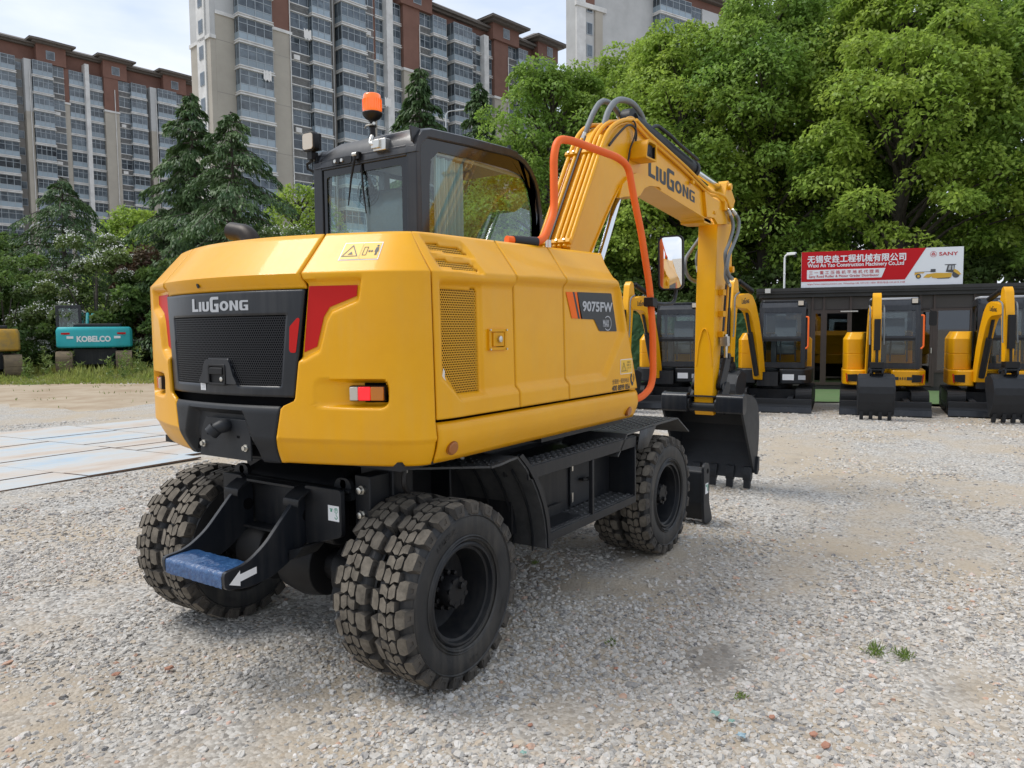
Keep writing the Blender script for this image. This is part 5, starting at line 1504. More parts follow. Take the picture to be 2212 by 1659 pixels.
f1 = fender(fa, -1.012, -.50, 'rear_fender', 'chequer')
fender([(x, z) for x, z in fa], .50, 1.012, 'rear_fender', 'chequer')
for sg in (-1, 1):
    b = B(); b.prism([(.25, sg * 1.010), (0.0, sg * .69), (0.0, sg * .5), (.25, sg * .5)], 1.000, 1.0105, 'z'); b.make('fender_plate', 'chequer', f1, smooth=0)
# flat edge strip welded on the fender rim
b = B(); o = fa[3:]; i = [(x + .03, z + .01) for x, z in fa[3:]]
nf = len(o)
b.add([(x, y, z) for y in (-1.022, -1.0) for x, z in o + i], [f for k in range(nf - 1) for f in ((k, k + 1, nf + k + 1, nf + k), (2 * nf + k, 3 * nf + k, 3 * nf + k + 1, 2 * nf + k + 1), (nf + k, nf + k + 1, 3 * nf + k + 1, 3 * nf + k), (k, 2 * nf + k, 2 * nf + k + 1, k + 1))])
b.make('fender_rim', 'black_metal', f1, smooth=30)
# ribs on the inside of the fender
for yy in (-.66, -.80, -.93):
    b = B()
    pts = [(x - .012, z - .015) for x, z in fa[4:]]
    for k in range(len(pts) - 1): b.obox(((pts[k][0] + pts[k + 1][0]) / 2 - .006, yy, (pts[k][1] + pts[k + 1][1]) / 2 - .004), ((pts[k + 1][0] - pts[k][0]) / 2, 0, (pts[k + 1][1] - pts[k][1]) / 2), (0, .004, 0), (.006, 0, .004))
    b.make('rib', 'black_metal', f1)
def tread_plate(x0, x1, y0, y1, z, name, par):
    b = B(); b.box(x0, x1, y0, y1, z - .006, z)
    nx, ny_ = max(2, int((x1 - x0) / .06)), 3
    for i in range(nx):
        for j in range(ny_):
            cx, cy = x0 + (i + .5) * (x1 - x0) / nx, y0 + (j + .5) * (y1 - y0) / ny_
            b.lathe([(0, .017), (.005, .012), (.001, .007)], (cx, cy, z), (0, 0, 1), 8)
    return b.make(name, 'chequer', par, smooth=30)
b = B()
b.box(.575, 1.945, -1.012, -1.0, .882, .953); b.box(.575, 1.945, -.86, -.848, .882, .953)
b.box(.765, 1.945, -1.012, -1.0, .494, .545); b.box(.765, 1.945, -.80, -.788, .494, .545)
b.box(1.925, 1.945, -1.012, -.80, .545, .882)
b.box(1.305, 1.328, -1.012, -.985, .545, .882)
stepf = b.make('step_frame', 'black_metal', EX, bevel=.003)
tread_plate(.575, 1.943, -1.0, -.86, .958, 'upper_step', stepf); tread_plate(.768, 1.943, -1.0, -.80, .550, 'lower_step', stepf)
b = B(); b.box(.70, 1.92, -.82, -.50, .53, .88); b.box(.62, 1.90, -.85, -.36, .86, .90); b.make('tool_box', 'black_metal', stepf, bevel=.004)
b = B(); b.box(1.345, 1.62, -.834, -.822, .56, .87); tbd = b.make('tool_box_door', 'slate_matte', stepf, bevel=.003)
b = B(); b.tube([(1.46, -.834, .72), (1.46, -.86, .72), (1.52, -.865, .715)], .009, 8); b.lathe([(0, .012), (.05, .016)], (1.51, -.865, .716), (1, 0, -.05), 10); b.make('handle', 'black_plastic', stepf)
for z in (.62, .82):
    b = B(); b.box(1.352, 1.368, -.842, -.832, z - .03, z + .03); b.make('hinge', 'zinc', stepf)
b = B(); b.box(.84, 1.22, -.98, -.84, .552, .556); b.box(.84, 1.22, -.845, -.838, .556, .62); b.box(.84, .846, -.98, -.84, .556, .61); b.make('tray', 'black_metal', stepf)
b = B(); b.prism([(.40, 1.0), (1.25, 1.0), (1.15, 1.035), (.55, 1.035)], -.75, -.40); b.make('belly_cover', 'slate_matte', EX, bevel=.003)
b = B(); b.lathe([(0, .012), (.01, .012), (.012, .006)], (.30, -.78, 1.018), (0, 0, 1), 8); b.make('bolt', 'zinc', f1)
# front fender of chequer plate
ff = [(1.72, .872), (1.735, .90), (1.80, .985), (1.86, .998)]
b = B()
top = [(2.09, .862), (2.266, .993), (2.712, .998), (2.95, .872)]
fo = fender([(1.66, .855), (1.80, .985), (2.27, .998), (2.712, 1.0), (2.95, .872)], -1.012, -.56, 'front_fender', 'chequer', .010)
b = B(); b.add([(1.66, -.565, .86), (1.80, -.565, .985), (2.27, -.565, .99), (2.30, -1.014, .99), (2.11, -1.014, .855), (1.96, -1.014, .858)], [(0, 1, 2), (0, 2, 3), (0, 3, 4, 5)]); b.v = [(1.94, -1.018, .86), (1.99, -1.018, .985), (2.266, -1.018, .990), (2.11, -1.018, .855), (2.085, -1.018, .855)]; b.f = [(0, 1, 2, 3, 4)]; b.m = [0]
b.make('side_plate', 'chequer', fo, solid=.006)
fender([(1.66, .855), (1.80, .985), (2.27, .998), (2.712, 1.0), (2.95, .872)], .56, 1.012, 'front_fender', 'chequer', .010)
for o, pos in ((fo, (1.85, 2.9, -1.0, -.58, 1.001)), (f1, (.05, .40, -1.0, -.55, 1.0105))):
    b = B(); x0, x1, y0, y1, z = pos
    nx, ny_ = int((x1 - x0) / .045), int((y1 - y0) / .045)
    for i in range(nx):
        for j in range(ny_):
            x, y = x0 + (i + .5) * .045, y0 + (j + .5) * .045
            if (o is fo and x > 2.70) or (o is f1 and y < -.69 - 1.28 * x): continue
            a = .6 if (i + j) % 2 else -.6 + math.pi / 2
            zz = z + (.0 if o is fo else (.006 if x > .24 else 0))
            b.obox((x, y, zz), (.016 * math.cos(a), .016 * math.sin(a), 0), (-.004 * math.sin(a), .004 * math.cos(a), 0), (0, 0, .0022))
    b.make('tread_pattern', 'chequer', o)
# dozer blade in front
b = B()
b.prism(rpoly([(3.36, .47), (3.44, .50), (3.52, .47), (3.545, .35), (3.50, .15), (3.545, .03), (3.53, .02), (3.40, .05), (3.36, .2)], .02, 3), -.98, .98)
bl = b.make('dozer_blade', 'slate_matte', EX, bevel=.006)
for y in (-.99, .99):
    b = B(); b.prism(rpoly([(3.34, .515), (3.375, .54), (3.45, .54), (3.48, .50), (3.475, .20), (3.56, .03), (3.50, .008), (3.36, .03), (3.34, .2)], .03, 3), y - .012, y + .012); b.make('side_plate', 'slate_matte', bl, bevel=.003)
    b = B(); b.lathe([(-.0135, 0), (-.0135, .022), (.0135, .022), (.0135, 0)], (3.43, y, .47), (0, 1, 0), 16); b.make('dark_disc', 'void', bl)  # hole is a near-black disc, its shade put into the colour
b = B(); b.add([(3.37, -1.004, .28), (3.44, -1.004, .28), (3.44, -1.004, .37), (3.37, -1.004, .37)], [(0, 1, 2, 3)]); b.mi = 1
b.add([(3.38, -1.006, .34), (3.40, -1.006, .34), (3.40, -1.006, .36), (3.38, -1.006, .36), (3.415, -1.006, .30), (3.43, -1.006, .30), (3.43, -1.006, .36), (3.415, -1.006, .36)], [(0, 1, 2, 3), (4, 5, 6, 7)]); b.make('lift_sticker', ['white_print', 'green_print'], bl)
b = B(); b.box(2.7, 3.38, -.42, -.30, .30, .46); b.box(2.7, 3.38, .30, .42, .30, .46); b.make('blade_arm', 'black_metal', EX)
# ---------------------------------------------------------------- cab (right face at y=.05, left at 1.0)
YR, YL = .05, 1.0
side = [(.955, 1.32), (.952, 2.30), (.945, 2.82), (.958, 2.895), (1.00, 2.945), (1.07, 2.968), (1.5, 2.998), (2.02, 3.028), (2.15, 3.020), (2.235, 2.995), (2.32, 2.945), (2.39, 2.875), (2.437, 2.79), (2.475, 2.62), (2.492, 2.45), (2.49, 2.25), (2.44, 1.95), (2.36, 1.70), (2.35, 1.32)]
N_ = len(side)
def offs(p, k):
    """inward offset of the side outline"""
    n = len(p); out = []
    for i in range(n):
        a, c = Vector(p[i - 1]), Vector(p[(i + 1) % n]); t = (c - a).normalized()
        out.append((p[i][0] - t.y * -k, p[i][1] + t.x * -k))
    return out
def sgn_in(p, k):
    q = offs(p, k)
    c = (1.7, 2.3)
    d0 = sum(math.hypot(x - c[0], y - c[1]) for x, y in p); d1 = sum(math.hypot(x - c[0], y - c[1]) for x, y in q)
    return q if d1 < d0 else offs(p, -k)
CAB = B()
# right frame
inn = sgn_in(side, .045)
gl_out = inn
b = CAB
b.ring(side, inn, YR, YR + .06); b.ring(side, inn, YL - .06, YL)
# outer skin closing the two sides: roof, rear pillars, front frame (strips along the outline)
def skin(i0, i1, y0, y1, dz=0.0):
    for k in range(i0, i1):
        (x0, z0), (x1, z1) = side[k], side[k + 1]
        b.add([(x0, y0, z0), (x1, y0, z1), (x1, y1, z1), (x0, y1, z0)], [(0, 1, 2, 3)])
skin(2, 9, YR + .03, YL - .03)
b.box(.952, 1.0, YR + .06, YL - .06, 1.32, 2.24)
b.box(.945, .985, YR + .001, YR + .085, 2.24, 2.86); b.box(.945, .985, YL - .085, YL - .001, 2.24, 2.86)
b.box(.945, .985, YR + .085, YL - .085, 2.80, 2.87)
b.box(2.33, 2.36, YR + .06, YL - .06, 1.32, 1.72)
cab = b.make('cab', 'slate', EX, bevel=.016, seg=3, smooth=50)
# roof cap with sloped rear band, a little proud of the skin
b = B()
rp_ = [(.938, 2.815), (.955, 2.90), (1.01, 2.958), (1.10, 2.985), (1.5, 3.012), (2.0, 3.036), (2.12, 3.03), (2.12, 2.99), (1.5, 2.96), (1.06, 2.93), (.99, 2.87), (.97, 2.815)]
ys = [(YR - .004, 0, 0), (YR + .02, .010, .012), (YR + .10, .014, .018), (YL - .22, .014, .018), (YL - .10, .0, -.01), (YL - .02, -.03, -.09)]
n = len(rp_)
vs = []
for y, dx, dz in ys:
    for i, (x, z) in enumerate(rp_):
        top = 1 if i in (2, 3, 4, 5, 6) else (.35 if i == 1 else 0)
        if dz < -.05: top = {0: 0, 1: .55, 2: 1, 3: 1, 4: 1, 5: 1, 6: 1, 7: .6, 8: .6, 9: .6, 10: .4, 11: 0}[i]
        vs.append((x - dx * (1 if i < 4 else 0) * 0, y, z + dz * top))
fs = [(k * n + i, k * n + (i + 1) % n, (k + 1) * n + (i + 1) % n, (k + 1) * n + i) for k in range(len(ys) - 1) for i in range(n)] + [tuple(range(n)), tuple(len(ys) * n - 1 - i for i in range(n))]
b.add(vs, fs); b.make('roof', 'slate', cab, bevel=.012, seg=3, smooth=50)
b = B(); b.prism(rrect(1.2, 2.0, .25, .8, .05), 3.02, 3.05, 'z'); b.make('roof_hatch', 'slate', cab, bevel=.01)
# right window: frit border and tinted glass
gi = rpoly([(1.075, 2.20), (1.085, 2.60), (1.10, 2.80), (1.18, 2.86), (1.55, 2.875), (2.0, 2.885), (2.20, 2.87), (2.34, 2.76), (2.40, 2.60), (2.415, 2.40), (2.40, 2.20), (2.33, 1.95), (2.27, 1.78), (2.2, 1.70), (1.6, 1.65), (1.2, 1.65), (1.10, 1.70), (1.07, 1.80), (1.072, 2.0)], .03, 0)
b = B(); b.ring(inn, gi, YR + .012, YR + .02); b.make('window_border', 'frit', cab)
b = B(); b.prism(inn, YR + .021, YR + .025); b.make('side_window', 'cab_glass', cab, smooth=0)
b = B(); b.ring(inn, gi, YL - .02, YL - .012); b.make('window_border', 'frit', cab)
b = B(); b.prism(inn, YL - .025, YL - .021); b.make('side_window', 'cab_glass', cab, smooth=0)
b = B(); b.box(1.60, 1.66, YL - .06, YL - .005, 1.4, 2.95); b.make('door_pillar', 'slate', cab)
b = B(); b.box(.9655, .9695, YR + .085, YL - .085, 2.20, 2.80); b.make('rear_window', 'cab_glass', cab, smooth=0)
b = B(); b.ring(rrect(YR + .085, YL - .085, 2.20, 2.80, .01, 3), rrect(YR + .135, YL - .12, 2.24, 2.752, .022, 3), .957, .964, 'x'); b.make('window_border', 'frit', cab)
# windscreen
fr = side[8:18]
b = B()
for k in range(len(fr) - 1):
    (x0, z0), (x1, z1) = fr[k], fr[k + 1]
    b.add([(x0 - .02, YR + .06, z0), (x1 - .02, YR + .06, z1), (x1 - .02, YL - .06, z1), (x0 - .02, YL - .06, z0)], [(0, 1, 2, 3)])
b.make('windscreen', 'cab_glass', cab)
b = B(); b.box(2.36, 2.44, YR + .06, YL - .06, 1.93, 1.99); b.make('front_bar', 'slate', cab)
# pieces on the cab rear: grommet plate, wiper, corner bracket, beacon, work light
b = B(); b.prism(rrect(.615, .80, 2.815, 2.865, .018), .935, .948, 'x'); gp = b.make('grommet_plate', 'slate_matte', cab)
for y in (.70, .765):
    b = B(); b.lathe([(0, .014), (.012, .012)], (.936, y, 2.842), (-1, 0, 0), 10); b.make('bolt', 'zinc', cab)
b = B(); b.lathe([(0, .02), (.012, .018)], (.936, .732, 2.842), (-1, 0, 0), 12); b.make('plug', 'black_plastic', cab)
b = B(); b.tube([(.925, .565, 2.855), (.915, .575, 2.80), (.915, .60, 2.70), (.918, .635, 2.53)], [.012, .010, .007, .004], 8); b.box(.918, .945, .53, .58, 2.83, 2.875); wp = b.make('wiper_arm', 'black_plastic', cab)
b = B(); b.tube([(.948, .535, 2.80), (.948, .525, 2.65), (.948, .500, 2.47)], [.006, .008, .005], 6); b.make('wiper_blade', 'black_plastic', cab)
b = B(); b.lathe([(-.02, .014), (.02, .014)], (.922, .565, 2.862), (0, 1, 0), 12); b.make('bolt', 'zinc', cab)
b = B(); b.prism([(.92, 2.975), (1.01, 2.975), (1.01, 2.93), (.955, 2.88), (.935, 2.88)], YR + .02, YR + .035); b.make('corner_bracket', 'slate', cab, bevel=.002)
b = B(); b.tube(fillet([(2.05, YR + .03, 3.02), (2.05, YR + .03, 3.07)], .01), .016, 8); b.make('stud', 'slate', cab)
# beacon
b = B(); b.box(.915, .985, .285, .395, 2.855, 2.93); b.box(.90, .93, .33, .40, 2.87, 2.925); bc = b.make('beacon_bracket', 'zinc', EX, bevel=.004)
b = B(); b.tube(fillet([(.93, .36, 2.895), (.90, .40, 2.90), (.93, .43, 2.93), (.955, .432, 2.975)], .04, 6), .014, 12); b.make('stalk', 'zinc', bc)
bx, by = .957, .433
BZ = -.055
b = B(); b.lathe([(0, .018), (.06, .018), (.062, .024), (.075, .024), (.08, .016), (.10, .02), (.115, .045), (.135, .062), (.15, .066), (.155, .063)], (bx, by, 3.02 + BZ), (0, 0, 1), 28); b.make('base', 'black_plastic', bc)
b = B(); b.tube([(bx - .03, by - .02, 3.09 + BZ), (bx - .04, by + .02, 3.085 + BZ), (bx - .02, by + .05, 3.08 + BZ)], .006, 6); b.lathe([(0, .012), (.03, .01)], (bx - .02, by - .03, 3.09 + BZ), (-.7, -.7, 0), 8); b.make('wing_nut', 'zinc', bc)
b = B(); b.lathe([(0, .058), (.01, .062), (.085, .059), (.108, .057), (.116, .052), (.12, .038), (.121, .0)], (bx, by, 3.175 + BZ), (0, 0, 1), 36)
for k in range(24):
    a = k * .2618
    b.obox((bx + .0605 * math.cos(a), by + .0605 * math.sin(a), 3.222 + BZ), (.003 * math.cos(a), .003 * math.sin(a), 0), (-.002 * math.sin(a), .002 * math.cos(a), 0), (0, 0, .036))
mat('beacon', (0.85, 0.16, 0.01), rough=0.18, coat=0.6, emit=(1.0, 0.16, 0.01, 0.25))
b.make('lens', 'beacon', bc, smooth=50)
# work light on the far roof corner
b = B(); b.prism(rpoly([(.945, 2.96), (.945, 3.055), (.965, 3.075), (1.05, 3.075), (1.07, 3.055), (1.07, 2.96), (1.05, 2.94), (.965, 2.94)], .004, 1), .91, .96, 'x'); wl = b.make('work_light', 'black_plastic', EX, bevel=.006)
b = B(); b.prism(rpoly([(.958, 2.965), (.958, 3.05), (.970, 3.062), (1.045, 3.062), (1.057, 3.05), (1.057, 2.965), (1.045, 2.953), (.970, 2.953)], .004, 1), .904, .910, 'x'); b.make('lens', 'clear_lamp', wl)
for k in range(7):
    b = B(); b.box(.962, .985, .953 + k * .017, .958 + k * .017, 2.95, 3.066); b.make('fin', 'black_plastic', wl)
b = B(); b.box(.92, .98, .985, 1.03, 2.885, 2.94); b.tube([(.94, 1.0, 2.88), (.93, 1.045, 2.86), (.94, 1.05, 2.83), (.97, 1.02, 2.81)], .01, 6); b.make('bracket', 'black_plastic', wl)
# ---- inside the cab: seat in film, curtain, fan, console
b = B(); b.prism(rpoly([(1.20, 2.05), (1.16, 2.55), (1.20, 2.68), (1.30, 2.68), (1.36, 2.55), (1.40, 2.05)], .06, 4), .30, .74)
seat = b.make('seat', 'seat_film', cab, bevel=.03, seg=3)
b = B(); b.prism(rpoly([(1.15, 1.85), (1.15, 2.06), (1.75, 2.08), (1.78, 1.95)], .05, 4), .26, .78); b.make('seat_cushion', 'interior', seat)
b = B(); b.box(1.4, 2.2, .16, .27, 1.7, 2.1); b.box(1.4, 2.2, .80, .9, 1.7, 2.1); b.make('console', 'interior', cab)
b = B()
nn = 60
for k in range(nn):
    x0, x1 = 1.20 + .30 * k / nn, 1.20 + .30 * (k + 1) / nn
    f_ = lambda x: .12 + .018 * math.sin(x * 150) + .006 * math.sin(x * 67)
    b.add([(x0, f_(x0), 1.75), (x1, f_(x1), 1.75), (x1, f_(x1), 2.84), (x0, f_(x0), 2.84)], [(0, 1, 2, 3)])
b.make('curtain', 'curtain', cab, smooth=60)
b = B(); b.tube([(1.15, .10, 2.86), (1.7, .10, 2.87), (2.25, .10, 2.87)], .012, 8); b.box(1.1, 2.2, .07, .12, 2.875, 2.90); b.make('curtain_rail', 'silver_print', cab)
b = B()
fc = Vector((1.14, .66, 2.66))
for rr_ in (.03, .055, .08, .105): 
    b.tube([fc + Vector((0, rr_ * math.cos(a), rr_ * math.sin(a))) for a in np.linspace(0, 6.283, 25)], .0025, 4)
for k in range(20):
    a = k * .314
    b.tube([fc + Vector((0, .02 * math.cos(a), .02 * math.sin(a))), fc + Vector((0, .107 * math.cos(a), .107 * math.sin(a)))], .002, 4)
b.lathe([(0, .03), (.06, .03)], fc, (1, 0, 0), 12); b.tube([fc + Vector((.06, 0, 0)), (1.2, .74, 2.80), (1.15, .84, 2.86)], .015, 6)
b.make('fan', 'black_plastic', cab)
b = B(); b.box(1.0, 2.2, YR + .07, YL - .07, 2.90, 2.93); b.make('headliner', 'interior', cab)

# ---------------------------------------------------------------- boom (centre plane y=-.50)
YB = -.50
up = [(1.30, 1.55), (1.45, 1.80), (1.723, 2.214), (1.953, 2.575), (2.178, 2.924), (2.266, 3.052), (2.356, 3.135), (2.47, 3.196), (2.60, 3.242), (2.708, 3.262), (2.80, 3.264), (2.90, 3.252), (3.18, 3.210), (3.80, 3.112), (4.36, 3.005), (4.56, 2.972)]
lo = [(4.545, 2.768), (4.368, 2.750), (3.776, 2.802), (3.26, 2.848), (3.14, 2.860), (2.99, 2.884), (2.86, 2.894), (2.762, 2.884), (2.643, 2.847), (2.513, 2.775), (2.403, 2.670), (2.266, 2.518), (2.021, 2.226), (1.85, 2.03), (1.70, 1.82), (1.62, 1.50), (1.45, 1.42)]
b = B(); b.prism(up + lo, YB - .118, YB + .118)
boom = b.make('boom', 'yellow', EX, bevel=.004, smooth=25)
# flanges: top and bottom plates standing a little proud of the webs
def strap(pts, y0, y1, th, name, par, m='yellow', side=1):
    b = B(); n = len(pts); tn = []
    for i in range(n):
        t = Vector((pts[min(i + 1, n - 1)][0] - pts[max(i - 1, 0)][0], pts[min(i + 1, n - 1)][1] - pts[max(i - 1, 0)][1])); t.normalize(); tn.append((-t.y * side, t.x * side))
    vs = [(x, y, z) for x, z in pts for y in (y0, y1)] + [(x + tn[i][0] * th, y, z + tn[i][1] * th) for i, (x, z) in enumerate(pts) for y in (y0, y1)]
    k = 2 * n; fs = []
    for i in range(n - 1): fs += [(2 * i, 2 * i + 1, 2 * i + 3, 2 * i + 2), (k + 2 * i, k + 2 * i + 2, k + 2 * i + 3, k + 2 * i + 1), (2 * i, 2 * i + 2, k + 2 * i + 2, k + 2 * i), (2 * i + 1, k + 2 * i + 1, k + 2 * i + 3, 2 * i + 3)]
    fs += [(0, k, k + 1, 1), (2 * n - 2, 2 * n - 1, k + 2 * n - 1, k + 2 * n - 2)]
    b.add(vs, fs); return b.make(name, m, par, smooth=30, bevel=.002)
strap(up, YB - .130, YB + .130, .012, 'top_flange', boom)
strap(lo[:13] + lo[13:], YB - .130, YB + .130, .012, 'bottom_flange', boom)
# arched doubler plate and cylinder lug
b = B(); b.prism(rpoly([(2.44, 2.66), (2.53, 2.683), (2.63, 2.70), (2.74, 2.700), (2.83, 2.74), (2.90, 2.80), (3.0, 2.835), (3.20, 2.858), (3.26, 2.84), (3.14, 2.88), (2.95, 2.91), (2.76, 2.90), (2.62, 2.85), (2.50, 2.77)], .012, 2), YB - .145, YB + .145); lug = b.make('cylinder_lug', 'yellow', boom, bevel=.003)
b = B(); b.cyl((2.66, YB - .16, 2.785), (2.66, YB + .16, 2.785), .036, 20); b.make('pin', 'yellow', boom)
b = B(); b.prism(rpoly([(2.62, 3.24), (2.72, 3.335), (2.80, 3.345), (2.95, 3.30), (3.05, 3.235)], .04, 4), YB - .10, YB - .07); b.prism(rpoly([(2.62, 3.24), (2.72, 3.335), (2.80, 3.345), (2.95, 3.30), (3.05, 3.235)], .04, 4), YB + .07, YB + .10); b.make('bracket', 'yellow', boom, bevel=.003)
# boom tip fork
b = B(); tp = rpoly([(4.30, 2.985), (4.54, 2.955), (4.98, 2.945), (5.09, 2.93), (5.155, 2.83), (5.12, 2.765), (4.68, 2.715), (4.58, 2.765), (4.37, 2.75)], [.01, .01, .03, .06, .06, .05, .02, .02, .01], 3)
b.prism(tp, YB - .148, YB - .118); b.prism(tp, YB + .118, YB + .148); tip = b.make('boom_tip', 'yellow', boom, bevel=.004)
b = B(); b.box(4.37, 4.56, YB - .118, YB + .118, 2.70, 2.755); b.prism([(4.30, 2.758), (4.62, 2.730), (4.62, 2.705), (4.36, 2.72)], YB - .118, YB + .118); b.make('tip_underplate', 'yellow', boom)
b = B(); b.cyl((5.075, YB - .17, 2.825), (5.075, YB + .17, 2.825), .042, 20); b.make('pin', 'yellow', boom)
b = decal(B(), logo_shape(.165, 1.07), lambda u, v: (3.035 + u, YB - .1195, 2.925 - .072 * u + v * (1 - .18 * u / 1.07)))
b.make('lettering', 'dark_print', boom, label='black LIUGONG lettering on the boom')
# work light in its yellow housing
b = B(); q = rpoly([(2.665, 2.985), (2.69, 3.10), (2.72, 3.135), (2.86, 3.135), (2.88, 3.11), (2.88, 2.985)], .02, 3); q2 = rpoly([(2.685, 3.0), (2.705, 3.09), (2.73, 3.115), (2.85, 3.115), (2.862, 3.10), (2.862, 3.0)], .02, 3)
b.ring(q, q2, YB - .26, YB - .125); lb = b.make('lamp_housing', 'yellow_flat', boom, bevel=.003)
b = B(); b.box(2.86, 2.875, YB - .25, YB - .13, 2.995, 3.12); b.box(2.72, 2.85, YB - .235, YB - .135, 3.01, 3.105)
for k in range(8): b.box(2.705, 2.73, YB - .235 + k * .0135, YB - .229 + k * .0135, 3.01, 3.105)
b.make('work_light', 'black_plastic', boom)
# cables on the web
b = B(); b.tube(spline([(2.30, YB - .13, 3.02), (2.42, YB - .14, 3.12), (2.56, YB - .15, 3.215), (2.67, YB - .15, 3.235), (2.73, YB - .15, 3.20), (2.735, YB - .14, 3.12), (2.70, YB - .14, 3.06), (2.74, YB - .17, 3.02), (2.80, YB - .24, 3.03)], 6), .009, 6)
b.tube(spline([(2.60, YB - .14, 2.95), (2.64, YB - .14, 3.06), (2.71, YB - .15, 3.18), (2.70, YB - .15, 3.27), (2.66, YB - .10, 3.285)], 6), .007, 6); b.make('cable', 'cable', boom)
# hard lines along the back of the boom: four on the right half, two on the left
def offs_pt(k, e):
    (x, z) = up[k]; a, c = Vector(up[max(k - 1, 0)]), Vector(up[min(k + 1, len(up) - 1)]); t = (c - a).normalized()
    return (x - t.y * e, z + t.x * e)
for j, y in enumerate((-.385, -.44, -.52, -.56, -.60, -.625)):
    e = .042 if j != 5 else .03
    last = 10 if j in (0, 2, 3, 5) else 6
    pts = [offs_pt(k, e) for k in range(2, last)]
    if j in (0, 2, 3): pts = [offs_pt(k, e) for k in range(2, 8)] + [offs_pt(9, .03)]
    b = B(); b.tube(fillet([(x, y, z) for x, z in pts], .08, 3), .0165, 10); b.make('hydraulic_pipe', 'yellow', boom)
b = B(); pts = [offs_pt(k, .06) for k in range(2, 6)]; b.tube(spline([(x, -.478, z) for x, z in pts], 6), .009, 6); b.make('cable', 'cable', boom)
for kk in (2.08, 4.02):
    i0 = int(kk); t = kk - i0
    p = [offs_pt(i0, .048)[q] * (1 - t) + offs_pt(i0 + 1, .048)[q] * t for q in (0, 1)]
    dx = Vector(up[i0 + 1]) - Vector(up[i0]); dx.normalize(); nn_ = (-dx.y, dx.x)
    for y0, y1 in ((-.465, -.36), (-.645, -.50)):
        b = B(); b.obox((p[0] + nn_[0] * .004, (y0 + y1) / 2, p[1] + nn_[1] * .004), (dx.x * .016, 0, dx.y * .016), (0, (y1 - y0) / 2, 0), (nn_[0] * .018, 0, nn_[1] * .018)); cl = b.make('pipe_clamp', 'yellow_flat', boom, bevel=.003)
        for q in (.3, .7):
            b = B(); b.lathe([(0, .008), (.012, .007)], (p[0] + nn_[0] * .022, y0 + (y1 - y0) * q, p[1] + nn_[1] * .022), (nn_[0], 0, nn_[1]), 8); b.make('bolt', 'zinc', boom)
# feed pipes along the top of the web to the arm
for j, (y, dz) in enumerate(((-.640, -.01), (-.655, .018))):
    b = B(); b.tube(fillet([(2.72, y, 3.275 + dz), (2.95, y, 3.225 + dz), (3.80, y, 3.10 + dz), (4.45, y, 2.98 + dz), (4.70, y, 3.0 + dz), (4.83, y - .02, 2.965 + dz * 2), (4.90 + j * .07, y - .03, 2.885)], .05, 4), .013, 8); b.make('hydraulic_pipe', 'yellow', boom)
b = B(); b.box(4.80, 4.88, -.68, -.62, 2.87, 2.96); b.box(4.55, 4.60, -.66, -.63, 2.80, 2.83); b.box(3.95, 4.0, -.66, -.63, 3.0, 3.03); b.make('bracket', 'yellow_flat', boom, bevel=.004)
# hose loops at the elbow
def hose(pts, r, par=None, name='hydraulic_hose', m='hose'):
    b = B(); b.tube(spline(pts, 8), r, 10); o = b.make(name, m, par or EX)
    b = B(); P = spline(pts, 8)
    b.cyl(P[0], P[0] + (P[2] - P[0]).normalized() * .07, r * 1.18, 10); b.cyl(P[-1], P[-1] + (P[-3] - P[-1]).normalized() * .07, r * 1.18, 10); b.make('fitting', 'zinc', o)
    return o
hose([(2.30, -.40, 3.09), (2.40, -.40, 3.21), (2.50, -.40, 3.34), (2.62, -.40, 3.445), (2.75, -.40, 3.475), (2.88, -.41, 3.44), (2.97, -.42, 3.36)], .022, boom)
hose([(2.36, -.53, 3.125), (2.42, -.53, 3.215), (2.49, -.53, 3.325), (2.61, -.53, 3.425), (2.75, -.53, 3.472), (2.92, -.53, 3.485), (3.07, -.53, 3.445), (3.16, -.53, 3.375), (3.24, -.52, 3.325)], .024, boom)
# boom cylinder and arm cylinder
b = B(); b.cyl((1.60, YB - .0, 1.28), (2.20, YB, 2.06), .062, 20); bcyl = b.make('boom_cylinder', 'yellow', EX)
b = B(); b.cyl((2.20, YB - .055, 2.03), (2.66, YB - .055, 2.785), .03, 16); b.cyl((2.20, YB + .055, 2.03), (2.66, YB + .055, 2.785), .03, 16); b.make('rod', 'chrome', bcyl)
b = B(); b.cyl((2.94, YB, 3.36), (4.32, YB, 3.215), .072, 22); b.cyl((4.30, YB, 3.217), (4.36, YB, 3.211), .085, 22); b.lathe([(-.04, .085), (.04, .085)], (2.92, YB, 3.362), (0, 1, 0), 16); ac = b.make('arm_cylinder', 'slate_matte', EX)
b = B(); b.cyl((4.33, YB, 3.214), (5.10, YB, 3.165), .040, 18); b.make('rod', 'chrome', ac)
b = B(); b.tube(fillet([(3.20, -.55, 3.335), (3.35, -.56, 3.405), (3.62, -.58, 3.365), (3.70, -.60, 3.325), (4.22, -.60, 3.27)], .05, 4), .016, 8); b.cyl((3.15, -.54, 3.33), (3.22, -.54, 3.36), .03, 10); b.make('pipe', 'slate_matte', ac)
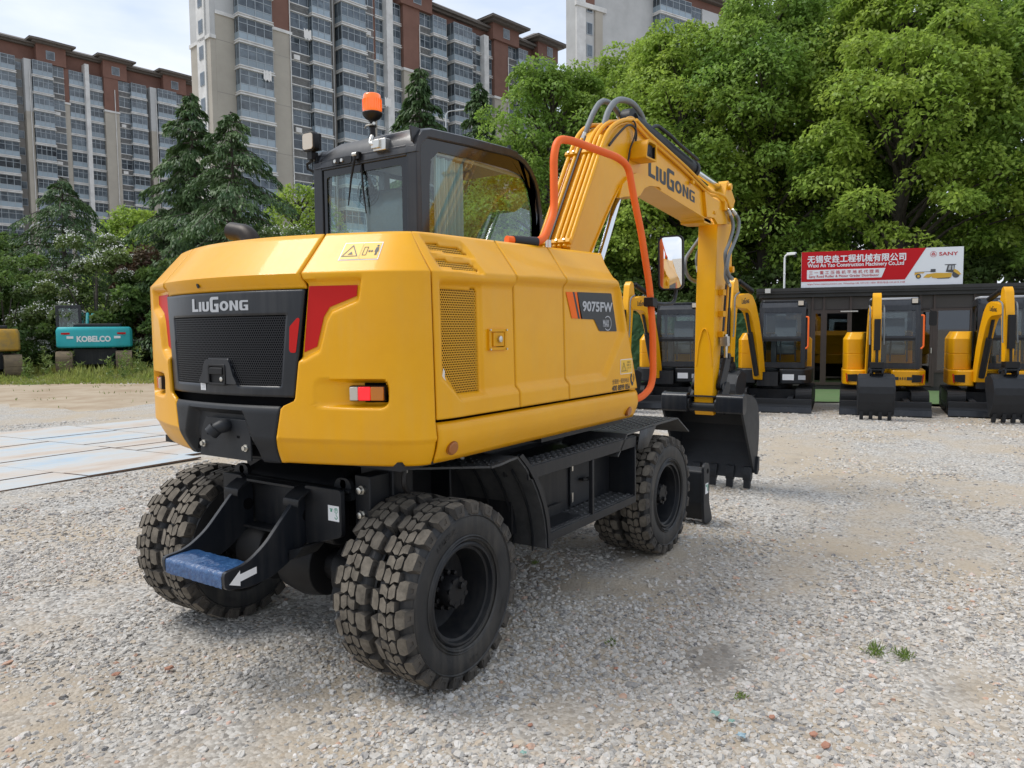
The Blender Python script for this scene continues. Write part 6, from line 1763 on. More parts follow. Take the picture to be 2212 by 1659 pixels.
# ---------------------------------------------------------------- arm
YA = .10
arm_p = [(4.818, 2.74), (4.793, 2.369), (4.771, 2.137), (4.757, 1.88), (4.75, 1.664), (4.74, 1.40), (4.735, 1.10), (4.73, .85), (4.77, .79), (4.83, .80), (4.87, .86), (4.90, 1.02), (4.915, 1.22), (4.965, 1.50), (5.005, 1.664), (5.04, 1.90), (5.075, 2.10), (5.125, 2.235), (5.285, 2.268), (5.30, 2.32), (5.290, 2.60), (5.30, 2.736), (5.335, 2.98), (5.395, 3.045), (5.37, 3.06), (5.25, 3.155), (5.18, 3.215), (5.145, 3.222), (5.10, 3.19), (5.02, 2.98), (4.95, 2.88), (4.90, 2.80)]
b = B(); b.prism(arm_p, YB - YA, YB + YA); arm = b.make('arm', 'yellow', EX, bevel=.006, smooth=25)
for (x, z), r_ in (((5.146, 3.155), .034), ((5.246, 2.305), .034)):
    b = B(); b.cyl((x, YB - .135, z), (x, YB + .135, z), r_, 18); b.make('pin', 'yellow', arm)
# raised weld rib on the inner face
b = B(); rib = fillet([(4.738, -.42, 1.30), (4.741, -.44, 1.52), (4.744, -.475, 1.66), (4.745, -.50, 1.685), (4.744, -.525, 1.66), (4.741, -.56, 1.52), (4.738, -.58, 1.30)], .03, 5); b.tube(rib, .006, 6); b.make('weld_rib', 'yellow', arm)
for z in (2.05, 1.83, 1.62):
    b = B(); b.box(4.86, 4.95, -.655, -.60, z - .03, z + .03); b.make('bracket', 'yellow_flat', arm, bevel=.004)
for dx in (.0, .075):
    b = B(); b.tube(fillet([(5.01 + dx, -.655, 2.13), (4.985 + dx, -.655, 1.98), (4.93 + dx, -.655, 1.60), (4.92 + dx, -.655, 1.45)], .03, 3), .011, 8); b.make('hydraulic_pipe', 'yellow' if dx == 0 else 'cable', arm)
b = B(); b.box(4.87, 4.94, -.70, -.62, 1.50, 1.60); b.cyl((4.91, -.67, 1.62), (4.91, -.67, 1.38), .018, 10); b.make('valve', 'zinc', arm, bevel=.003)
b = B(); b.cyl((5.246, YB - .05, 2.30), (5.16, YB - .05, 1.85), .05, 16); b.cyl((5.16, YB - .05, 1.85), (5.08, YB - .05, 1.42), .03, 12); b.make('bucket_cylinder', 'slate_matte', EX)
hose([(4.885, -.68, 2.88), (4.99, -.69, 2.80), (5.0, -.70, 2.70), (4.87, -.70, 2.535), (4.765, -.70, 2.434), (4.785, -.70, 2.30), (4.79, -.70, 2.19), (4.945, -.69, 2.12)], .018, arm)
hose([(4.965, -.70, 2.885), (5.085, -.73, 2.80), (5.03, -.74, 2.66), (4.86, -.74, 2.50), (4.745, -.74, 2.395), (4.70, -.74, 2.27), (4.81, -.73, 2.21), (4.99, -.70, 2.19)], .018, arm)
hose([(5.20, -.32, 2.77), (5.15, -.30, 2.66), (4.90, -.30, 2.508), (4.735, -.30, 2.40), (4.72, -.30, 2.29), (4.875, -.30, 2.20), (5.10, -.34, 2.16)], .019, arm)
hose([(5.12, -.36, 2.60), (5.02, -.33, 2.50), (4.97, -.33, 2.40), (5.0, -.34, 2.28)], .019, arm)
# linkage and bucket
for y in (YB - .135, YB + .135):
    b = B(); b.prism(rpoly([(5.06, 1.42), (5.14, 1.37), (5.04, 1.18), (4.95, 1.06), (4.88, 1.03), (4.80, 1.07), (4.80, 1.12), (4.89, 1.24), (4.99, 1.40)], .03, 3), y - .018, y + .018); b.make('link', 'slate_matte', EX, bevel=.004)
b = B(); b.cyl((5.075, YB - .16, 1.39), (5.075, YB + .16, 1.39), .032, 14); b.cyl((4.86, YB - .165, 1.08), (4.86, YB + .165, 1.08), .036, 14); b.cyl((5.02, YB - .165, 1.055), (5.02, YB + .165, 1.055), .032, 14); b.obox((4.94, YB, 1.06), (.09, 0, -.01), (0, .06, 0), (0, 0, .03)); b.make('link_pin', 'slate_matte', EX)
BY0, BY1 = -.925, -.075
bprof = [(4.70, 1.015), (4.66, .86), (4.755, .72)]
sidep = rpoly([(4.685, 1.01), (4.74, 1.03), (5.02, .985), (5.19, .90), (5.26, .70), (5.245, .48), (5.20, .30), (5.165, .18), (5.10, .165), (4.93, .43), (4.665, .84)], [.02, .02, .08, .08, .08, .06, .04, .02, .02, .04, .03], 3)
b = B()
b.prism(sidep, BY0, BY0 + .022); b.prism(sidep, BY1 - .022, BY1)
shl = [(4.70, 1.00), (5.0, .965), (5.13, .895), (5.205, .79), (5.225, .65), (5.20, .47), (5.15, .33), (5.10, .215), (5.055, .115)]
for k in range(len(shl) - 1):
    (x0, z0), (x1, z1) = shl[k], shl[k + 1]
    t = Vector((x1 - x0, z1 - z0)).normalized(); nx_, nz_ = -t.y * -.016, t.x * -.016
    b.add([(x0, BY0 + .022, z0), (x1, BY0 + .022, z1), (x1, BY1 - .022, z1), (x0, BY1 - .022, z0), (x0 + nx_, BY0 + .022, z0 + nz_), (x1 + nx_, BY0 + .022, z1 + nz_), (x1 + nx_, BY1 - .022, z1 + nz_), (x0 + nx_, BY1 - .022, z0 + nz_)], [(0, 1, 2, 3), (4, 7, 6, 5), (0, 4, 5, 1), (3, 2, 6, 7), (0, 3, 7, 4), (1, 5, 6, 2)])
bucket = b.make('bucket', 'slate_matte', EX, smooth=25)
b = B(); q = rpoly([(4.655, .995), (4.69, 1.02), (4.76, 1.02), (4.78, .98), (4.78, .85), (4.72, .82), (4.655, .83)], .02, 3); b.prism(q, BY0 - .004, YB - .155); b.prism(q, YB + .155, BY1 + .004); b.make('top_bar', 'slate', bucket, bevel=.004)
for y in (YB - .15, YB + .15):
    b = B(); b.prism(rpoly([(4.68, .86), (4.66, .95), (4.80, 1.0), (4.86, 1.06), (4.96, 1.13), (5.06, 1.12), (5.09, 1.05), (5.0, .96), (5.05, .80), (4.90, .785), (4.76, .84)], .03, 3), y - .018, y + .018); b.make('hanger_plate', 'slate_matte', bucket, bevel=.004)
b = B(); b.cyl((4.76, YB - .20, .88), (4.76, YB + .20, .88), .052, 20); b.lathe([(0, .022), (.05, .02)], (4.74, YB + .22, .88), (0, .2, 1), 10); b.make('pin', 'slate_matte', bucket)
b = B(); b.prism([(5.16, .34), (5.205, .33), (5.19, .19), (5.14, .15), (5.10, .16)], BY0 - .024, BY0 + .001); b.prism([(5.16, .34), (5.205, .33), (5.19, .19), (5.14, .15), (5.10, .16)], BY1 - .001, BY1 + .024); b.make('side_cutter', 'slate_matte', bucket, bevel=.003)
for k in range(5):
    y = BY0 + .06 + k * (BY1 - BY0 - .12) / 4
    b = B(); b.prism(rpoly([(5.06, .24), (5.115, .235), (5.095, .11), (5.06, .085), (5.025, .10), (5.03, .16)], .01, 2), y - .042, y + .042)
    b.prism([(5.095, .125), (5.03, .125), (5.02, .02), (5.045, .008), (5.06, .02)], y - .034, y + .034); b.make('tooth', 'slate_matte', bucket, bevel=.004)
# ---------------------------------------------------------------- guard rail, mirror
rail = [(.70, -.80, 2.175), (.86, -.86, 2.172), (.975, -.87, 2.195), (1.115, -.86, 2.375), (1.112, -.86, 2.70), (1.150, -.865, 2.800), (1.27, -.89, 2.812), (1.72, -.98, 2.782), (1.835, -1.0, 2.745), (1.90, -1.01, 2.55), (1.972, -1.03, 2.334), (2.075, -1.05, 1.96), (2.118, -1.055, 1.66), (2.128, -1.055, 1.36), (2.095, -1.05, 1.27), (1.99, -1.03, 1.215), (1.90, -1.0, 1.20)]
b = B(); b.tube(fillet(rail, .07, 5), .0235, 14); gr = b.make('guard_rail', 'orange', EX)
b = B(); b.cyl((.74, -.815, 2.174), (.90, -.868, 2.176), .029, 14); b.make('sleeve', 'slate_matte', gr)
b = B(); b.obox((2.085, -1.053, 1.862), (.04, 0, -.004), (0, .034, 0), (0, 0, .030)); b.make('clamp', 'black_plastic', gr, bevel=.003)
b = B(); b.tube(fillet([(2.12, -1.06, 1.862), (2.20, -1.09, 1.852), (2.32, -1.13, 1.86), (2.33, -1.14, 1.95), (2.30, -1.14, 1.99)], .06, 5), .013, 10); ma = b.make('mirror_arm', 'slate', EX)
# mirror: faces back to the cab and slightly outwards
mc = Vector((2.205, -1.15, 2.135)); mnrm = Vector((-.985, -.115, -.05)).normalized()
mrx = Vector((0, 0, 1)).cross(mnrm).normalized(); mup = mnrm.cross(mrx)
def mpt(u, v, w): return mc + mrx * u + mup * v + mnrm * w
o = rrect(-.088, .088, -.185, .185, .04, 5); i = rrect(-.078, .078, -.175, .175, .034, 5); bk = rrect(-.07, .07, -.165, .165, .05, 5)
n = len(o)
b = B(); b.add([mpt(u, v, .012) for u, v in o] + [mpt(u, v, .012) for u, v in i] + [mpt(u, v, -.022) for u, v in o] + [mpt(u, v, -.05) for u, v in bk] + [mpt(u, v, .004) for u, v in i],
      [(k, (k + 1) % n, n + (k + 1) % n, n + k) for k in range(n)] + [(k, 2 * n + k, 2 * n + (k + 1) % n, (k + 1) % n) for k in range(n)] + [(2 * n + k, 3 * n + k, 3 * n + (k + 1) % n, 2 * n + (k + 1) % n) for k in range(n)] + [(n + k, n + (k + 1) % n, 4 * n + (k + 1) % n, 4 * n + k) for k in range(n)] + [tuple(3 * n + k for k in range(n))])
mh = b.make('mirror_housing', 'black_plastic', EX, bevel=.0)
b = B(); m_ = 12; vs = []
gx = [(-.079 + .158 * a / m_) for a in range(m_ + 1)]; gz = [(-.176 + .352 * a / m_) for a in range(m_ + 1)]
ins_ = [(u, v) for u, v in i]
b.add([mpt(u, v, .006 + .0) for u, v in ins_] + [mpt(0, 0, .006 + .006)], [(k, (k + 1) % len(ins_), len(ins_)) for k in range(len(ins_))])
b.make('mirror_glass', 'mirror', mh, smooth=180)
# ================================================================ the yard office and its sign
OA, OU = (18.2, 2.63), (.2756, -.9613)
OANG = math.atan2(OU[1], OU[0])
mat('office_brown', (.042, .034, .031), rough=.55, col2=(.055, .045, .04), vscale=2.5, bump=.08, bscale=30)
mat('office_trim', (.060, .040, .034), rough=.5, var=.2, vscale=3)
mat('office_roof', (.032, .030, .030), rough=.6, var=.25, vscale=2)
mat('office_base', (.030, .027, .026), rough=.7)
glass('office_glass', (.16, .17, .17), refl=.13)
m, t, p = nodes_mat('turf')
g = t.nodes.new('ShaderNodeNewGeometry').outputs['Position']
t.links.new(mixc(t, noise(t, g, 3, 5), mixc(t, noise(t, g, 40, 3), (.045, .12, .03), (.07, .17, .045)), (.12, .16, .07)), p.inputs['Base Color']); p.inputs['Roughness'].default_value = .95
def opt(u, w, z): return (OA[0] + OU[0] * u + OU[1] * w, OA[1] + OU[1] * u - OU[0] * w, z)
b = B(); nu, nw = 24, 8
for i in range(nu + 1):
    for j in range(nw + 1):
        u, w_ = -.6 + 10 * i / nu, 3.75 * j / nw
        b.v.append(opt(u, w_ + (.10 * math.sin(u * 2.3) + .06 * math.sin(u * 5.1) if j == nw else 0), .032 + .004 * math.sin(i * 1.3 + j)))
b.f = [(i * (nw + 1) + j, (i + 1) * (nw + 1) + j, (i + 1) * (nw + 1) + j + 1, i * (nw + 1) + j + 1) for i in range(nu) for j in range(nw)]; b.m = [0] * len(b.f)
structure(b.make('turf', 'turf'))
OF = empty('office_cabin', (OA[0], OA[1], 0), OANG, 'low dark brown office cabin with glass doors behind the small excavators', 'building')
def opart(name, m, fn, parent=None, bevel=0):
    b = B(); fn(b); return b.make(name, m, parent or OF, smooth=0, bevel=bevel)
LEN = 9.0
opart('floor', 'office_base', lambda b: b.box(0, LEN, 0, 3, 0, .14))
opart('rear_wall', 'office_brown', lambda b: b.box(0, LEN, 2.9, 3, .14, 2.5)); opart('end_wall', 'office_brown', lambda b: b.box(0, .08, .06, 2.9, .14, 2.5))
opart('roof', 'office_roof', lambda b: (b.box(-.12, LEN + .1, -.18, 3.1, 2.60, 2.74), b.box(-.06, LEN + .05, -.12, 3.05, 2.50, 2.595), b.box(-.14, LEN + .12, -.20, -.18, 2.66, 2.745)))
opart('ceiling', 'office_base', lambda b: b.box(.1, LEN - .1, .1, 2.88, 2.42, 2.48))
# wall bays: (u0, u1, kind)
bays = [(.0, 1.28, 'panel'), (1.32, 1.57, 'glass'), (1.60, 2.22, 'door'), (2.26, 2.86, 'open'), (2.90, 3.86, 'glass'), (3.90, 4.18, 'door'), (4.24, 5.08, 'window'), (5.14, 6.4, 'panel'), (6.45, 7.5, 'window'), (7.55, LEN, 'panel')]
for u0, u1, k in bays:
    opart('transom_panel', 'office_brown', lambda b: b.box(u0, u1, .0, .06, 2.16, 2.49))
    if k == 'panel': opart('wall_panel', 'office_brown', lambda b: b.box(u0, u1, .0, .06, .14, 2.155))
    if k == 'window':
        opart('wall_panel', 'office_brown', lambda b: b.box(u0, u1, 0, .06, .14, .50))
        f = opart('window', 'office_trim', lambda b: b.ring([(u0, .50), (u1, .50), (u1, 2.15), (u0, 2.15)], [(u0 + .06, .56), (u1 - .06, .56), (u1 - .06, 2.09), (u0 + .06, 2.09)], -.03, .05))
        opart('pane', 'office_glass', lambda b: b.box(u0 + .06, u1 - .06, .0, .012, .56, 2.09), f)
    if k in ('glass', 'door'):
        f = opart('glazed_door' if k == 'door' else 'window', 'office_trim', lambda b: b.ring([(u0, .15), (u1, .15), (u1, 2.15), (u0, 2.15)], [(u0 + .055, .22), (u1 - .055, .22), (u1 - .055, 2.06), (u0 + .055, 2.06)], -.03, .05))
        opart('pane', 'office_glass', lambda b: b.box(u0 + .055, u1 - .055, .0, .012, .22, 2.06), f)
        if k == 'door': opart('handle', 'zinc', lambda b: b.cyl((u1 - .03, -.06, 1.0), (u1 - .03, -.06, 1.14), .014, 8), f)
for u in (1.30, 1.585, 2.24, 2.88, 3.88, 4.21, 5.11, 6.42, 7.52): opart('mullion', 'office_trim', lambda b: b.box(u - .028, u + .028, -.035, .07, .14, 2.50))
opart('door_closer', 'zinc', lambda b: b.box(1.98, 2.40, -.16, -.12, 2.09, 2.12))
opart('desk', 'office_trim', lambda b: b.box(2.0, 3.6, 1.6, 2.2, .7, .76)); opart('flood_light', 'zinc', lambda b: b.box(.08, .22, -.30, -.21, 2.62, 2.74))
# sign board standing on the roof edge
m, t, p = nodes_mat('sign_red'); p.inputs['Base Color'].default_value = (.50, .012, .018, 1); p.inputs['Roughness'].default_value = .55; p.inputs['Specular IOR Level'].default_value = .15
mat('sign_white', (.74, .76, .80), rough=.45); mat('sign_redtext', (.50, .04, .05), rough=.5); mat('sign_grey', (.06, .06, .065), rough=.5); mat('sign_yellow', (.62, .36, .03), rough=.5)
SG_ = empty('billboard', opt(1.0, .05, 2.74), OANG, 'red and white company sign board standing on the office roof', 'sign')
def spart(name, m, fn, par=None):
    b = B(); fn(b); return b.make(name, m, par or SG_, smooth=0)
SWd, SHt = 3.82, .955
spart('board', 'sign_white', lambda b: b.box(0, SWd, 0, .06, 0, SHt))
flat = lambda y: (lambda u, v: (u, y, v))
spart('red_field', 'sign_red', lambda b: b.add([(0, -.003, .165), (2.50, -.003, .165), (2.97, -.003, SHt), (0, -.003, SHt)], [(0, 1, 2, 3)]))
spart('white_band', 'sign_white', lambda b: b.add([(.14, -.006, .235), (1.95, -.006, .235), (2.04, -.006, .475), (.14, -.006, .475)], [(0, 1, 2, 3)]))
def stext(body, u, v, h, w_, bold, m, y=-.006): 
    b = B(); sh = text_shape(body, h, 0, w_)
    for i, (dx, dz) in enumerate(((0, 0), (bold * h, 0), (0, bold * h), (-bold * h, 0), (0, -bold * h)) if bold else ((0, 0),)): decal(b, sh, lambda a, c: (u + a + dx, y - .0004 * i, v + c + dz))
    return b.make('lettering', m, SG_, smooth=0, fix=False)
stext('无锡安垚工程机械有限公司', .15, .655, .195, 2.36, .030, 'sign_white')
stext('Wuxi An Yao Construction Machinery Co.,Ltd', .155, .515, .125, 2.31, .030, 'sign_white')
stext('三 一 重 工 压 路 机 平 地 机 代 理 商', .19, .355, .092, 1.70, .012, 'sign_redtext', -.009)
stext('Sany Road Roller & Motor Grader Distributor', .19, .250, .085, 1.70, .020, 'sign_redtext', -.009)
stext('https://www.anyaomachinery.com  WhatsApp:+86 139 6151 1830  微信/电话:138 6518 3188', .16, .070, .060, 2.34, 0, 'sign_redtext')
stext('SANY', 3.27, .745, .085, .42, .05, 'sign_redtext', -.004)
def emblem(b):
    cx, cz = 3.14, .785
    o = [(cx + .075 * math.cos(a), cz + .075 * math.sin(a)) for a in np.linspace(0, 6.283, 29)[:-1]]; i = [(cx + .066 * math.cos(a), cz + .066 * math.sin(a)) for a in np.linspace(0, 6.283, 29)[:-1]]
    b.add([(x, -.004, z) for x, z in o + i], [(k, (k + 1) % 28, 28 + (k + 1) % 28, 28 + k) for k in range(28)])
    for sg in (-1, 1): b.add([(cx + sg * x, -.004, cz + z) for x, z in ((.006, .062), (.002, .0), (.018, -.012), (.055, -.030))], [(0, 1, 2, 3)])
    b.add([(cx + x, -.004, cz + z) for x, z in ((-.045, -.042), (0, -.012), (.045, -.042), (0, -.030))], [(0, 1, 2, 3)])
spart('emblem', 'sign_redtext', emblem)
def machines(b):
    b.mi = 0
    circ = lambda cx, cz, r_, y: b.add([(cx + r_ * math.cos(a), y, cz + r_ * math.sin(a)) for a in np.linspace(0, 6.283, 21)[:-1]], [tuple(range(20))])
    q = lambda pts, y=-.005: b.add([(x, y, z) for x, z in pts], [tuple(range(len(pts)))])
    b.mi = 1; circ(2.81, .235, .062, -.006); circ(3.66, .26, .085, -.006); q([(3.43, .33), (3.47, .50), (3.63, .50), (3.62, .30)]); q([(3.40, .50), (3.40, .52), (3.66, .52), (3.66, .50)]); q([(3.08, .33), (3.09, .41), (3.20, .41), (3.20, .33)]); q([(3.20, .185), (3.55, .185), (3.50, .16), (3.25, .16)])
    q([(2.72, .335), (3.1, .345), (3.1, .355), (2.72, .345)], -.007)
    b.mi = 0; circ(2.81, .235, .034, -.008); q([(2.72, .26), (2.72, .33), (2.95, .335), (2.93, .31), (2.80, .30)], -.007); q([(2.92, .20), (3.0, .28), (3.12, .30), (3.12, .22), (3.05, .19)], -.007); q([(3.12, .19), (3.12, .30), (3.20, .31), (3.57, .30), (3.56, .19), (3.22, .175)], -.007); q([(3.60, .34), (3.62, .40), (3.70, .36), (3.78, .26), (3.72, .25)], -.008)
    b.mi = 2; q([(3.48, .38), (3.50, .485), (3.55, .485), (3.54, .38)], -.008); q([(3.57, .38), (3.57, .485), (3.61, .485), (3.61, .38)], -.008)
spart('picture', ['sign_yellow', 'sign_grey', 'silver_print'], machines)
for u in (.3, 1.9, 3.5): spart('brace', 'office_trim', lambda b: (b.obox((u, .35, .40), (.02, 0, 0), (0, .30, -.42), (0, .012, .012)), b.box(u - .02, u + .02, .06, .08, 0, .9)))
# camera pole on the roof
cp = empty('camera_pole', opt(.585, -.25, 2.735), OANG, 'white pole with a security camera left of the red sign', 'camera')
b = B(); b.tube(fillet([(0, 0, 0), (0, 0, .84), (.02, -.02, .92), (.10, -.06, .935)], .05, 4), .026, 8); b.make('pole', 'white_print', cp)
b = B(); b.obox((.17, -.10, .95), (.11, -.05, .0), (.02, .045, 0), (0, 0, .035)); b.make('camera_body', 'white_print', cp, bevel=.01)
b = B(); b.obox((.26, -.14, .90), (.03, -.015, 0), (.018, .04, 0), (0, 0, .05)); b.make('camera_lens', 'black_plastic', cp, bevel=.01)
b = B(); b.obox((-.0, 0, .42), (.032, 0, 0), (0, .032, 0), (0, 0, .01)); b.make('collar', 'white_print', cp)
# green screen wall left of the office
mat('screen_green', (.018, .055, .018), rough=.95, col2=(.03, .08, .025), vscale=9, bump=1.0, bscale=30)
hw = empty('green_screen', opt(-.2, -.1, 0), OANG, 'dark green artificial hedge screen left of the office behind the first small excavator', 'screen')
for k in range(4):
    b = B(); x0 = -1.22 * (k + 1); nu_, nv_ = 14, 22; z1 = 2.05
    vs = [(x0 + 1.18 * i / nu_, rnd.uniform(-.035, .035), .05 + z1 * j / nv_) for i in range(nu_ + 1) for j in range(nv_ + 1)]
    b.add(vs, [(i * (nv_ + 1) + j, (i + 1) * (nv_ + 1) + j, (i + 1) * (nv_ + 1) + j + 1, i * (nv_ + 1) + j + 1) for i in range(nu_) for j in range(nv_)]); b.make('panel', 'screen_green', hw, smooth=0, solid=.03)
    b = B(); b.box(x0 - .03, x0 + .01, -.03, .05, 0, 2.15); b.make('post', 'office_base', hw)

# ================================================================ small excavators in a row
def small_excavator(loc, ang, label, swing=0.0, dark=False, k=1.0, rust=False, zk=1.0):
    r = empty('mini_excavator', loc, ang, label, 'excavator', 'small excavators parked in front of the office')
    r.scale = (k, k, k)
    # undercarriage
    def track(y):
        b = B(); pr = rpoly([(-1.02, .05), (-1.02, .36), (-.92, .45), (.92, .45), (1.02, .36), (1.02, .05), (.92, .0), (-.92, .0)], .1, 4)
        b.prism(pr, y - .14, y + .14)
        n = len(pr); per = []
        for i in range(n):
            a, c = Vector(pr[i]), Vector(pr[(i + 1) % n]); m_ = max(1, int((c - a).length / .085))
            for j in range(m_): per.append((a + (c - a) * (j / m_), (c - a).normalized()))
        for pt, tt in per: b.obox((pt.x + tt.y * .008, y, pt.y - tt.x * .008), (tt.x * .012, 0, tt.y * .012), (0, .15, 0), (tt.y * .014, 0, -tt.x * .014))
        o = b.make('track', 'black_plastic' if not rust else 'rust', r, smooth=25)
        b = B()
        for x in (-.85, .85): b.lathe([(-.16, .0), (-.16, .10), (-.15, .16), (.15, .16), (.16, .10), (.16, 0)], (x, y, .22), (0, 1, 0), 18)
        for x in (-.45, -.15, .15, .45): b.lathe([(-.155, 0), (-.155, .07), (.155, .07), (.155, 0)], (x, y, .12), (0, 1, 0), 12)
        b.make('rollers', 'black_metal', o)
    track(-.62); track(.62)
    b = B(); b.box(-.5, .55, -.48, .48, .18, .42); b.lathe([(0, .36), (.12, .36)], (0, 0, .42), (0, 0, 1), 24); b.make('car_body', 'black_metal', r)
    b = B(); b.prism(rpoly([(1.24, .285), (1.32, .29), (1.30, .17), (1.36, .03), (1.32, .0), (1.26, .05), (1.22, .15)], .02, 2), -.78, .78); bl = b.make('dozer_blade', 'slate_matte', r)
    b = B(); b.prism([(1.315, .14), (1.34, .13), (1.372, .025), (1.335, .0)], -.785, .785); b.make('cutting_edge', 'slate', bl)
    for y in (-.38, .38):
        b = B(); b.obox((.9, y, .24), (.38, 0, .0), (0, .05, 0), (0, 0, .06)); b.make('blade_arm', 'slate_matte', r)
    # house: skirt, hood, counterweight
    sm = 'slate_matte' if dark else 'yellow'
    plan = rpoly([(.72, -.60), (.50, -.74), (-.3, -.76), (-.75, -.55), (-.92, 0), (-.75, .55), (-.3, .76), (.50, .74), (.72, .60), (.74, .14), (.40, .10), (.40, -.28), (.74, -.32)], .07, 3)
    b = B(); b.prism(plan, .54, .84, 'z'); sk_ = b.make('skirt', sm, r, bevel=.02)
    b = B(); b.prism(rpoly([(.35, -.3), (.8, -.3), (.8, .12), (.35, .12)], .03, 2), .50, .78, 'z'); b.make('swing_frame', 'black_metal', r)
    if not dark:
        for y in (-.60, .62):
            b = B(); sg = 1 if y > 0 else -1
            b.prism([(y - sg * .13, .76), (y + sg * .05, .75), (y + sg * .03, .62), (y - sg * .13, .61)], .685, .735, 'x'); b.make('lamp_insert', 'black_plastic', sk_)
            b = B(); b.prism([(y + sg * .06, .77), (y + sg * .08, .77), (y + sg * .06, .60), (y + sg * .04, .60)], .66, .700, 'x'); b.make('reflector', 'red_reflect', sk_)
        b = B(); decal(b, text_shape('|||', .05, .02, .10), lambda u, v: (.7455, .38 - u, .66 + v)); b.add([(.7455, .50, .655), (.7455, .40, .655), (.7455, .40, .715), (.7455, .50, .715), (.7455, .26, .655), (.7455, .17, .655), (.7455, .17, .715), (.7455, .26, .715)], [(0, 1, 2, 3), (4, 5, 6, 7)]); b.make('badge', 'dark_print', sk_)
    else:
        b = B(); b.add([(.7455, .42, .62), (.7455, .20, .62), (.7455, .20, .74), (.7455, .42, .74)], [(0, 1, 2, 3)]); b.make('data_plate', 'white_print', sk_)
        b = B(); b.add([(.7455, .64, .63), (.7455, .50, .63), (.7455, .50, .72), (.7455, .64, .72)], [(0, 1, 2, 3)]); b.make('badge', 'silver_print', sk_)
    hp = rpoly([(.42, -.38), (.44, -.66), (.25, -.735), (-.5, -.74), (-.8, -.5), (-.85, .6), (-.55, .72), (-.45, -.3), (.3, -.33)], .05, 3)
    b = B(); n = len(hp); cx = sum(q[0] for q in hp) / n; cy = sum(q[1] for q in hp) / n
    lay = [(.845, 1.0), (1.14, 1.0), (1.15, .985), (1.16, 1.0), (1.44, 1.0), (1.58, .84)]
    b.add([(cx + (x - cx) * s_, cy + (y - cy) * s_, z) for z, s_ in lay for x, y in hp], [(j * n + i, j * n + (i + 1) % n, (j + 1) * n + (i + 1) % n, (j + 1) * n + i) for j in range(len(lay) - 1) for i in range(n)] + [tuple((len(lay) - 1) * n + i for i in range(n))]); b.make('hood', 'yellow', r, smooth=25)
    # cab
    cs = rpoly([(-.42, .86), (-.44, 2.00), (-.38, 2.18), (.42, 2.22), (.55, 2.10), (.66, 1.46), (.66, .86)], .05, 3)
    ci = rpoly([(-.34, .98), (-.36, 1.96), (-.32, 2.07), (.36, 2.09), (.46, 2.01), (.56, 1.44), (.56, .98)], .04, 3)
    y0, y1 = -.28, .62
    b = B(); b.ring(cs, ci, y0, y0 + .05); b.ring(cs, ci, y1 - .05, y1)
    b.add([(x, y, z) for y in (y0, y1) for x, z in cs], [])
    n = len(cs); base_ = len(b.v) - 2 * n
    fs = []
    for i in range(n):
        (xa, za), (xb, zb_) = cs[i], cs[(i + 1) % n]
        if max(za, zb_) < .9 or (min(xa, xb) > .5 and max(za, zb_) < 2.09 and abs(za - zb_) > .1) or (max(xa, xb) < -.40 and abs(za - zb_) > .3): continue
        fs.append((base_ + i, base_ + (i + 1) % n, base_ + n + (i + 1) % n, base_ + n + i))
    b.f += fs; b.m += [0] * len(fs)
    cb = b.make('cab', 'slate', r, smooth=40)
    def frx(z): return np.interp(z, [.86, 1.46, 2.10, 2.22], [.662, .662, .552, .44])
    def fpt(y, z, e): return (float(frx(z)) + e, y, z)
    o = [(y0, .87), (y1, .87), (y1, 1.2), (y1, 1.5), (y1, 1.9), (y1, 2.10), (y0, 2.10), (y0, 1.9), (y0, 1.5), (y0, 1.2)]; e = .085
    i_ = [(y0 + e, .98), (y1 - e, .98), (y1 - e, 1.2), (y1 - e, 1.5), (y1 - e, 1.9), (y1 - e, 2.0), (y0 + e, 2.0), (y0 + e, 1.9), (y0 + e, 1.5), (y0 + e, 1.2)]
    m_ = len(o)
    b = B(); b.add([fpt(*q, .012) for q in o] + [fpt(*q, .012) for q in i_] + [fpt(*q, -.03) for q in o] + [fpt(*q, -.03) for q in i_], [f for q in range(m_) for f in ((q, (q + 1) % m_, m_ + (q + 1) % m_, m_ + q), (m_ + q, m_ + (q + 1) % m_, 3 * m_ + (q + 1) % m_, 3 * m_ + q), (q, 2 * m_ + q, 2 * m_ + (q + 1) % m_, (q + 1) % m_))]); b.make('front_frame', 'slate', cb, smooth=30)
    b = B(); b.add([fpt(y, z, -.004) for z in (.98, 1.43, 1.46, 2.0) for y in (y0 + e, y1 - e)], [(0, 1, 3, 2), (4, 5, 7, 6)]); b.make('windscreen', 'mini_glass', cb, smooth=0)
    b = B(); b.add([fpt(y, z, .004) for z in (1.425, 1.465) for y in (y0 + e, y1 - e)], [(0, 1, 3, 2)]); b.make('split_bar', 'black_plastic', cb, smooth=0)
    for y in (y0 + .025, y1 - .025):
        b = B(); b.prism(ci, y - .004, y + .004); b.make('side_window', 'mini_glass', cb, smooth=0)
    b = B(); b.box(-.425, -.415, y0 + .05, y1 - .05, 1.2, 2.02); b.make('rear_window', 'mini_glass', cb, smooth=0)
    b = B(); b.prism(rrect(-.36, .42, y0 + .03, y1 - .03, .06), 2.21, 2.255, 'z'); b.make('roof_panel', 'silver_print' if not dark else 'slate', cb, bevel=.01)
    b = B(); b.tube(fillet([(.62, y1 + .01, 1.90), (.64, y1 + .055, 1.90), (.68, y1 + .055, 1.3), (.68, y1 + .01, 1.26)], .04, 4), .017, 8); b.make('handrail', 'orange', cb)
    b = B(); b.box(.48, .55, y1 - .16, y1 - .04, 2.13, 2.24); wl_ = b.make('work_light', 'black_plastic', cb, bevel=.008); b = B(); b.box(.551, .556, y1 - .15, y1 - .05, 2.14, 2.23); b.make('lens', 'clear_lamp', wl_)
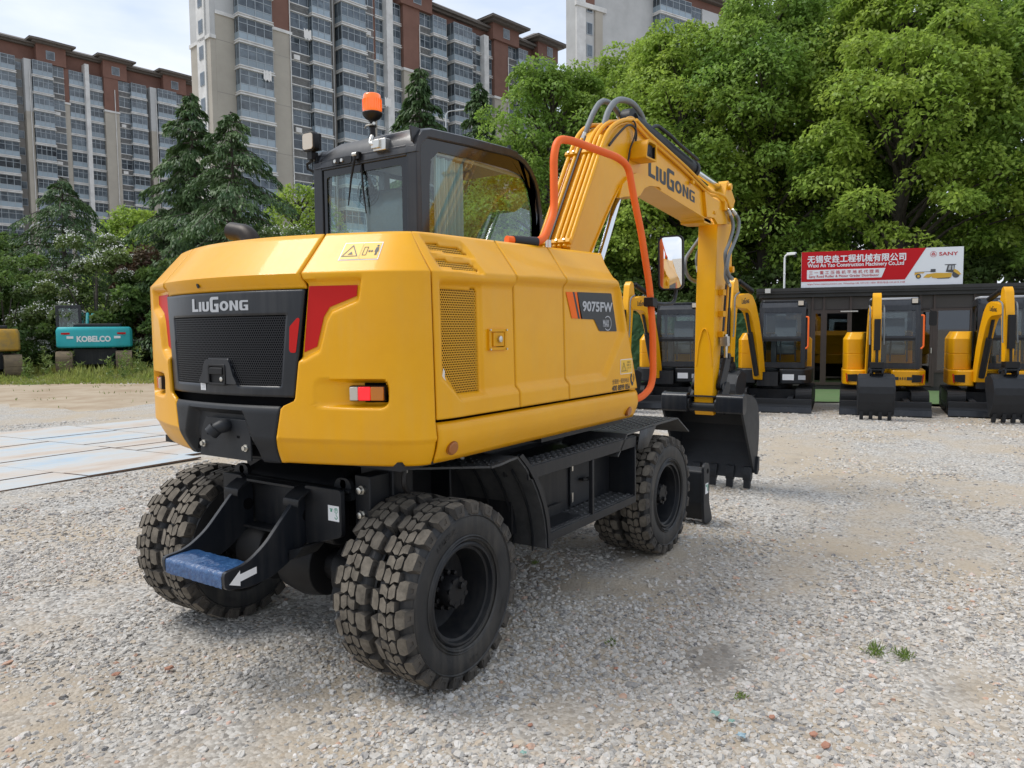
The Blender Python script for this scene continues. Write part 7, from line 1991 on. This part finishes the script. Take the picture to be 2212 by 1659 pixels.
    b = B(); b.prism(rpoly([(-.3, 1.15), (-.32, 1.7), (-.22, 1.88), (-.12, 1.7), (-.1, 1.35), (.2, 1.33), (.2, 1.12)], .04, 3), -.02, .40); b.make('seat', 'seat_film', cb)
    b = B(); b.tube([(.35, .12, 1.0), (.38, .13, 1.45), (.34, .14, 1.5)], .016, 6); b.tube([(.35, .42, 1.0), (.38, .41, 1.45), (.34, .4, 1.5)], .016, 6); b.box(.25, .5, -.05, .05, .95, 1.55); b.make('levers', 'interior', cb)
    if not dark:
        b = B(); b.tube([(.50, y1, 2.0), (.62, y1 + .14, 2.02), (.63, y1 + .20, 1.95)], .012, 6); b.prism(rrect(y1 + .14, y1 + .27, 1.70, 1.98, .04), .60, .65, 'x'); b.make('mirror', 'black_plastic', cb)
    # boom group, swung about its post
    piv = Vector((.74, -.25, 0)); cs_, sn_ = math.cos(swing), math.sin(swing)
    def sw(b):
        b.v = [(x, y, z if z < .7 else .7 + (z - .7) * zk) for x, y, z in b.v]
        b.v = [(piv.x + (x - piv.x) * cs_ - (y - piv.y) * sn_, piv.y + (x - piv.x) * sn_ + (y - piv.y) * cs_, z) for x, y, z in b.v]; return b
    Yc = -.25
    bm_ = rpoly([(.70, .62), (.66, .78), (.78, 1.25), (.92, 1.62), (1.08, 1.92), (1.22, 2.06), (1.40, 2.10), (1.86, 2.02), (1.90, 1.94), (1.86, 1.86), (1.44, 1.84), (1.30, 1.78), (1.18, 1.62), (1.06, 1.36), (.92, .95), (.84, .62)], .04, 2)
    b = B(); b.prism(bm_, Yc - .085, Yc + .085); bo = sw(b).make('boom', 'yellow', r, bevel=.004, smooth=25)
    b = B(); decal(b, logo_shape(.085, .30), lambda u, v: (1.36 + u, Yc - .0865, 1.93 + v - .08 * u)); decal(b, logo_shape(.085, .30), lambda u, v: (1.66 - u, Yc + .0865, 1.915 + v + .06 * u)); sw(b).make('lettering', 'dark_print', bo)
    ar_ = rpoly([(1.72, 2.02), (1.78, 2.30), (1.86, 2.34), (1.93, 2.26), (1.99, 1.90), (2.02, 1.30), (1.99, .90), (1.93, .86), (1.88, .92), (1.86, 1.30), (1.80, 1.80)], .03, 2)
    b = B(); b.prism(ar_, Yc - .07, Yc + .07); am = sw(b).make('arm', 'yellow', r, bevel=.004, smooth=25)
    b = B(); b.cyl((.86, Yc, .72), (1.16, Yc, 1.44), .055, 12); b.cyl((1.16, Yc, 1.44), (1.30, Yc, 1.78), .03, 10); sw(b).make('boom_cylinder', 'black_metal', r)
    b = B(); b.cyl((1.10, Yc, 2.14), (1.60, Yc, 2.28), .05, 12); b.cyl((1.60, Yc, 2.28), (1.82, Yc, 2.30), .028, 10); sw(b).make('arm_cylinder', 'black_metal', r)
    b = B(); b.box(2.02, 2.10, Yc - .05, Yc + .05, 1.28, 1.85); b.cyl((2.06, Yc, 1.30), (2.08, Yc, 1.02), .025, 8); b.box(1.98, 2.16, Yc - .11, Yc + .11, .96, 1.06); sw(b).make('bucket_cylinder', 'black_plastic', r)
    for y in (Yc - .115, Yc + .115):
        b = B(); b.tube(spline([(1.80, y, 2.10), (1.96, y, 2.02), (1.98, y, 1.75), (2.0, y, 1.5), (2.02, y, 1.38)], 5), .014, 6); sw(b).make('hydraulic_hose', 'hose', r)
    b = B(); bs = rpoly([(1.82, .78), (2.02, .84), (2.16, .76), (2.24, .58), (2.20, .36), (2.10, .16), (2.03, .10), (2.03, .14), (1.86, .55)], .04, 2); w2 = .30
    b.prism(bs, Yc - w2, Yc - w2 + .02); b.prism(bs, Yc + w2 - .02, Yc + w2)
    sh_ = [(1.86, .80), (2.02, .845), (2.14, .78), (2.225, .62), (2.225, .50), (2.18, .34), (2.11, .19), (2.06, .10)]
    for q in range(len(sh_) - 1):
        (xa, za), (xb, zb_) = sh_[q], sh_[q + 1]; tt = Vector((xb - xa, zb_ - za)).normalized()
        b.add([(xa, Yc - w2 + .02, za), (xb, Yc - w2 + .02, zb_), (xb, Yc + w2 - .02, zb_), (xa, Yc + w2 - .02, za), (xa + tt.y * .012, Yc - w2 + .02, za - tt.x * .012), (xb + tt.y * .012, Yc - w2 + .02, zb_ - tt.x * .012), (xb + tt.y * .012, Yc + w2 - .02, zb_ - tt.x * .012), (xa + tt.y * .012, Yc + w2 - .02, za - tt.x * .012)], [(0, 1, 2, 3), (4, 7, 6, 5)])
    bk_ = sw(b).make('bucket', 'slate_matte', r, smooth=30)
    b = B(); b.prism(rpoly([(1.92, .80), (1.90, .93), (2.0, 1.0), (2.12, .98), (2.14, .86), (2.05, .80)], .02, 2), Yc - .11, Yc - .08); b.prism(rpoly([(1.92, .80), (1.90, .93), (2.0, 1.0), (2.12, .98), (2.14, .86), (2.05, .80)], .02, 2), Yc + .08, Yc + .11); b.cyl((1.95, Yc - .13, .89), (1.95, Yc + .13, .89), .03, 10); b.cyl((2.10, Yc - .13, .93), (2.10, Yc + .13, .93), .028, 10); sw(b).make('hanger', 'slate_matte', bk_)
    for q in range(4):
        y = Yc - w2 + .07 + q * (2 * w2 - .14) / 3
        b = B(); b.prism([(2.05, .16), (2.11, .17), (2.08, .02), (2.05, .005), (2.02, .02)], y - .03, y + .03); sw(b).make('tooth', 'slate_matte', bk_)
    return r
small_excavator((13.35, 3.22, 0), rad(192), 'first small excavator of the row, half hidden behind the guard rail', rad(-20), True, 1.0, zk=1.2)
small_excavator((13.75, 1.10, 0), rad(190), 'small excavator with black skirt right behind the big bucket', rad(-22), True, 1.0, zk=1.2)
small_excavator((14.15, -.92, 0), rad(190), 'small excavator facing the camera in front of the open office door', rad(3), False, 1.0, zk=.98)
small_excavator((14.75, -2.75, 0), rad(188), 'small excavator cut by the right picture edge', rad(14), False, 1.0, zk=1.02)

# ================================================================ machines parked on the left
mat('teal', (.03, .42, .45), rough=.45, spec=.3, col2=(.04, .36, .38), vscale=1.5)
mat('mud', (.20, .15, .09), rough=.95, col2=(.13, .10, .07), vscale=5)
def crawler_rear(loc, ang, label, body, boom_m, name='crawler_excavator', logo=None, boom_up=True, side=1):
    r = empty(name, loc, ang, label, 'excavator')
    for y in (-1.08, 1.08):
        b = B(); pr = rpoly([(-1.9, .12), (-1.9, .60), (-1.7, .85), (1.7, .85), (1.9, .60), (1.9, .12), (1.7, 0), (-1.7, 0)], .2, 4); b.prism(pr, y - .28, y + .28)
        n = len(pr)
        for i in range(n):
            a, c = Vector(pr[i]), Vector(pr[(i + 1) % n]); m_ = max(1, int((c - a).length / .18)); tt = (c - a).normalized()
            for j in range(m_):
                pt = a + (c - a) * ((j + .5) / m_); b.obox((pt.x + tt.y * .02, y, pt.y - tt.x * .02), (tt.x * .06, 0, tt.y * .06), (0, .30, 0), (tt.y * .03, 0, -tt.x * .03))
        b.make('track', 'mud', r, smooth=25)
    b = B(); b.box(-1.2, 1.2, -.8, .8, .3, .95); b.make('car_body', 'black_metal', r)
    cw = [(-1.62, 0), (-1.60, .55), (-1.50, 1.0), (-1.30, 1.33), (-1.05, 1.40), (.2, 1.40)]
    P = [(x, y) for x, y in cw] + [(x, -y) for x, y in reversed(cw[1:])]
    n = len(P)
    lay = [(1.0, .97), (1.06, 1.0), (1.70, 1.0), (1.78, .985), (1.86, .95)]
    b = B(); b.add([(x * s_, y * s_, z) for z, s_ in lay for x, y in P], [(j * n + i, j * n + (i + 1) % n, (j + 1) * n + (i + 1) % n, (j + 1) * n + i) for j in range(len(lay) - 1) for i in range(n)] + [tuple((len(lay) - 1) * n + i for i in range(n)), tuple(range(n - 1, -1, -1))]); cwt = b.make('counterweight', body, r, smooth=30, bevel=.02)
    b = B(); b.prism(rpoly([(-1.3, -1.0), (-1.3, .75), (.6, .75), (.6, -1.0)], .1, 3), 1.86, 2.0, 'z'); b.make('engine_hood', 'slate_matte', r, bevel=.04)
    b = B(); b.box(.2, 1.6, -1.35, 1.38, .98, 1.7); b.make('side_house', body, r, bevel=.03)
    if logo:
        def cwx(y): return float(np.interp(abs(y), [0, .55, 1.0, 1.33], [-1.62, -1.60, -1.50, -1.30]))
        b = B(); decal(b, text_shape(logo, .25, .045, 1.24), lambda u, v: (cwx(.62 - u) - .012, .62 - u, 1.24 + v)); b.make('lettering', 'white_print', cwt, label='white KOBELCO lettering on the teal counterweight')
        for y in (1.02, -1.02):
            b = B(); b.add([(cwx(y) - .02 + dx, y + q, z) for dx, q, z in ((.03 * (1 if y > 0 else -1), .16, 1.55), (-.03 * (1 if y > 0 else -1), -.16, 1.55), (-.03 * (1 if y > 0 else -1), -.16, 1.63), (.03 * (1 if y > 0 else -1), .16, 1.63))], [(0, 1, 2, 3)]); b.make('tail_lamp', 'red_reflect', cwt)
            b = B(); yy = y * .84; b.add([(cwx(yy) - .03, yy + q, z) for q, z in ((.12, 1.38), (-.12, 1.38), (-.12, 1.48), (.12, 1.48))], [(0, 1, 2, 3)]); b.make('sticker', 'white_print', cwt)
    # cab on the left side
    b = B(); o = rrect(.52, 1.48, 1.0, 2.80, .08, 3); i = rrect(.64, 1.36, 1.80, 2.66, .04, 3); b.ring(o, i, -.02, .06, 'x')
    b.box(.06, 1.7, .56, .62, 1.0, 2.70); b.box(.06, 1.7, 1.39, 1.45, 1.0, 1.8); b.box(.06, .16, 1.39, 1.45, 1.8, 2.70); b.box(1.6, 1.7, 1.39, 1.45, 1.8, 2.70); b.box(0.0, 1.75, .56, 1.45, 2.66, 2.76); b.box(.06, 1.7, .62, 1.39, 1.0, 1.06); cb = b.make('cab', 'slate', r, bevel=.02)
    b = B(); b.box(.0, .012, .62, 1.38, 1.76, 2.68); b.box(1.68, 1.69, .62, 1.39, 1.1, 2.6); b.box(.16, 1.6, 1.415, 1.425, 1.8, 2.66); b.make('window', 'cab_glass', cb, smooth=0)
    if boom_up:
        pr = rpoly([(1.4, 1.3), (1.9, 2.3), (2.6, 3.1), (3.4, 3.4), (5.2, 2.9), (5.1, 2.6), (3.4, 2.95), (2.8, 2.75), (2.2, 2.0), (1.8, 1.2)], .15, 3)
        if boom_m == 'teal': pr = rpoly([(1.2, 1.3), (1.9, 2.35), (2.6, 2.55), (5.6, 1.5), (5.5, 1.2), (2.6, 2.15), (2.1, 1.9), (1.6, 1.2)], .15, 3)
    else: pr = rpoly([(1.2, 1.3), (1.3, 2.6), (1.9, 3.0), (2.4, 2.6), (1.7, 2.2), (1.6, 1.2)], .1, 3)
    b = B(); b.prism(pr, -.05, .30); bo = b.make('boom', boom_m, r, bevel=.02)
    b = B()
    for y in (-.2, .45): b.cyl((1.3, y, 1.5), (2.5, y, 2.5), .07, 10)
    b.make('boom_cylinder', boom_m, r)
    return r
crawler_rear((14.35, 29.9, .12), math.atan2(.86, .51), 'teal crawler excavator seen from behind among the weeds', 'teal', 'teal', logo='KOBELCO')
old = crawler_rear((10.15, 30.9, .05), math.atan2(.95, .31), 'old yellow crawler excavator cut by the left picture edge', 'yellow_old', 'yellow_old', boom_up=False)

# ================================================================ grass verge, weeds, small things on the yard
m, t, p = nodes_mat('verge')
g = t.nodes.new('ShaderNodeNewGeometry').outputs['Position']
t.links.new(mixc(t, ramp(t, noise(t, g, .35, 5), [(.4, (0, 0, 0)), (.6, (1, 1, 1))]), (.10, .125, .035), (.20, .17, .10)), p.inputs['Base Color']); p.inputs['Roughness'].default_value = .95
vd = Vector((.8295, .5539, 0)).normalized(); vr = Vector((.5548, -.8319, 0)).normalized()
def gpt(dep, lat, z=0.0): return (camx + vd.x * dep + vr.x * lat, camy + vd.y * dep + vr.y * lat, z)
b = B(); rows = 12; cols = 30
for i in range(rows + 1):
    for j in range(cols + 1):
        lat = -46 + 50 * j / cols; dep = (25.5 + 1.2 * math.sin(j * 1.7) + .7 * math.sin(j * .6)) + 45 * (i / rows)
        b.v.append(gpt(dep, lat, .004 + .02 * (i > 0) * rnd.random() + (.35 * i / rows)))
b.f = [(i * (cols + 1) + j, i * (cols + 1) + j + 1, (i + 1) * (cols + 1) + j + 1, (i + 1) * (cols + 1) + j) for i in range(rows) for j in range(cols)]; b.m = [0] * len(b.f)
structure(b.make('verge', 'verge'))
mat('earth', (.30, .22, .14), rough=.95, col2=(.42, .345, .25), vscale=.9, bump=.6, bscale=9)
b = B(); rows = 10; cols = 24
for i in range(rows + 1):
    for j in range(cols + 1):
        lat = -19 + 17.5 * j / cols; d0 = 17.0 + .6 * math.sin(j * .9) + .5 * math.sin(j * 2.3); d1 = 26.6 + 1.0 * math.sin(j * 1.3)
        b.v.append(gpt(d0 + (d1 - d0) * i / rows, lat + (.6 * math.sin(i * 1.7) if j in (0, cols) else 0), -.03 if (i in (0, rows) or j in (0, cols)) else .012 + .008 * math.sin(i * 2.1 + j * .7)))
b.f = [(i * (cols + 1) + j, i * (cols + 1) + j + 1, (i + 1) * (cols + 1) + j + 1, (i + 1) * (cols + 1) + j) for i in range(rows) for j in range(cols)]; b.m = [0] * len(b.f)
structure(b.make('earth_track', 'earth'))
q = np.random.default_rng(77)
def grass_cards(n, dep, lat, hgt, wd=.03):
    x = camx + vd.x * dep + vr.x * lat; y = camy + vd.y * dep + vr.y * lat
    pos = np.stack([x, y, np.clip((dep - 26) / 45, 0, 1) * .3], 1)
    ax = np.stack([q.normal(0, .35, n), q.normal(0, .35, n), np.ones(n)], 1)
    return cards(pos, ax, q.normal(0, 1, (n, 3)), hgt, wd * np.ones(n), np.clip(q.normal(.5, .22, n), 0, 1))
n = 16000; dep = 25 + 14 * q.uniform(0, 1, n) ** 1.25; lat = q.uniform(-27, -6, n)
cl = .5 + .5 * np.sin(lat * 1.9 + np.sin(dep * .7) * 2)
gr_ = grass_cards(n, dep, lat, (.10 + .36 * cl * np.clip((dep - 24.5) / 4, .15, 1)) * q.uniform(.6, 1.4, n), .06)
tag(card_obj('verge_grass', [gr_], 'grass', None), 'rough yellow-green grass in front of the parked machines on the left', 'grass', kind='stuff')
n = 2600; c_ = q.integers(0, 34, n); cd_ = q.uniform(27, 31, 34); cl_ = q.choice([-14.9, -13.8, -12.6, -11.6, -10.9, -10.2, -17.6, -18.6], 34) + q.normal(0, .5, 34)
h_ = q.uniform(.5, 1.2, 34); tt = q.uniform(0, 1, n)
dep = cd_[c_] + q.normal(0, .07, n); lat = cl_[c_] + q.normal(0, .07, n); 
pos = np.stack([camx + vd.x * dep + vr.x * lat, camy + vd.y * dep + vr.y * lat, tt * h_[c_]], 1)
tag(card_obj('tall_weeds', [cards(pos, np.stack([q.normal(0, 1, n), q.normal(0, 1, n), .5 + q.uniform(0, .5, n)], 1), q.normal(0, .5, (n, 3)) + np.array([0, 0, 1]), q.uniform(.12, .22, n), q.uniform(.03, .06, n), q.uniform(.2, .9, n))], 'weed', None), 'tall upright weeds in front of the teal excavator', 'weeds', kind='stuff')
# sparse blades on the bare earth and along the turf
n = 1500; dep = q.uniform(17, 25, n); lat = q.uniform(-18, -4, n); cc = np.sin(lat * 1.3 + dep * .9) * np.sin(dep * 2.1 - lat * .4); k_ = cc > .55
dep, lat = dep[k_], lat[k_]; n1 = len(dep)
def office_fringe(n):
    u = q.uniform(.2, 8, n); w_ = 3.75 + q.normal(.1, .22, n); kk = np.sin(u * 3.1) + q.normal(0, .3, n) > .2; u, w_ = u[kk], w_[kk]
    return np.stack([OA[0] + OU[0] * u + OU[1] * w_, OA[1] + OU[1] * u - OU[0] * w_, np.zeros(len(u))], 1)
pf = office_fringe(900); nf = len(pf)
sp_ = cards(pf, np.stack([q.normal(0, .6, nf), q.normal(0, .6, nf), np.ones(nf)], 1), q.normal(0, 1, (nf, 3)), q.uniform(.06, .16, nf), .03 * np.ones(nf), q.uniform(.2, .8, nf))
tag(card_obj('sparse_grass', [grass_cards(n1, dep, lat, q.uniform(.04, .12, n1), .025), sp_], 'weed', None), 'sparse grass blades in bare earth and along the turf edge', 'grass', kind='stuff')
def tuft(x, y, n, h, rad_, label):
    pos = np.stack([q.normal(0, rad_, n), q.normal(0, rad_ * .6, n), np.zeros(n)], 1)
    r = empty('weed_tuft', (x, y, 0), 0, label, 'weed', 'weed tufts in the gravel')
    card_obj('blades', [cards(pos, np.stack([q.normal(0, .7, n), q.normal(0, .7, n), np.ones(n)], 1), q.normal(0, 1, (n, 3)), h * q.uniform(.5, 1.2, n), .007 * np.ones(n), q.uniform(.2, .8, n))], 'weed', r)
tuft(1.45, -2.72, 60, 0.052, 0.032, 'bright weed tuft right of the dark oil stain')
tuft(1.41, -2.59, 60, 0.063, 0.038, 'thin weed tuft beside the bright one in the right foreground')
tuft(0.80, -1.40, 30, 0.035, 0.021, 'small weed tuft between the dark stain and the rear wheel')
tuft(1.75, -0.31, 30, 0.035, 0.021, 'tiny weed tuft in the shadow behind the rear tyre')
tuft(0.58, -2.15, 30, 0.028, 0.017, 'small weed tuft below the dark oil stain')
# scraps of plastic and broken brick
mat('scrap_green', (.22, .36, .31), rough=.5); mat('scrap_blue', (.32, .43, .48), rough=.5); mat('brick_shard', (.42, .21, .14), rough=.9, var=.3, vscale=30); mat('yellow_bit', (.75, .5, .05), rough=.5)
def scrap(x, y, s_, m_, label):
    b = B(); n_ = 6
    vs = [(x + s_ * (i / n_ - .5) * 1.1 + rnd.uniform(-.14, .14) * s_, y + s_ * (j / 3 - .5) + rnd.uniform(-.15, .15) * s_, .018 + rnd.uniform(0, .35) * s_) for i in range(n_ + 1) for j in range(4)]
    b.add(vs, [(i * 4 + j, i * 4 + j + 1, (i + 1) * 4 + j + 1, (i + 1) * 4 + j) for i in range(n_) for j in range(3)]); tag(b.make('plastic_scrap', m_, smooth=0), label, 'litter', 'litter on the gravel')
def shard(x, y, s_, m_, label):
    b = B(); a = rnd.uniform(0, 3); vs = []
    for k_, z in ((1, .0), (1.05, .22 * s_), (.8, .34 * s_)): vs += [(x + s_ * k_ * math.cos(a + q_ * 1.2) * rnd.uniform(.75, 1.1), y + s_ * .7 * k_ * math.sin(a + q_ * 1.2) * rnd.uniform(.75, 1.1), z + .006) for q_ in range(5)]
    b.add(vs, [(i, (i + 1) % 5, 5 + (i + 1) % 5, 5 + i) for i in range(5)] + [(5 + i, 5 + (i + 1) % 5, 10 + (i + 1) % 5, 10 + i) for i in range(5)] + [tuple(range(10, 15))]); tag(b.make('brick_fragment', m_, smooth=0), label, 'brick piece', 'brick pieces in the gravel')
scrap(0.33, -2.11, 0.035, 'scrap_green', 'green plastic scrap in the lower middle of the gravel')
scrap(0.22, -2.26, 0.032, 'scrap_blue', 'pale blue plastic scrap right of the green one')
scrap(-0.37, -1.58, 0.021, 'scrap_green', 'crumpled teal scrap at the bottom edge')
scrap(0.31, -2.19, 0.021, 'scrap_green', 'small green scrap touching the larger green one')
scrap(1.54, -0.86, 0.008, 'yellow_bit', 'tiny yellow scrap in the shade behind the rear wheel')
shard(-0.68, 0.33, 0.028, 'brick_shard', 'large orange brick fragment left of the rear wheels')
shard(-0.86, 0.49, 0.024, 'brick_shard', 'brick fragment near the left edge')
shard(0.41, -2.50, 0.024, 'brick_shard', 'orange brick fragment in the lower right gravel')
shard(0.35, -2.56, 0.028, 'brick_shard', 'brick fragment near the bottom right')
shard(0.52, -1.55, 0.018, 'brick_shard', 'brick fragment left of the dark stain')
shard(0.46, -2.32, 0.020, 'brick_shard', 'reddish fragment right of the green scrap')
shard(-0.16, -1.48, 0.016, 'brick_shard', 'small brick fragment near the bottom middle')
